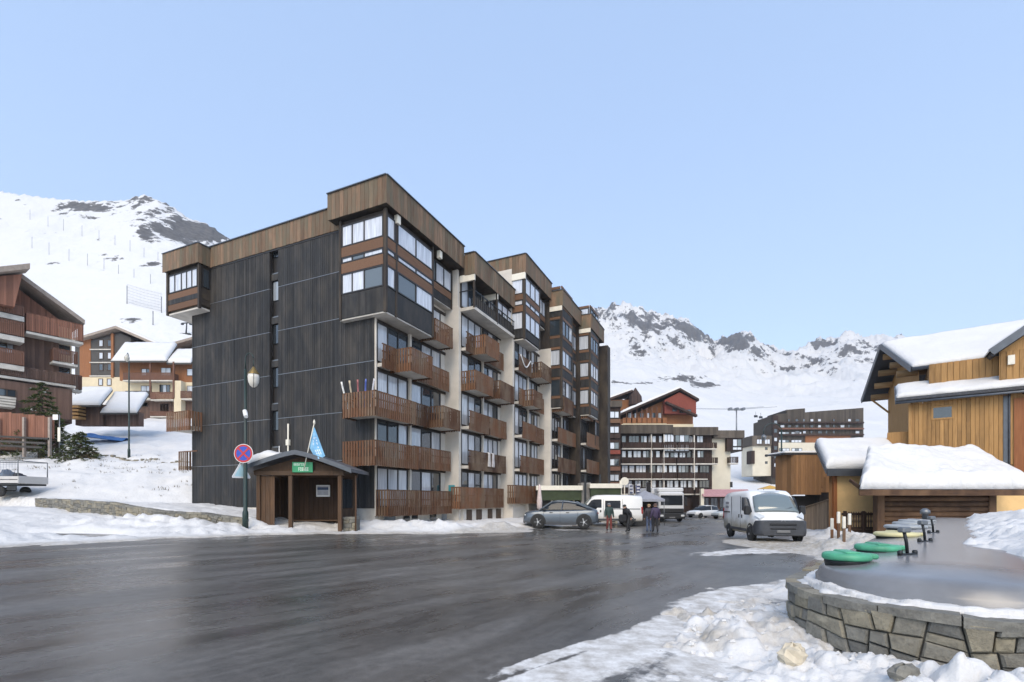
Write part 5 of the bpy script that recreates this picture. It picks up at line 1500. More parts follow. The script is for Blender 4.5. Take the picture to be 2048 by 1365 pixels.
def panel_van(loc, rz, label, white, marks=True, glassm='van_glass'):
    o = thing('delivery_van', label, 'van', loc, rz)
    W = 1.02
    prof = [(-2.48,.42,2.05,.95,.1),(-2.42,.36,2.16,1.0,.16),(-1.5,.34,2.22,1.02,.16),(.0,.34,2.24,1.02,.16),(.75,.34,2.22,1.02,.18),(1.05,.34,2.12,1.01,.22),(1.3,.34,1.88,1.01,.22),(1.62,.34,1.52,1.0,.2),(1.86,.34,1.26,.99,.16),(2.2,.34,1.12,.96,.14),(2.40,.36,.96,.88,.14),(2.47,.42,.80,.80,.1)]
    secs = []
    for x, zb, zs, w, rt in prof:
        tw = .16 if x < 1 else .16
        h = [(w-.05, zb), (w-.01, zb+.12), (w, .9 if zs > 1.1 else (zb+zs)/2), (w-.02 if zs < 1.3 else w-.05, max(zs-rt*1.4, .5)), (w-.08 if zs < 1.3 else w-.13, zs-rt*.5), (w-.24, zs), (w*.45, zs+.03), (0, zs+.035)]
        secs.append((x, h))
    loft(secs).build('body', white, o)
    # windscreen lying on the sloping front
    m = MB(); vs = []
    for x, z, w in ((.93,2.175,.70),(1.3,1.935,.80),(1.62,1.575,.86),(1.83,1.32,.88)):
        for k in range(9):
            u = -1+2*k/8; vs.append((x-.05*abs(u)**3+.035, u*w, z-.045*abs(u)**2+.01))
    m.add(vs, [(i*9+k, i*9+k+1, i*9+10+k, i*9+9+k) for i in range(3) for k in range(8)], True); ws_ = m.build('windscreen', M[glassm], o)
    md = ws_.modifiers.new('thick', 'SOLIDIFY'); md.thickness = .02
    for s in (-1, 1):
        MB().beam((1.86, s*.2-.1, 1.34), (1.72, s*.2+.45, 1.5), .02, .02).build('wiper', M['black_plastic'], o)
        y = s*.985
        MB().prism([(.45,1.22),(1.50,1.22),(1.62,1.32),(1.18,1.86),(.98,1.94),(.45,1.94)], s*.93, s*1.0, 'y').build('side_window', M['car_glass'], o)
        MB().bbox(1.48, 1.66, s*1.12-.12, s*1.12+.12, 1.18, 1.58, .04).build('mirror', M['black_plastic'], o)
        for x in (.32, -1.05): MB().box(x-.008, x+.008, s*1.008-.012, s*1.008+.012, .45, 1.98).build('door_gap', M['plastic'], o)
        for x in (.52, .12): MB().bbox(x-.05, x+.05, s*1.02-.015, s*1.02+.015, 1.0, 1.16, .01).build('door_handle', M['black_plastic'], o)
        MB().bbox(-2.3, -.3, s*1.012-.014, s*1.012+.014, 1.22, 1.27, .01).build('slide_rail', M['plastic'], o) if s > 0 else None
        MB().bbox(-2.0, 1.1, s*1.0-.03, s*1.0+.03, .42, .55, .015).build('side_moulding', M['plastic'], o)
        for x in (1.58, -1.45): arch(o, x, s*.985, .39, 'black_plastic'); wheel(o, x, s*.93, .345, .22, 'steel_rim', 0)
        MB().add([(2.30,s*.62,1.16),(2.36,s*.86,1.02),(2.05,s*.985,1.18),(1.98,s*.93,1.30)], [(0,1,2,3)]).build('headlight', M['lamp_clear'], o)
        MB().bbox(2.36, 2.50, s*.66-.16, s*.66+.16, .60, .68, .02).build('fog_lamp_recess', M['black_plastic'], o)
        MB().bbox(-2.5, -2.38, s*.93-.08, s*.93+.08, .9, 1.4, .02).build('tail_light', M['lamp_red'], o)
    # big dark bumper with grille slots
    bp = [(1.95,.36,.72,1.03),(2.2,.32,.95,1.03),(2.40,.32,.97,.94),(2.53,.36,.93,.8)]
    loft([(x, [(w-.04, zb), (w, zb+.1), (w, zs-.06), (w-.05, zs), (w*.5, zs+.01), (0, zs+.012)]) for x, zb, zs, w in bp]).build('bumper', M['plastic'], o)
    MB().bbox(2.50, 2.56, -.52, .52, .76, .85, .02).build('grille', M['black_plastic'], o)
    MB().bbox(2.50, 2.56, -.5, .5, .60, .66, .02).build('grille', M['black_plastic'], o)
    MB().bbox(2.53, 2.57, -.26, .26, .46, .57, .01).build('number_plate', M['plate'], o)
    for k in (-1, 1):
        MB().beam((2.52, k*.09, .93), (2.52, 0, .98), .02, .025).build('chevron', M['rim'], o)
    if marks:
        for z, h in ((1.62,.11),(1.42,.11)):
            MB().bbox(-1.95, -1.55, -1.025, -.98, z, z+h, .01).build('logo_block', plain('logo_grey', (.22,.22,.24), .6), o)
        MB().bbox(-2.35, -1.35, -1.03, -.98, 1.2, 1.26, .01).build('logo_bar', M['black_plastic'], o)
    return o
WHITE_D = paint('dirty_white_paint', (.80,.80,.79), (.62,1.28,(.36,.30,.19)), .45)
vx, vy = 12.5, 24.7
van1 = panel_van((vx, vy, pz(vx, vy)+.10), R(262), 'dirty white panel van with dark bumper facing the camera on slush', WHITE_D)
van1.scale = (1.08, 1.08, 1.08)
WHITE_2 = paint('cream_white_paint', (.74,.73,.70), (.4,.8,(.42,.39,.33)), .4)
v2 = panel_van((7.0, 36.6, pz(7.0, 36.6)), R(176), 'plain white van parked behind the grey SUV', WHITE_2, False)
MB().prism([(-.9,1.3),(.2,1.3),(.2,1.85),(-.9,1.85)], 1.0, 1.02, 'y').build('side_window', M['car_glass'], v2)

# box lorry facing the camera
tx, ty = 14.6, 45.0
tk = thing('lorry', 'white box lorry with dark windscreen and black bumper behind the pedestrians', 'lorry', (tx, ty, pz(tx, ty)))
TW = paint('lorry_white', (.6,.61,.62), (.6,1.1,(.2,.2,.2)), .4)
MB().bbox(-1.15, 1.15, .05, 2.0, .75, 2.75, .12).build('cab', TW, tk)
MB().bbox(-1.0, 1.0, .0, .08, 1.55, 2.45, .05).build('windscreen', M['car_glass'], tk)
MB().bbox(-1.1, 1.1, -.05, .12, .85, 1.25, .05).build('grille', M['black_plastic'], tk)
MB().bbox(-1.22, 1.22, -.15, .4, .3, .82, .06).build('bumper', M['black_plastic'], tk)
MB().bbox(-1.25, 1.3, 2.1, 8.0, .9, 3.2, .05).build('box_body', TW, tk)
MB().bbox(1.14, 1.17, .5, 1.9, 1.0, 2.7, .01).build('blue_panel', plain('blue_vinyl', (.07,.09,.28), .5), tk)
MB().bbox(-1.2, 1.2, .3, 1.6, 2.75, 3.15, .1).build('air_deflector', TW, tk)
for s in (-1, 1):
    for y in (.9, 5.6, 6.7): 
        MB().lathe([(.3,-.14),(.46,-.14),(.5,-.1),(.5,.1),(.46,.14),(.3,.14)], n=18, axis='x').build('wheel', M['tyre'], tk, (s*1.0, y, .5))
    MB().bbox(s*1.35-.1, s*1.35+.1, .1, .25, 1.5, 2.3, .03).build('mirror', M['black_plastic'], tk)
    MB().bbox(s*.95-.16, s*.95+.16, -.17, -.1, .5, .68, .02).build('headlight', M['lamp_clear'], tk)
MB().bbox(-.26, .26, -.17, -.14, .38, .48, .01).build('number_plate', M['plate'], tk)

def hatchback(loc, rz, label, mat):
    o = thing('parked_car', label, 'car', loc, rz, 'cars parked further up the street')
    prof = [(-2.0,.4,.85,.74),(-1.9,.3,.95,.84),(-1,.24,.95,.87),(0,.22,.94,.88),(1.0,.24,.9,.87),(1.6,.28,.84,.82),(2.0,.34,.66,.72)]
    loft([(x, ring(w, zb, zs)) for x, zb, zs, w in prof]).build('body', mat, o)
    gh = [(-1.95,.95,.62),(-1.6,1.38,.6),(-.6,1.47,.6),(.2,1.44,.6),(.75,1.2,.64),(1.15,.92,.68)]
    loft([(x, [(.78,.88),(.74,.95),(wt+.05,zt-.1),(wt-.04,zt),(0,zt+.03)]) for x, zt, wt in gh]).build('windows', M['car_glass'], o)
    loft([(x, [(wt+.03,zt-.04),(wt-.03,zt+.015),(0,zt+.045)]) for x, zt, wt in gh[1:4]]).build('roof', mat, o)
    for s in (-1, 1):
        for x in (1.25, -1.25): wheel(o, x, s*.80, .31, .2, 'steel_rim', 0)
        MB().bbox(1.78, 1.98, s*.58-.14, s*.58+.14, .62, .74, .03).build('headlight', M['lamp_clear'], o)
        MB().beam((-.55,s*.78,.95),(-.6,s*.63,1.46),.04,.08).build('pillar', mat, o)
    MB().bbox(1.9, 2.05, -.6, .6, .32, .5, .03).build('bumper', M['plastic'], o)
    return o
cw = paint('car_white', (.66,.67,.68), None, .35); cg = paint('car_silver', (.42,.45,.46), None, .35)
hatchback((23.3, 60, pz(23.3, 60)), R(205), 'white hatchback parked beside the lorry up the street', cw)
hatchback((25.2, 57, pz(25.2, 57)), R(195), 'pale silver hatchback parked just behind the dirty white van', cg)
snow_t = MB()
# flat-bed truck with caged sides at the left edge
flx, fly = -33.6, 32.2
ft = thing('flatbed_truck', 'pale flatbed truck with wire cage sides loaded with sacks beside the stone wall', 'truck', (flx, fly, gz_at(flx+1.2, fly)+.02), R(2))
PG = paint('pale_grey_paint', (.5,.48,.46), (.3,.7,(.4,.37,.33)), .5)
MB().bbox(-2.2, 2.2, -1.0, 1.0, .72, .84, .02).build('bed', M['black_plastic'], ft)
for z in (.86, 1.1): MB().bbox(-2.2, 2.25, -1.06, -1.0, z, z+.2, .02).build('side_board', PG, ft)
for z in (.86, 1.1): MB().bbox(-2.2, 2.25, 1.0, 1.06, z, z+.2, .02).build('side_board', PG, ft)
MB().bbox(2.2, 2.27, -1.06, 1.06, .84, 1.32, .02).build('tail_board', PG, ft)
for y in (-1.03, 1.03):
    MB().tube([(2.22,y,1.3),(2.22,y,2.28),(-2.2,y,2.36),(-2.2,y,1.3)], .035, 8).build('cage_rail', M['metal_grey'], ft)
MB().tube([(2.22,-1.03,2.28),(2.22,1.03,2.28)], .035, 8).build('cage_rail', M['metal_grey'], ft)
ms = MB()
for k in range(24):
    x = -2.1+k*.18; ms.beam((x,-1.03,1.3),(x,-1.03,2.3),.008,.008)
for k in range(6): ms.beam((-2.2,-1.03,1.4+k*.16),(2.2,-1.03,1.4+k*.16),.008,.008)
ms.build('wire_mesh', M['metal_grey'], ft, kind='stuff')
for s in (-1, 1):
    for x in (.95, -.05): wheel(ft, x, s*.85, .34, .2, 'steel_rim', 0)
MB().bbox(1.5, 2.1, -1.02, -.95, .4, .68, .02).build('mud_flap', M['black_plastic'], ft)
MB().bbox(-4.3, -2.5, -.95, .95, .45, 2.2, .2).build('cab', PG, ft)
def sack(x, y, s, col, k, lab):
    rock_obj('sack', lab, 'sack', (flx+x, fly+y, gz_at(flx+1.2, fly)+.85+s[2]*.85), s, plain('sack_'+k, col, .7, .3), hash(k) % 97 if False else len(k)*7, 'sacks on the flatbed truck')
sack(1.75, -.4, (.42,.45,.36), (.02,.02,.03), 'black', 'black sack at the tail end of the flatbed load')
sack(1.0, -.4, (.45,.45,.48), (.12,.15,.2), 'slate', 'slate blue sack in the middle of the flatbed load')
sack(.3, -.4, (.38,.42,.4), (.05,.07,.07), 'darkgreen', 'dark green sack in the flatbed load')
sack(-.45, -.4, (.45,.45,.55), (.5,.48,.42), 'cream', 'cream sack in the flatbed load')
sack(-.9, .2, (.4,.4,.95), (.1,.1,.13), 'charcoals', 'tall charcoal bundle sticking up from the flatbed load')
# ------------------------------------------------------------------ people: one continuous skinned body each, coloured by limb
M['skin'] = plain('skin', (.48,.29,.21), .55, .08); M['hair_dark'] = plain('dark_hair', (.03,.02,.015), .7, .2)
def person(loc, rz, label, J, colors, hat=None, bag=None, scale=1.0, rad_jacket=1.0):
    """J = joint positions (metres, facing -y); colors = jacket, trousers, boots"""
    names = list(J); idx = {n: i for i, n in enumerate(names)}
    bones = [('pelvis','chest','j'),('chest','neck','j'),('neck','head0','s'),('head0','head1','s'),
             ('pelvis','hipL','t'),('hipL','kneeL','t'),('kneeL','ankL','t'),('ankL','toeL','b'),
             ('pelvis','hipR','t'),('hipR','kneeR','t'),('kneeR','ankR','t'),('ankR','toeR','b'),
             ('chest','shL','j'),('shL','elL','j'),('elL','wrL','j'),('wrL','haL','s'),
             ('chest','shR','j'),('shR','elR','j'),('elR','wrR','j'),('wrR','haR','s')]
    rad = {'pelvis':(.17,.13),'chest':(.19,.14),'neck':(.07,.07),'head0':(.088,.095),'head1':(.07,.085),'hipL':(.105,.11),'hipR':(.105,.11),'kneeL':(.078,.08),'kneeR':(.078,.08),
           'ankL':(.06,.062),'ankR':(.06,.062),'toeL':(.05,.04),'toeR':(.05,.04),'shL':(.085,.085),'shR':(.085,.085),'elL':(.066,.066),'elR':(.066,.066),'wrL':(.052,.052),'wrR':(.052,.052),'haL':(.04,.035),'haR':(.04,.035)}
    me = bpy.data.meshes.new('person')
    me.from_pydata([Vector(J[n]) for n in names], [(idx[a], idx[b]) for a, b, _ in bones], [])
    o = bpy.data.objects.new('person', me); COL.objects.link(o)
    sk_ = o.modifiers.new('skin', 'SKIN'); sk_.use_smooth_shade = True
    for n in names:
        d = me.skin_vertices[0].data[idx[n]]; r = rad[n]; k = rad_jacket if n in ('pelvis','chest','shL','shR','elL','elR') else 1
        d.radius = (r[0]*k, r[1]*k); d.use_root = (n == 'pelvis')
    sb = o.modifiers.new('sub', 'SUBSURF'); sb.levels = 1; sb.render_levels = 1
    dg = bpy.context.evaluated_depsgraph_get(); ev = o.evaluated_get(dg)
    nm = bpy.data.meshes.new_from_object(ev); o.modifiers.clear(); o.data = nm; bpy.data.meshes.remove(me)
    nm.materials.clear()
    mats = {'j': colors[0], 't': colors[1], 'b': colors[2], 's': M['skin']}
    order = list(mats); 
    for k in order: nm.materials.append(mats[k])
    segs = [(Vector(J[a]), Vector(J[b]), order.index(c), (rad[a][0]+rad[b][0])/2) for a, b, c in bones]
    for p in nm.polygons:
        c = p.center; best, bi = 1e9, 0
        for a, b, mi, r in segs:
            ab = b-a; t = max(0, min(1, (c-a).dot(ab)/max(ab.length_squared, 1e-9))); dd_ = (a+ab*t-c).length-r
            if dd_ < best: best, bi = dd_, mi
        p.material_index = bi; p.use_smooth = True
    o.location = loc; o.rotation_euler = (0, 0, rz); o.scale = (scale,)*3
    tag(o, label, 'person')
    h0, h1 = Vector(J['head0']), Vector(J['head1']); hc = h0.lerp(h1, .55); f = Vector((0,-1,0))
    for s in (-1, 1): MB().lathe([(0,-.014),(.012,-.008),(.012,.008),(0,.014)], tuple(hc+Vector((s*.035,-.088,.0))), 8).build('eye', M['black_plastic'], o)
    MB().lathe([(0,-.03),(.016,-.02),(.01,.03)], tuple(hc+Vector((0,-.1,-.02))), 8).build('nose', M['skin'], o)
    MB().bbox(hc.x-.025, hc.x+.025, hc.y-.097, hc.y-.085, hc.z-.075, hc.z-.062, .004).build('mouth', M['lamp_red'], o)
    for s in (-1, 1): MB().lathe([(0,-.03),(.02,-.015),(.02,.02),(0,.03)], tuple(hc+Vector((s*.095,0,-.01))), 8).build('ear', M['skin'], o)
    cap = MB().lathe([(.108,-.01),(.112,.04),(.10,.09),(.06,.125),(0,.135)], tuple(hc+Vector((0,.01,.0))), 14)
    cap.build('hat' if hat else 'hair', hat or M['hair_dark'], o)
    # fingers and thumb, slightly curled
    for sd__ in ('L', 'R'):
        w, h = Vector(J['wr'+sd__]), Vector(J['ha'+sd__]); d = (h-w).normalized()
        side = Vector((0,1,0)); 
        for k, ln in enumerate((.06,.075,.08,.065)):
            b = h+side*(k-1.5)*.018
            MB().tube([b, b+d*ln*.6, b+d*ln+Vector((.012*(1 if sd__ == 'R' else -1),0,.0))*-1], [.009,.008,.006], 6).build('finger', M['skin'], o)
        b = w.lerp(h, .5)+side*-.03
        MB().tube([b, b+d*.03+side*-.02, b+d*.06+side*-.025], [.011,.010,.007], 6).build('thumb', M['skin'], o)
    return o
def pose(stride=.12, lean=0.0, armL=(.27,.05), armR=(.27,-.05), bend=0.0, wrists=None):
    """standing or walking; lean tips the trunk forward"""
    def tr(x, y, z):
        k = max(0, z-.92); return (x, y-k*lean, .92+k*math.cos(lean) if z > .92 else z)
    J = {'pelvis': (0,0,.95), 'chest': tr(0,0,1.28), 'neck': tr(0,0,1.47), 'head0': tr(0,-.015,1.56), 'head1': tr(0,-.02,1.68),
         'hipL': (.09,0,.90), 'kneeL': (.10,-stride*.6-.03,.50), 'ankL': (.10,-stride*.9,.085), 'toeL': (.11,-stride*.9-.16,.035),
         'hipR': (-.09,0,.90), 'kneeR': (-.10,stride*.2-.05,.50), 'ankR': (-.10,stride*.9,.085), 'toeR': (-.11,stride*.9-.15,.035),
         'shL': tr(.19,0,1.40), 'elL': tr(armL[0], armL[1], 1.12), 'wrL': tr(armL[0]+.02, armL[1]-.08, .88), 'haL': tr(armL[0]+.02, armL[1]-.11, .79),
         'shR': tr(-.19,0,1.40), 'elR': tr(-armR[0], armR[1], 1.12), 'wrR': tr(-armR[0]-.02, armR[1]-.08, .88), 'haR': tr(-armR[0]-.02, armR[1]-.11, .79)}
    if wrists: J.update(wrists)
    return J
cj = lambda n, c: plain(n, c, .75, .2)
Yp1 = 30.6; x1 = WX(1218, Yp1)
person((x1, Yp1, pz(x1, Yp1)), R(5), 'person in dark green jacket and dark red ski trousers walking towards the camera', pose(.14), (cj('green_jacket',(.03,.055,.05)), cj('red_trousers',(.16,.035,.028)), M['black_plastic']), hat=cj('grey_hat',(.16,.17,.19)), scale=.97, rad_jacket=1.18)
Yp2 = 30.0; x2 = WX(1257, Yp2)
J2 = pose(.22, .45, wrists={})
person((x2, Yp2, pz(x2, Yp2)), R(-60), 'person in black leaning forward and striding beside the white van', J2, (cj('black_jacket',(.022,.023,.028)), cj('black_trousers',(.02,.02,.022)), M['black_plastic']), hat=cj('dark_hat',(.04,.045,.04)), scale=.98, rad_jacket=1.2)
bgx = tag(MB().bbox(-.26,.26,-.12,.12,0,.5,.08).build('carried_bag', cj('black_bag',(.018,.018,.02)), None, (x2-.38, Yp2-.1, pz(x2, Yp2)+.55), R(20)), 'bulky black bag carried at the side of the striding person in black', 'bag')
Yp3 = 30.4; x3 = WX(1298, Yp3)
person((x3, Yp3, pz(x3, Yp3)), R(170), 'person in dark jacket and blue jeans standing left of the purple-coated person', pose(.08), (cj('dark_jacket',(.035,.032,.04)), cj('blue_jeans',(.09,.12,.2)), M['black_plastic']), hat=cj('blond_hair',(.32,.22,.12)), scale=.97, rad_jacket=1.1)
Yp4 = 30.0; x4 = WX(1311, Yp4)
person((x4, Yp4, pz(x4, Yp4)), R(185), 'person in dark purple coat and black trousers seen from behind', pose(.12), (cj('purple_coat',(.05,.035,.075)), cj('black_ski_trousers',(.02,.02,.025)), M['black_plastic']), hat=cj('brown_hat',(.10,.06,.05)), scale=1.0, rad_jacket=1.15)
# ------------------------------------------------------------------ left side: chalets, fence, trees, hillside poles
class Sheet:
    """metres from readings of the photograph at one distance: x to the side, z up"""
    def __init__(s, Y): s.Y = Y; s.k = Y/F
    def x(s, px): return (px-1024)*s.k
    def z(s, py): return CAMZ+(1000-py)*s.k
    def box(s, parent, name, mat, px0, px1, py0, py1, d0, d1, b=0):
        m = MB(); (m.bbox if b else m.box)(s.x(px0), s.x(px1), s.Y+d0, s.Y+d1, s.z(py1), s.z(py0), *([b] if b else []))
        return m.build(name, M[mat], parent)
    def window(s, parent, px0, px1, py0, py1, d, lights=1, mat='glass', frame='frame_brown', w=.07):
        x0, x1, z0, z1 = s.x(px0), s.x(px1), s.z(py1), s.z(py0); m = MB()
        y0, y1 = s.Y+d-.08, s.Y+d+.02
        m.box(x0, x1, y0, y1, z0, z0+w).box(x0, x1, y0, y1, z1-w, z1)
        for k in range(lights+1):
            x = x0+(x1-x0)*k/lights; a = x if k == 0 else (x-w if k == lights else x-w/2)
            m.box(a, a+w, y0+.002, y1-.002, z0+w, z1-w)
        o = m.build('window', M[frame], parent)
        for k in range(lights):
            a = x0+(x1-x0)*k/lights+w*.5; b = x0+(x1-x0)*(k+1)/lights-w*.5
            link('pane', shared_box('pane', M[mat], b-a, .02, z1-z0-2*w+.02), o, (a, s.Y+d-.04, z0+w-.01))
        return o
    def balcony(s, parent, px0, px1, py_top, py_floor, depth, wall=0.0, rail='left_rail', slab='white_conc', pitch=.16, th=.22):
        x0, x1, zf, zt = s.x(px0), s.x(px1), s.z(py_floor), s.z(py_top); y0 = s.Y+wall-depth
        b = MB().box(x0, x1, y0+.08, s.Y+wall+.05, zf-th, zf).build('balcony', M[slab], parent)
        r = MB(); slats_run(r, (x0, y0), (x1, y0), zf+.06, zt, pitch, pitch*.78); slats_run(r, (x0, s.Y+wall), (x0, y0), zf+.06, zt, pitch, pitch*.78); slats_run(r, (x1, y0), (x1, s.Y+wall), zf+.06, zt, pitch, pitch*.78)
        r.build('railing_slats', M[rail], b, kind='stuff')
        MB().beam((x0, y0+.04, zt), (x1, y0+.04, zt), .08, .08).build('handrail', M[rail], b)
        return b
M['left_brown'] = wood('brown_shingle_boards', (.10,.06,.045), (.175,.108,.082), 'z', .8, .25, None, ('x', .22))
M['left_red'] = wood('red_boards', (.19,.085,.055), (.30,.14,.09), 'z', .75, .3, None, ('x', .2))
M['left_rail'] = wood('brown_rail', (.11,.055,.037), (.2,.10,.067), 'z', .75, .35)
M['slate_dark'] = wood('dark_grey_boards', (.05,.047,.045), (.085,.08,.075), 'z', .8, .25)
M['orange_clad'] = wood('orange_brown_boards', (.20,.08,.032), (.32,.14,.06), 'z', .75, .3)
M['cream'] = plain('cream_wall', (.62,.53,.37), .9, .1, scale=.6)
M['tan_edge'] = plain('weathered_verge', (.30,.25,.21), .8, .2)
def gable_roof(parent, sh_, apex, left, right, d0, d1, th=.35, snow=.35, lab=None, edge='tan_edge', seed=1, xf=None):
    """two roof planes from an apex (px, py) running back from d0 to d1"""
    ax_, az = sh_.x(apex[0]), sh_.z(apex[1])
    for p in (left, right):
        if p is None: continue
        x, z = sh_.x(p[0]), sh_.z(p[1])
        c = [(min(x,ax_), z if x < ax_ else az), (max(x,ax_), az if x < ax_ else z)]
        MB().prism([c[0], c[1], (c[1][0], c[1][1]+th), (c[0][0], c[0][1]+th)], sh_.Y+d0, sh_.Y+d1, 'y').build('roof', M[edge], parent)
        if lab:
            U, V = np.meshgrid(np.linspace(0,1,24), np.linspace(0,1,24), indexing='ij')
            X = c[0][0]+U*(c[1][0]-c[0][0]); Yy = sh_.Y+d0+.12+V*(d1-d0-.2); Z = c[0][1]+U*(c[1][1]-c[0][1])+th
            low = U if c[0][1] < c[1][1] else 1-U
            e = np.clip(np.minimum(low*abs(c[1][0]-c[0][0]), np.minimum(V,1-V)*(d1-d0))/.4, 0, 1); nn = fbm(X*.8, Yy*.8, 3, seed)
            o = grid_mesh('roof_snow', X, Yy, Z+.01+snow*np.sqrt(e*(2-e))*(.7+.5*nn), M['snow_roof'])
            md = o.modifiers.new('thick', 'SOLIDIFY'); md.thickness = .05; md.offset = -1
            if xf is not None: o.matrix_world = xf
            tag(o, lab+(' on its slope facing the street' if x < ax_ else ' on its slope facing the apartment block'), 'snow')

# big brown chalet at the left edge
s = Sheet(47.0)
c1 = thing('chalet', 'tall reddish brown chalet with stacked balconies behind the conifer on the left', 'house', (0,0,0))
MB().prism([(s.x(-90),6.5),(s.x(118),6.5),(s.x(118),s.z(640)),(s.x(30),s.z(592)),(s.x(-90),s.z(655))], s.Y, s.Y+9, 'y').build('wall', M['left_brown'], c1)
MB().prism([(s.x(12),s.z(640)),(s.x(119),s.z(640)),(s.x(119),s.z(632)),(s.x(30),s.z(585)),(s.x(12),s.z(594))], s.Y-.06, s.Y-.005, 'y').build('gable_boarding', M['left_red'], c1)
pv = Vector((s.x(80), 47.0, 0))             # its balcony front runs back from the road at an angle
XF1 = Matrix.Translation(pv) @ Matrix.Rotation(R(55), 4, 'Z') @ Matrix.Diagonal((.75, 1, 1, 1)) @ Matrix.Translation(-pv)
c1.matrix_world = XF1
gable_roof(c1, s, (28,572), (-100,640), (163,637), -1.5, 9, .4, .3, 'snow on the roof of the tall reddish brown chalet', seed=2, xf=XF1)
MB().prism([(s.x(-40),s.z(600)),(s.x(44),s.z(566)),(s.x(44),s.z(556)),(s.x(-40),s.z(590))], s.Y-3.2, s.Y-1.55, 'y').build('porch_roof', M['tan_edge'], c1)
MB().prism([(s.x(-40),s.z(640)),(s.x(20),s.z(640)),(s.x(34),s.z(575)),(s.x(-40),s.z(602))], s.Y-2.4, s.Y-.1, 'y').build('porch_gable', M['left_red'], c1)
s.box(c1, 'side_bay', 'cream', 117, 150, 640, 770, .8, 6); s.box(c1, 'side_base', 'left_brown', 117, 150, 770, 840, .7, 6)
s.balcony(c1, 46, 160, 640, 675, 1.5, 0, 'left_red')
s.balcony(c1, 99, 150, 697, 722, 1.2); s.balcony(c1, 117, 166, 740, 770, 1.0, .8); s.window(c1, 120, 146, 678, 697, .8, 2, 'glass_dark')
s.window(c1, 120, 146, 724, 741, .8, 2, 'glass_dark')
for yt, yf in ((630,650),(662,690),(717,745)): s.balcony(c1, -60, 42, yt, yf, 1.6, th=.45)
for y in (640, 692, 700): s.window(c1, -10, 30, y, y+18, 0, 3, 'glass')
s.balcony(c1, -60, 146, 745, 766, 1.2, 0, 'left_brown')
s.box(c1, 'ground_floor', 'left_brown', -60, 140, 774, 836, -.9, 3)
s.window(c1, -20, 30, 790, 805, -.9, 3, 'glass')
for k in range(4): s.box(c1, 'step', 'white_conc', -30, 28-2*k, 806+k*6, 810+k*6, -1.4-.3*k, -.9)
# fence with red boards
fY = 42.6; s = Sheet(fY)
fc = thing('board_fence', 'red-brown board fence with snow-covered rails below the tall chalet', 'fence', (0,0,0))
for k in range(27):
    px = -20+k*4.75; y0 = 824+max(0,px)*.1
    h = s.z(y0)-s.z(878)
    link('board', shared_box('board', M['left_red'], .205, .04, round(h,1), .006), fc, (s.x(px), fY+random.uniform(-.01,.01), s.z(878)))
for y in (874, 884, 893):
    MB().beam((s.x(-22), fY-.4-(y-874)*.03, s.z(y-1)), (s.x(106), fY-.4-(y-874)*.03, s.z(y+5)), .1, .16).build('rail', M['slate_dark'], fc)
for px in (2, 54, 105): MB().bbox(s.x(px)-.09, s.x(px)+.09, fY-.35, fY-.15, s.z(915), s.z(836), .01).build('post', M['tan_edge'], fc)
# sign post and lamp post on the bank
sp_ = thing('sign_post', 'thin post with a small white panel in front of the conifer', 'sign', (WX(119,42), 42, gz_at(WX(119,42), 42)-.1))
MB().tube([(0,0,0),(0,0,4.0)], .04, 8).build('post', M['metal_grey'], sp_); MB().bbox(-.55,-.1,-.05,-.02,3.55,4.0,.01).build('panel', M['white_paint'], sp_)
MB().bbox(-.12,.1,-.06,.0,1.7,2.9,.01).build('marker_panel', M['cream_paint'], sp_)
lx2, ly2 = WX(258,45), 45.0
l2 = thing('street_lamp', 'tall thin dark lamp post standing alone on the snowy bank', 'street lamp', (lx2, ly2, gz_at(lx2, ly2)-.1))
MB().lathe([(.11,0),(.11,.8),(.07,.9),(.06,7.0),(.04,9.0)], n=10).build('post', M['pole_green'], l2)
MB().tube([(0,0,9.0),(.05,-.1,9.35),(.2,-.4,9.5),(.36,-.7,9.3)], .03, 6).build('arm', M['pole_green'], l2)
MB().lathe([(.03,9.3),(.2,9.05),(.22,8.95),(.15,8.7),(0,8.62)], (.37,-.72,0), 10).build('lantern', plain('lantern_glass', (.5,.48,.42), .2), l2)

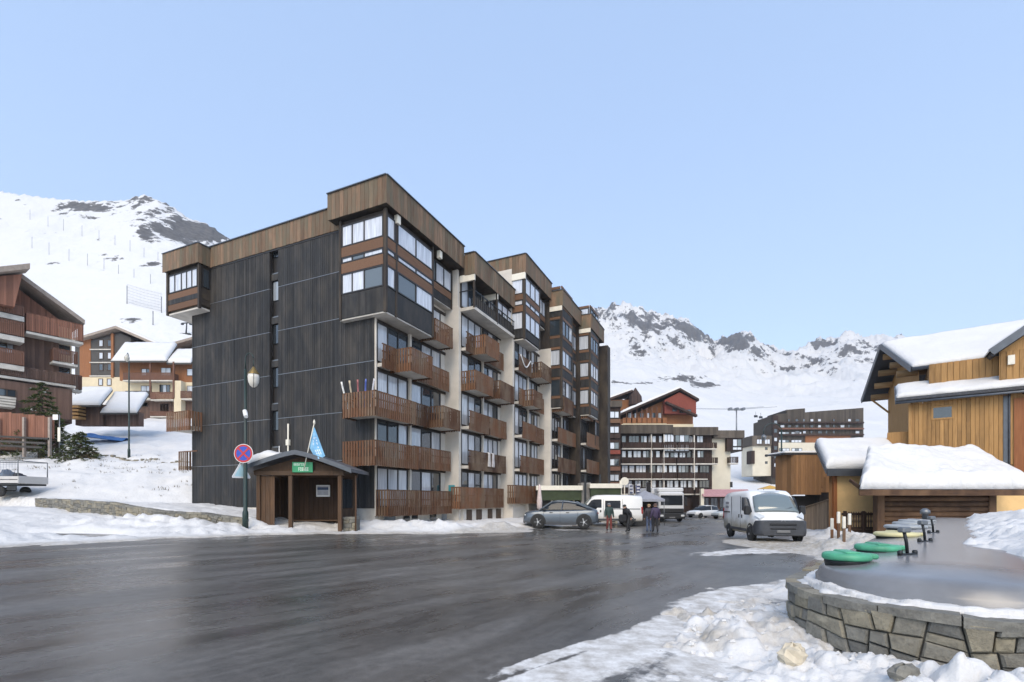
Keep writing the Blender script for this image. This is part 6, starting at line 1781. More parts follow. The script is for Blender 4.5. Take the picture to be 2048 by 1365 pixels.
# trees: trunk, limbs and a crown of many small needle tufts
def needle_mat(name, c0, c1):
    t = NT(name); v = t.coords('Object')
    t.color(t.ramp(t.noise(v, 2.2, 5, .7), [(.3, c0), (.7, c1)])); t.set(Roughness=.8); t.b.inputs['Specular IOR Level'].default_value = .2
    return t.m
M['needles'] = needle_mat('conifer_needles', (.025,.042,.012), (.10,.115,.04)); M['twigs'] = needle_mat('dry_shrub', (.05,.045,.025), (.15,.12,.06))
M['bark'] = plain('bark', (.06,.042,.03), .9, .3, bump=.4)
def conifer(loc, h, r, label, seed, n=2600, mat='needles', squat=.9, snowy=.02):
    rnd = random.Random(seed); o = thing('shrub' if 'shrub' in label else 'conifer', label, 'shrub' if 'shrub' in label else 'tree', loc)
    MB().tube([(0,0,-.3),(.03,.02,h*.4),(0,0,h*.95)], [h*.035,h*.024,.015], 8).build('trunk', M['bark'], o)
    lm = MB(); m = MB(); sn = MB()
    for b in range(46):
        z = h*(.06+.9*(b/46)); rr = r*(1-(z/h)**1.15)*rnd.uniform(.7, 1.12)+.1; a = b*2.4+rnd.uniform(-.3,.3)
        d = Vector((math.cos(a), math.sin(a), 0)); tip = Vector((0,0,z))+d*rr+Vector((0,0,-rr*.22+rnd.uniform(-.1,.1)))
        lm.tube([(0,0,z), tuple(Vector((0,0,z)).lerp(tip,.5)+Vector((0,0,.08*rr))), tuple(tip)], [.045,.03,.008], 5)
        for k in range(n//46):
            t = rnd.random()**.6; p = Vector((0,0,z)).lerp(tip, t)+Vector((rnd.gauss(0,.1), rnd.gauss(0,.1), rnd.gauss(0,.07)))*(rr*.55+.15)
            L_ = rnd.uniform(.10,.26)*squat; dr = (d*rnd.uniform(.2,1)+Vector((rnd.gauss(0,.6), rnd.gauss(0,.6), rnd.uniform(-.5,.35)))).normalized()
            sd3 = dr.cross(Vector((rnd.gauss(0,1),rnd.gauss(0,1),rnd.gauss(0,1)))).normalized()*L_*.24
            (sn if rnd.random() < snowy else m).add([p-sd3, p+sd3, p+dr*L_+sd3*.3, p+dr*L_-sd3*.3], [(0,1,2,3)])
    lm.build('limbs', M['bark'], o, kind='stuff'); m.build('crown', M[mat], o, kind='stuff')
    if sn.v: sn.build('snow_on_needles', M['snow_roof'], o, kind='stuff')
    return o
def tree_at(px, Y, h, r, lab, seed, **kw): x = WX(px, Y); conifer((x, Y, gz_at(x, Y)-.15), h, r, lab, seed, **kw)
tree_at(82, 44.6, 7.3, 3.3, 'dark bushy conifer in front of the tall reddish brown chalet', 3, n=7500)
tree_at(114, 44.4, 4.4, 1.6, 'smaller conifer behind the thin sign post', 5, n=2600)
tree_at(160, 42.6, 2.7, 2.0, 'low snow-dusted shrub at the foot of the conifers', 9, n=3800, mat='needles', snowy=.14)
tree_at(178, 43.0, 1.1, 1.0, 'small brown shrub to the side of the snow-dusted one', 11, n=1200, mat='twigs', snowy=.05)

# low snow-roofed huts and blue tarpaulin
s = Sheet(60.0)
hut = thing('low_hut', 'low brown hut with a broad snow roof and wooden steps behind the conifers', 'hut', (0,0,0))
s.box(hut, 'wall', 'left_brown', 145, 200, 808, 850, .4, 1.5); s.box(hut, 'rear_wing', 'left_brown', 196, 268, 822, 850, .8, 1.6)
for k in range(4): s.box(hut, 'step', 'gold_wood', 142, 168, 814+7*k, 818+7*k, -.8, .3)
def lean(parent, px0, px1, ye, yt, d0, d1, lab, th=.2, snow=.4):
    x0, x1, z0, z1 = s.x(px0), s.x(px1), s.z(ye), CAMZ+(1000-yt)*(s.Y+d1)/F; kq = 1+.6*((s.Y+d1)/(s.Y+d0)-1)      # the roof's sides run square to its skewed plot
    MB().add([(x0,s.Y+d0,z0),(x1,s.Y+d0,z0),(x1*kq,s.Y+d1,z1),(x0*kq,s.Y+d1,z1),(x0,s.Y+d0,z0-th),(x1,s.Y+d0,z0-th),(x1*kq,s.Y+d1,z1-th),(x0*kq,s.Y+d1,z1-th)], [(0,1,2,3),(7,6,5,4),(0,4,5,1),(1,5,6,2),(2,6,7,3),(3,7,4,0)]).build('roof', M['slate_dark'], parent)
    U, V = np.meshgrid(np.linspace(0,1,24), np.linspace(0,1,18), indexing='ij')
    X = (x0+U*(x1-x0))*(1+V*(kq-1)); Y2 = s.Y+d0+V*(d1-d0); e = np.clip(np.minimum(np.minimum(U,1-U)*(x1-x0), V*(d1-d0))/.4, 0, 1)
    o = grid_mesh('roof_snow', X, Y2, z0+V*(z1-z0)+.01+snow*np.sqrt(e*(2-e))*(.8+.4*fbm(X,Y2,3,5)), M['snow_roof']); md = o.modifiers.new('thick','SOLIDIFY'); md.thickness=.05; md.offset=-1
    tag(o, lab, 'snow')
lean(hut, 140, 206, 812, 780, -.4, 4.5, 'snow on the main roof of the low brown hut')
lean(hut, 200, 274, 826, 790, .0, 5.0, 'snow on the lower side roof of the low brown hut')
tp = WX(212, 56); U, V = np.meshgrid(np.linspace(-2.6, 2.4, 30), np.linspace(-.8, .8, 14), indexing='ij')
o = grid_mesh('tarpaulin', U+tp, V+56, gz_at(tp, 56)+.15+.55*np.exp(-(V/.6)**2)*(.6+.6*fbm(U*1.3, V*2, 3, 4))-.12*U, plain('blue_tarp', (.035,.17,.45), .4, .3))
md = o.modifiers.new('thick', 'SOLIDIFY'); md.thickness = .03
tag(o, 'crumpled blue tarpaulin lying on the snow in front of the low hut', 'tarpaulin')

# pale building with zigzag roof
s = Sheet(100.0)
c2 = thing('hotel_building', 'grey-boarded hotel with zigzag snow roof below the ski slope', 'building', (0,0,0))
MB().prism([(s.x(150),18),(s.x(262),18),(s.x(262),s.z(676)),(s.x(240),s.z(667)),(s.x(150),s.z(690))], s.Y, s.Y+14, 'y').build('wall', M['slate_dark'], c2)
s.box(c2, 'base', 'cream', 160, 262, 755, 830, -.1, 2)
s.box(c2, 'timber_strip', 'orange_clad', 160, 182, 675, 756, -.08, .5); s.box(c2, 'timber_strip', 'orange_clad', 224, 229, 668, 756, -.3, .5)
for y in (687, 712, 735, 765):
    for px in (203, 212+8): s.window(c2, px-5, px+4, y-7, y+7, -.02 if y < 750 else -.1, 1, 'glass', w=.12)
for y in (700, 726, 753): s.box(c2, 'string_course', 'white_conc', 181, 226, y-1, y+1, -.25, 0)
MB().prism([(s.x(262),18),(s.x(395),18),(s.x(395),s.z(690)),(s.x(330),s.z(707)),(s.x(262),s.z(680))], s.Y+1, s.Y+13, 'y').build('wing', M['orange_clad'], c2)
gable_roof(c2, s, (240,661), (150,688), (328,699), -1.2, 13, .5, .5, 'snow on the zigzag hotel roof', seed=3)
MB().prism([(s.x(325),s.z(700)),(s.x(395),s.z(680)),(s.x(395),s.z(675)),(s.x(325),s.z(695))], s.Y-.8, s.Y+13, 'y').build('roof', M['tan_edge'], c2)
# orange and cream chalet
s = Sheet(88.0)
c3 = thing('chalet', 'cream and brown chalet with long balconies under a snow roof beside the black gable', 'house', (0,0,0))
s.box(c3, 'ground_floor', 'left_brown', 256, 392, 800, 858, 0, 9); s.box(c3, 'middle_floor', 'cream', 256, 392, 765, 800, .05, 9); s.box(c3, 'top_floor', 'orange_clad', 256, 392, 722, 765, .1, 9)
s.box(c3, 'gable_return', 'orange_clad', 234, 257, 705, 760, .6, 9); s.box(c3, 'gable_return', 'cream', 240, 257, 760, 800, .5, 9); s.box(c3, 'gable_return', 'left_brown', 242, 257, 800, 850, .5, 9)
s.box(c3, 'corner_pier', 'cream', 357, 371, 765, 845, -1.2, .2)
s.balcony(c3, 258, 356, 750, 764, 1.5, .1); s.balcony(c3, 262, 311, 786, 800, 1.4, .05, 'slate_dark'); s.balcony(c3, 312, 356, 788, 802, 1.4, .05); s.balcony(c3, 310, 356, 826, 835, 1.3, 0); s.balcony(c3, 370, 392, 786, 800, 1.3, .05)
for a, b, y0, y1, l in ((283,302,738,752,2),(322,342,736,752,2),(282,303,772,786,2),(319,340,770,788,3),(284,296,805,814,1),(320,338,808,826,3),(374,386,738,752,1),(374,386,772,786,1)): s.window(c3, a, b, y0, y1, .04, l, 'glass')
for px in (311, 357): s.box(c3, 'post', 'left_rail', px-1.5, px+1.5, 728, 800, -1.35, -1.15)
lean(c3, 236, 346, 727, 690, -1.6, 5.5, 'snow on the long roof of the cream and brown chalet', .3, .5)
lean(c3, 343, 392, 730, 703, -1.3, 5.0, 'snow on the stepped-down roof part nearest the black gable', .3, .5)
# chunks of masonry along the top of the bank
rnd = random.Random(6); m = MB()
for k in range(26):
    px = 125+k*10+rnd.uniform(-4,4); x = WX(px, 44.5); z = gz_at(x, 44.5); w = rnd.uniform(.08,.3); m.bbox(x-w, x+w, 44.3, 44.7, z-.2, z+rnd.uniform(.02,.12), .05)
e_ = m.build('edge_stones', M['stone'], None, kind='stuff'); e_['label'] = 'dark edging stones showing through the snow along the bank'; e_['category'] = 'stones'

# hillside: snow-fence poles and lift pylons, each on the slope
def hit(px, py, y0=112, y1=430):
    a = (px-1024)/F; ys = np.linspace(y0, y1, 900); z = terrain(a*ys, ys)[0]; pp = 1000-F*(z-CAMZ)/ys
    i = int(np.argmax(pp <= py)) if np.any(pp <= py) else len(ys)-1
    return a*ys[i], ys[i], z[i]
def pole(px, py, hpx, label, group, r=.09, cross=False):
    x, y, z = hit(px, py); h = hpx*y/F
    o = thing('slope_pole', label, 'pole', (x, y, z-.3), 0, group)
    MB().tube([(0,0,0),(0,0,h+.3)], r, 6).build('shaft', M['metal_grey'], o)
    if cross: MB().beam((-1.2,0,h*.96), (1.2,0,h*.96), .2, .2).build('cross_arm', M['metal_grey'], o)
for px, y0, y1 in ((60,420,441),(96,434,454),(127,439,462),(164,452,474),(198,461,482),(230,472,491),(260,481,503),(288,496,515),(316,505,522)): pole(px, y1, y1-y0, 'grey pole of the upper snow-fence row on the ski slope', 'upper snow-fence poles')
for px, y0, y1 in ((64,474,496),(98,486,510),(138,498,522),(175,508,532),(208,517,539),(237,530,548),(268,539,556),(301,549,568)): pole(px, y1, y1-y0, 'grey pole of the lower snow-fence row on the ski slope', 'lower snow-fence poles')
pole(254, 608, 36, 'stout pole at the upper end of the safety net on the ski slope', None, .16); pole(323, 626, 32, 'stout pole at the downhill end of the safety net on the ski slope', None, .16); pole(306, 651, 28, 'dark stout pole just above the hotel roof', None, .16)
a, b = Vector(hit(254,608)), Vector(hit(323,626)); m = MB()
for k in range(7): m.tube([a+Vector((0,0,.8+k*1.3)), a.lerp(b,.5)+Vector((0,0,.5+k*1.25)), b+Vector((0,0,.8+k*1.2))], .035, 4)
for k in range(26): q = a.lerp(b, k/25); m.tube([q+Vector((0,0,.6)), q+Vector((0,0,8.6))], .02, 4)
n_ = m.build('safety_net', M['metal_grey'], None); tag(n_, 'thin safety net strung between stout poles on the ski slope', 'net')
x, y, z = hit(372, 668, 112, 200); pt = thing('lift_pylon', 'dark ski lift pylon just left of the black gable', 'pylon', (x, y, z-.5))
MB().tube([(0,0,0),(.3,0,4.6)], [.3,.2], 8).build('mast', M['metal_dark'], pt); MB().beam((-1.6,0,4.5),(2.0,0,4.8),.35,.35).build('cross_arm', M['metal_dark'], pt)
for q in (-1.4, 1.8): MB().bbox(q-.5,q+.5,-.3,.3,3.9,4.5,.1).build('sheave_box', M['metal_dark'], pt)
MB().bbox(-2.2,1.8,-.6,.6,-.2,.6,.1).build('base_frame', M['metal_dark'], pt)

# dry grass and twigs poking through the snow on the bank
rnd = random.Random(31); m = MB(); xs_, ys_ = [], []
for k in range(330):
    a = (rnd.uniform(-60, 384)-1024)/F; yy_ = rnd.uniform(33.5, 46); xs_.append(a*yy_); ys_.append(yy_)
zs_ = terrain(np.array(xs_), np.array(ys_))[0]; dens = fbm(np.array(xs_)*.35, np.array(ys_)*.35, 3, 8)
for x, y, z, dn in zip(xs_, ys_, zs_, dens):
    if dn < .47: continue
    for q in range(rnd.randint(2, 7)):
        dx, dy, h = rnd.gauss(0, .12), rnd.gauss(0, .12), rnd.uniform(.06, .22); w = rnd.uniform(.01, .03)
        m.add([(x+dx-w, y+dy, z-.03), (x+dx+w, y+dy, z-.03), (x+dx+rnd.gauss(0,.08), y+dy+rnd.gauss(0,.05), z+h)], [(0,1,2)])
g_ = m.build('grass_tufts', M['twigs'], None, kind='stuff'); g_['label'] = 'dry grass tufts poking through the snow on the bank'; g_['category'] = 'grass'
# ------------------------------------------------------------------ far end of the street
M['far_brown'] = wood('far_brown_boards', (.035,.022,.018), (.075,.045,.035), 'z', .8, .3, None, ('x', .3))
M['far_red'] = wood('far_red_boards', (.16,.04,.028), (.24,.065,.045), 'z', .8, .25)
M['far_cream'] = plain('far_cream_render', (.60,.55,.44), .9, .08, scale=.4)
M['grey_shingle'] = wood('grey_shingles', (.07,.058,.048), (.15,.125,.10), 'z', .85, .3, None, ('x', .5))
s = Sheet(88.0)
b1 = thing('apartment_building', 'dark timber-clad apartment block with cream end wall across the far end of the street', 'building', (0,0,0))
s.box(b1, 'wall', 'far_brown', 1236, 1424, 868, 1025, .0, 12)
s.box(b1, 'end_wall', 'far_cream', 1420, 1463, 872, 1025, .4, 12)
s.box(b1, 'roof_fascia', 'grey_shingle', 1236, 1342, 852, 869, -1.2, 12); s.box(b1, 'roof_fascia', 'grey_shingle', 1342, 1432, 856, 872, -1.0, 12); s.box(b1, 'roof_fascia', 'grey_shingle', 1425, 1486, 862, 877, -.6, 12)
rnd = random.Random(14)
rows = [(872,886),(902,916),(931,946),(961,976)]
for r, (y0, y1) in enumerate(rows):
    px = 1243
    while px < 1408:
        w = rnd.choice((9,11,13,16,21)); 
        s.window(b1, px, min(px+w, 1418), y0, y1, -.05, 1 if w < 12 else (2 if w < 18 else 3), 'glass_pale' if rnd.random() < .75 else 'glass_dark', 'frame', .09); px += w+rnd.choice((2,3,5))
    for a, b in ((1241,1299),(1301,1349),(1351,1384),(1386,1430 if r < 2 else 1412)):
        s.balcony(b1, a, b, y1+1, y1+12, 1.3 if (a+r) % 2 else .9, 0, 'far_brown', 'white_conc', .3)
for px in (1300, 1325, 1385): s.box(b1, 'partition', 'white_wall', px-1, px+1, 870, 980, -.9, .05)
for a, b in ((1324,1346),(1346,1376)): s.box(b1, 'glazed_bay', 'frame', a, b, 868, 906, -.8, .1); s.window(b1, a+1, b-1, 870, 886, -.8, 3, 'glass_pale', 'frame', .09); s.window(b1, a+1, b-1, 890, 904, -.8, 3, 'glass_pale', 'frame', .09)
s.box(b1, 'corner_bay', 'far_brown', 1452, 1483, 877, 903, -.4, 8); s.window(b1, 1463, 1481, 879, 894, -.4, 2, 'glass_pale', 'frame', .09); s.window(b1, 1463, 1481, 895, 901, -.4, 2, 'glass_pale', 'frame', .06)
s.balcony(b1, 1456, 1474, 915, 927, 1.0, .4, 'far_brown', 'white_conc', .3)
for y in (938, 966): s.window(b1, 1417+3, 1424, y-3, y+3, .4, 1, 'glass_dark', 'frame', .06)
s.box(b1, 'service_hatch', 'frame', 1462, 1467, 964, 975, .35, .5)
# stair wing in front, at the end of the long block
w_ = Sheet(82.0)
b2 = thing('stair_wing', 'narrow brown wing with stacked triple windows closing the end of the long block', 'building', (0,0,0))
w_.box(b2, 'wall', 'far_brown', 1204, 1241, 808, 1015, 0, 6); w_.box(b2, 'roof_fascia', 'grey_shingle', 1203, 1243, 803, 815, -.5, 6)
for k, y in enumerate((823, 853, 885, 918, 949)):
    w_.window(b2, 1211, 1238, y, y+14, -.02, 3, 'glass_pale' if k < 3 else 'glass', 'frame', .09)
    w_.box(b2, 'spandrel', ['band_wood','far_brown','far_red','left_rail','left_rail'][k], 1207, 1240, y+16, y+24, -.35, 0)
# shop front with faded awning
sp2 = thing('shop_front', 'low shop front with long faded pink awning at the foot of the cream end wall', 'shop', (0,0,0))
q = Sheet(84.0)
q.box(sp2, 'wall', 'far_brown', 1398, 1500, 992, 1026, .2, 3); MB().add([(q.x(1400),q.Y-1.4,q.z(992)),(q.x(1497),q.Y-1.4,q.z(992)),(q.x(1497),q.Y+.3,q.z(979)),(q.x(1400),q.Y+.3,q.z(979)),(q.x(1400),q.Y-1.4,q.z(994)),(q.x(1497),q.Y-1.4,q.z(994)),(q.x(1497),q.Y+.3,q.z(982)),(q.x(1400),q.Y+.3,q.z(982))], [(0,1,2,3),(7,6,5,4),(0,4,5,1),(1,5,6,2),(2,6,7,3),(3,7,4,0)]).build('awning', plain('pink_awning', (.38,.21,.22), .8), sp2)
for k in range(5): q.window(sp2, 1404+k*18, 1418+k*18, 996, 1016, .2, 2, 'glass_dark', 'frame', .08)
q.box(sp2, 'pillar', 'far_cream', 1398, 1404, 978, 1026, -.9, -.3)
# red gabled chalet up the slope and the small roof beside it
s = Sheet(112.0)
c4 = thing('chalet', 'red-gabled chalet with a long snow slope above the dark timber block', 'house', (0,0,0))
MB().prism([(s.x(1240),6),(s.x(1386),6),(s.x(1386),s.z(806)),(s.x(1352),s.z(790)),(s.x(1240),s.z(842))], s.Y, s.Y+12, 'y').build('wall', M['orange_clad'], c4)
MB().prism([(s.x(1325),s.z(830)),(s.x(1387),s.z(830)),(s.x(1387),s.z(805)),(s.x(1354),s.z(788)),(s.x(1325),s.z(803))], s.Y-1.6, s.Y-.05, 'y').build('red_gable', M['far_red'], c4)
gable_roof(c4, s, (1354,785), (1238,834), (1391,806), -2.2, 12, .5, .6, 'snow on the roof of the red-gabled chalet', 'far_brown', seed=5)
MB().prism([(s.x(1325),s.z(812)),(s.x(1385),s.z(838)),(s.x(1385),s.z(834)),(s.x(1325),s.z(808))], s.Y-3, s.Y-1.7, 'y').build('porch_roof', M['far_brown'], c4)
for k in range(8): s.box(c4, 'balcony_post', 'left_rail', 1250+k*10, 1252+k*10, 822-k*1, 848, -1.2, -1.0)
s.balcony(c4, 1244, 1330, 838, 849, 1.2, 0, 'orange_clad', 'cream', .3)
for k in range(6): s.window(c4, 1256+k*12, 1263+k*12, 826, 838, 0, 1, 'glass', 'frame', .1)
s.box(c4, 'base_storey', 'cream', 1242, 1384, 850, 900, -1.0, 0)
for k in range(3): s.window(c4, 1340+k*14, 1349+k*14, 816+k*3, 826+k*3, -1.6, 1, 'glass_dark', 'frame', .1)
s = Sheet(128.0)
c5 = thing('chalet', 'small brown chalet roof with turret peeking out above the stair wing', 'house', (0,0,0))
s.box(c5, 'wall', 'orange_clad', 1222, 1276, 800, 880, 0, 8)
gable_roof(c5, s, (1262,786), (1215,803), (1282,808), -1.4, 8, .5, .5, 'snow on the small turreted chalet', 'far_brown', seed=6)
MB().lathe([(1.8,s.z(812)),(1.6,s.z(795)),(.1,s.z(778))], (s.x(1269), s.Y-1, 0), 8, False).build('turret', M['far_brown'], c5)
# long slab block on the far right
s = Sheet(160.0)
b3 = thing('apartment_building', 'long grey-brown shingled apartment block far up the valley behind the porch', 'building', (0,0,0))
MB().prism([(s.x(1543),4),(s.x(1727),4),(s.x(1727),s.z(816)),(s.x(1610),s.z(825)),(s.x(1610),s.z(817)),(s.x(1573),s.z(820)),(s.x(1573),s.z(827)),(s.x(1552),s.z(829)),(s.x(1552),s.z(835)),(s.x(1543),s.z(836))], s.Y, s.Y+12, 'y').build('wall', M['grey_shingle'], b3)
s.box(b3, 'lower_wall', 'far_cream', 1556, 1726, 886, 980, -.3, .1); s.box(b3, 'timber_band', 'orange_clad', 1610, 1700, 872, 886, -.25, .1)
for y0, y1 in ((864,870),(880,886),(897,903)):
    for k in range(2): s.window(b3, 1557+k*25, 1578+k*25, y0, y1, -.05 if y0 < 886 else -.3, 3, 'glass_pale', 'frame', .12)
for r_, y in enumerate((838, 850, 862)):
    for k in range(11):
        px = 1560+k*15
        if rnd.random() < .8: s.window(b3, px, px+rnd.choice((5,7,9)), y, y+6, -.05, 1, 'glass_pale' if rnd.random() < .35 else 'glass_dark', 'frame_brown', .12)
    s.box(b3, 'balcony_band', 'left_rail' if r_ % 2 else 'far_brown', 1556, 1724, y+7, y+10, -1.0, 0)
s.box(b3, 'stair_tower', 'far_brown', 1543, 1554, 832, 955, -.8, .1)
for k in range(6): s.window(b3, 1545, 1552, 842+k*17, 850+k*17, -.8, 1, 'glass', 'frame', .12)
s.box(b3, 'low_wing', 'far_cream', 1506, 1544, 892, 952, .3, 8); s.box(b3, 'low_wing_fascia', 'grey_shingle', 1503, 1545, 872, 892, -.3, 8)
for k in range(2): s.window(b3, 1512+k*16, 1523+k*16, 879, 889, -.3, 2, 'glass_pale', 'frame_brown', .12)
for k in range(3): s.window(b3, 1531, 1536, 895+k*14, 900+k*14, .3, 1, 'glass_dark', 'frame', .1)
s.box(b3, 'side_balcony', 'far_brown', 1502, 1509, 902, 928, -.2, 3)
# street lamp with two hooked arms
lx3, ly3 = WX(1563, 58), 58.0
l3 = thing('street_lamp', 'dark street lamp with hooked arm standing beside the brown porch box', 'street lamp', (lx3, ly3, pz(lx3, ly3)))
zt = WZ(862, 58)-pz(lx3, ly3)
MB().lathe([(.14,0),(.14,1.0),(.09,1.1),(.08,zt)], n=10).build('post', M['pole_green'], l3)
MB().tube([(0,0,zt)]+[(-1.05+1.05*math.cos(a), 0, zt+.9*math.sin(a)) for a in np.linspace(0, math.pi, 12)]+[(-2.1,0,zt-.4)], .05, 6).build('arm', M['pole_green'], l3)
MB().lathe([(.05,zt-.4),(.28,zt-.65),(.3,zt-.75),(.2,zt-1.1),(0,zt-1.2)], (-2.1,0,0), 10).build('lantern', M['metal_grey'], l3)
# chairlift up the snowfield
x, y, z = hit(1473, 884, 130, 900); k = y/F
pyl = thing('lift_pylon', 'pale chairlift pylon with wide cross arm on the open snowfield', 'pylon', (x, y, z-.5))
MB().tube([(0,0,0),(0,0,66*k)], [.5,.3], 8).build('mast', M['metal_grey'], pyl); MB().beam((-14*k,0,65*k),(14*k,0,65*k),.7,.5).build('cross_arm', M['metal_grey'], pyl)
for sx_ in (-13, 0, 13): MB().bbox(sx_*k-.8, sx_*k+.8, -1.5, 1.5, 65*k-.2, 65*k+1.2, .2).build('sheave_box', M['metal_grey'], pyl)
m = MB()
for sgn in (-1, 1): m.tube([(x+sgn*13*k, y, z+65*k), (x+sgn*13*k-60, y+40, z+65*k+8), (x+sgn*13*k-150, y+90, z+65*k+26)], .1, 4); m.tube([(x+sgn*13*k, y, z+65*k), (x+sgn*13*k+14, y-10, z+63*k)], .1, 4)
cbl = m.build('lift_cables', M['metal_grey'], None, kind='stuff'); cbl['label'] = 'thin chairlift cables leaving the pylon on the snowfield'; cbl['category'] = 'cable'
for j, (px, py, lb) in enumerate(((1512,831,'dark chairlift chair hanging left of its neighbour over the snowfield'),(1522,833,'dark chairlift chair nearer the far slab block'))):
    Yc = 300.; cx, cz = WX(px, Yc), WZ(py, Yc)
    cc_ = thing('lift_chair', lb, 'chairlift chair', (cx, Yc, cz), 0, 'chairlift chairs')
    MB().bbox(-1.1,1.1,-.4,.4,-1.3,-.9,.1).build('seat', M['metal_dark'], cc_); MB().bbox(-1.1,1.1,.25,.4,-.9,.1,.05).build('backrest', M['metal_dark'], cc_); MB().tube([(0,.3,0),(0,.3,2.2)], .09, 6).build('hanger', M['metal_dark'], cc_)

# terrace shop along the far half of the long block: cream coping over green canvas
tr_ = thing('terrace_shop', 'single-storey terrace shop with cream coping and dark green canvas behind the SUV', 'shop', (0,0,0))
M['canvas'] = plain('green_canvas', (.035,.05,.022), .8, .25, scale=1.5); M['shop_dark'] = plain('shop_dark', (.03,.028,.026), .6)
for a, b, Yt, yt in ((1074,1162,41.0,972),(1180,1240,40.5,968)):
    q = Sheet(Yt)
    q.box(tr_, 'coping', 'cream_paint', a-2, b+2, yt, yt+9, -.5, 2); q.box(tr_, 'green_canvas', 'canvas', a, b, yt+9, yt+29, -.35, .1)
    q.box(tr_, 'shop_wall', 'shop_dark', a+3, b-2, yt+29, 1052, .6, 2.5)
    for k in range(4): q.box(tr_, 'pillar', 'far_cream', a+6+k*(b-a)/4, a+9+k*(b-a)/4, yt+29, 1052, -.1, .2)
q = Sheet(41.0)
q.box(tr_, 'corner_block', 'grey_conc', 1162, 1181, 966, 1050, -.2, 2); q.box(tr_, 'post', 'cream_paint', 1236, 1240, 962, 990, -.7, -.5)
for a in (1166, 1195): q.box(tr_, 'post', 'metal_dark', a, a+4, 950, 1045, -.75, -.65)
# fabric figure by the terrace rail
fg = thing('parasol', 'closed pale pink and white parasol standing at the end of the terrace rail', 'parasol', (WX(1079,36), 36, pz(WX(1079,36),36)))
MB().tube([(0,0,0),(0,0,2.9)], .03, 8).build('pole', M['metal_grey'], fg)
MB().lathe([(.05,1.1),(.19,1.2),(.2,1.7),(.14,2.2),(.1,2.75),(.02,2.95)], n=12).build('canopy', plain('pale_fabric', (.6,.5,.47), .8, .15), fg)
MB().lathe([(.28,0),(.28,.1),(.06,.14)], n=14).build('base', M['grey_conc'], fg)
# grey pavilion stall
gx_, gy_ = WX(1290, 38.5), 38.5; g0_ = pz(gx_, gy_)
gv = thing('market_tent', 'grey peaked market tent over dark goods between the white van and the lorry', 'tent', (gx_, gy_, g0_))
zr0, zr1 = WZ(999, 38.5)-g0_, WZ(981, 38.5)-g0_
vs = [(-1.25,-1.0,zr0),(1.25,-1.0,zr0),(1.25,1.2,zr0),(-1.25,1.2,zr0),(0,.1,zr1),(-1.25,-1.0,zr0-.18),(1.25,-1.0,zr0-.18),(1.25,1.2,zr0-.18),(-1.25,1.2,zr0-.18)]
MB().add(vs, [(0,1,4),(1,2,4),(2,3,4),(3,0,4),(5,6,1,0),(6,7,2,1),(7,8,3,2),(8,5,0,3)]).build('canopy', plain('grey_tent', (.26,.27,.31), .7, .12), gv)
for x, y in ((-1.2,-.95),(1.2,-.95),(1.2,1.15),(-1.2,1.15)): MB().tube([(x,y,0),(x,y,zr0)], .03, 6).build('leg', M['metal_grey'], gv)
MB().bbox(-1.0,1.0,-.6,.0,.0,.85,.03).build('counter', M['shop_dark'], gv); MB().box(-1.2,1.2,1.1,1.14,.2,zr0-.1).build('back_cloth', plain('brown_cloth', (.05,.035,.025), .9, .4), gv)
for k in range(5): MB().bbox(-.9+k*.4,-.65+k*.4,-.5,-.2,.85,1.1+.1*(k%3),.03).build('goods', plain('goods_%d'%k, [(.2,.1,.04),(.3,.28,.25),(.06,.08,.15),(.25,.16,.06),(.1,.1,.1)][k], .7, .2), gv)
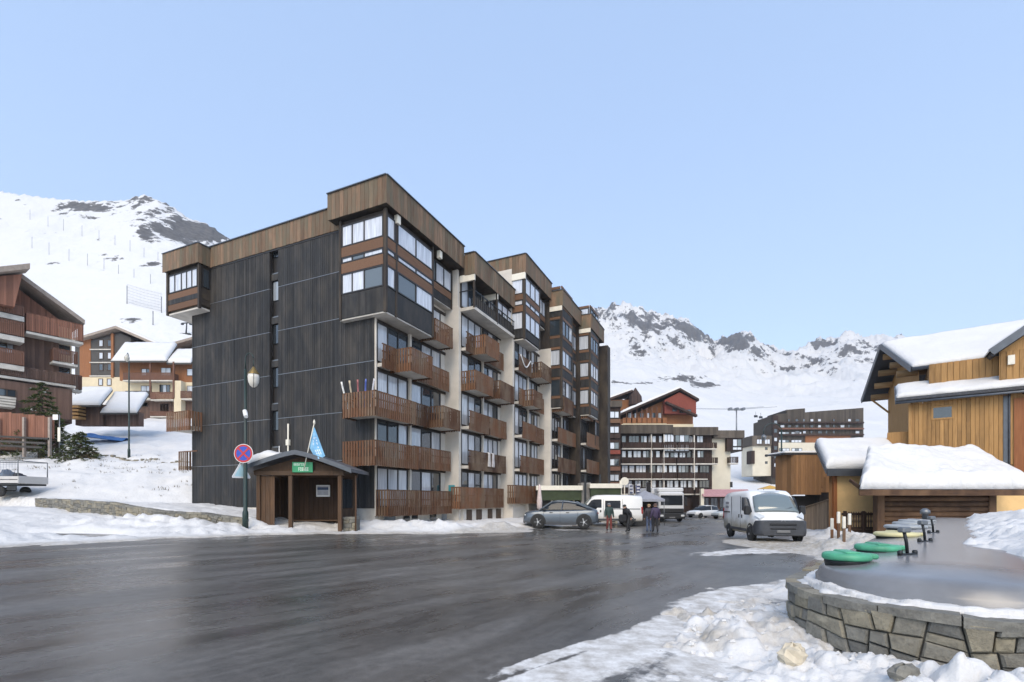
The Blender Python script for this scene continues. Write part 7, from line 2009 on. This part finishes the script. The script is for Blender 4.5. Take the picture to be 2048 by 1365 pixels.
# street signs and banners behind the tent
rs_ = thing('round_sign', 'pale round sign on a post behind the white van', 'sign', (WX(1249,44), 44, pz(WX(1249,44),44)))
zz = WZ(963,44)-pz(WX(1249,44),44)
MB().tube([(0,0,0),(0,0,zz)], .05, 8).build('post', M['cream_paint'], rs_); MB().lathe([(.36,-.03),(.36,.03)], n=24, axis='y').build('disc', M['cream_paint'], rs_, (0,-.06,zz))
for k, (px, y0, y1, w, c, lb) in enumerate(((1262,968,990,10,(.55,.55,.57),'white banner with dark marks behind the market tent'),(1276,970,988,9,(.10,.11,.2),'navy and white banner next to the white banner behind the market tent'),(1297,964,985,9,(.015,.014,.016),'black banner behind the peak of the market tent'))):
    Yb_ = 43.5; x = WX(px, Yb_); g = pz(x, Yb_); bn_ = thing('banner', lb, 'banner', (x, Yb_, g)); kk = Yb_/F
    MB().tube([(-w*kk/2,0,0),(-w*kk/2,0,WZ(y0,Yb_)-g)], .03, 6).build('pole', M['metal_grey'], bn_)
    z1_, z0_ = WZ(y0,Yb_)-g, WZ(y1,Yb_)-g; vs = []
    for i in range(9):
        for j in range(5): vs.append((-w*kk/2+w*kk*j/4, .05*math.sin(i*.8+j), z0_+(z1_-z0_)*i/8-(.1*j/4 if i == 8 else 0)))
    cl_ = MB().add(vs, [(i*5+j, i*5+j+1, i*5+6+j, i*5+5+j) for i in range(8) for j in range(4)], True).build('cloth', plain('banner_cloth_%d' % k, c, .8, .4, scale=4), bn_)
    md = cl_.modifiers.new('thick', 'SOLIDIFY'); md.thickness = .015
    if k < 2:
        mk = MB()
        for i in range(3): mk.box(-w*kk*.3, w*kk*.3, -.075, -.07, z0_+.15+i*.28, z0_+.27+i*.28)
        mk.build('print', plain('banner_print_%d' % k, (.08,.09,.16) if k == 0 else (.6,.6,.62), .8), bn_, kind='stuff')
oc = thing('market_tent', 'small yellow canopy far behind the dirty white van', 'tent', (WX(1540,80), 80, pz(WX(1540,80),80)))
zz = WZ(971,80)-pz(WX(1540,80),80)
MB().add([(-1.6,-1,zz-.6),(1.6,-1,zz-.6),(1.6,1,zz-.6),(-1.6,1,zz-.6),(0,0,zz)], [(0,1,4),(1,2,4),(2,3,4),(3,0,4),(3,2,1,0)]).build('canopy', plain('yellow_canvas', (.5,.3,.06), .7), oc)
for x, y in ((-1.5,-.9),(1.5,-.9),(1.5,.9),(-1.5,.9)): MB().tube([(x,y,0),(x,y,zz-.6)], .05, 6).build('leg', M['metal_grey'], oc)
# ------------------------------------------------------------------ mountain air
hz = NT('mountain_air')
hz.t.nodes.remove(hz.b)
pv_ = hz.n('ShaderNodeVolumePrincipled'); pv_.inputs['Color'].default_value = (.86, .91, 1.0, 1); pv_.inputs['Density'].default_value = 0.00028; pv_.inputs['Anisotropy'].default_value = .2
hz.l(pv_.outputs[0], hz.out.inputs['Volume'])
MB().box(-1700, 1700, -170, 1640, -9, 640).build('haze', hz.m, None, kind='stuff')
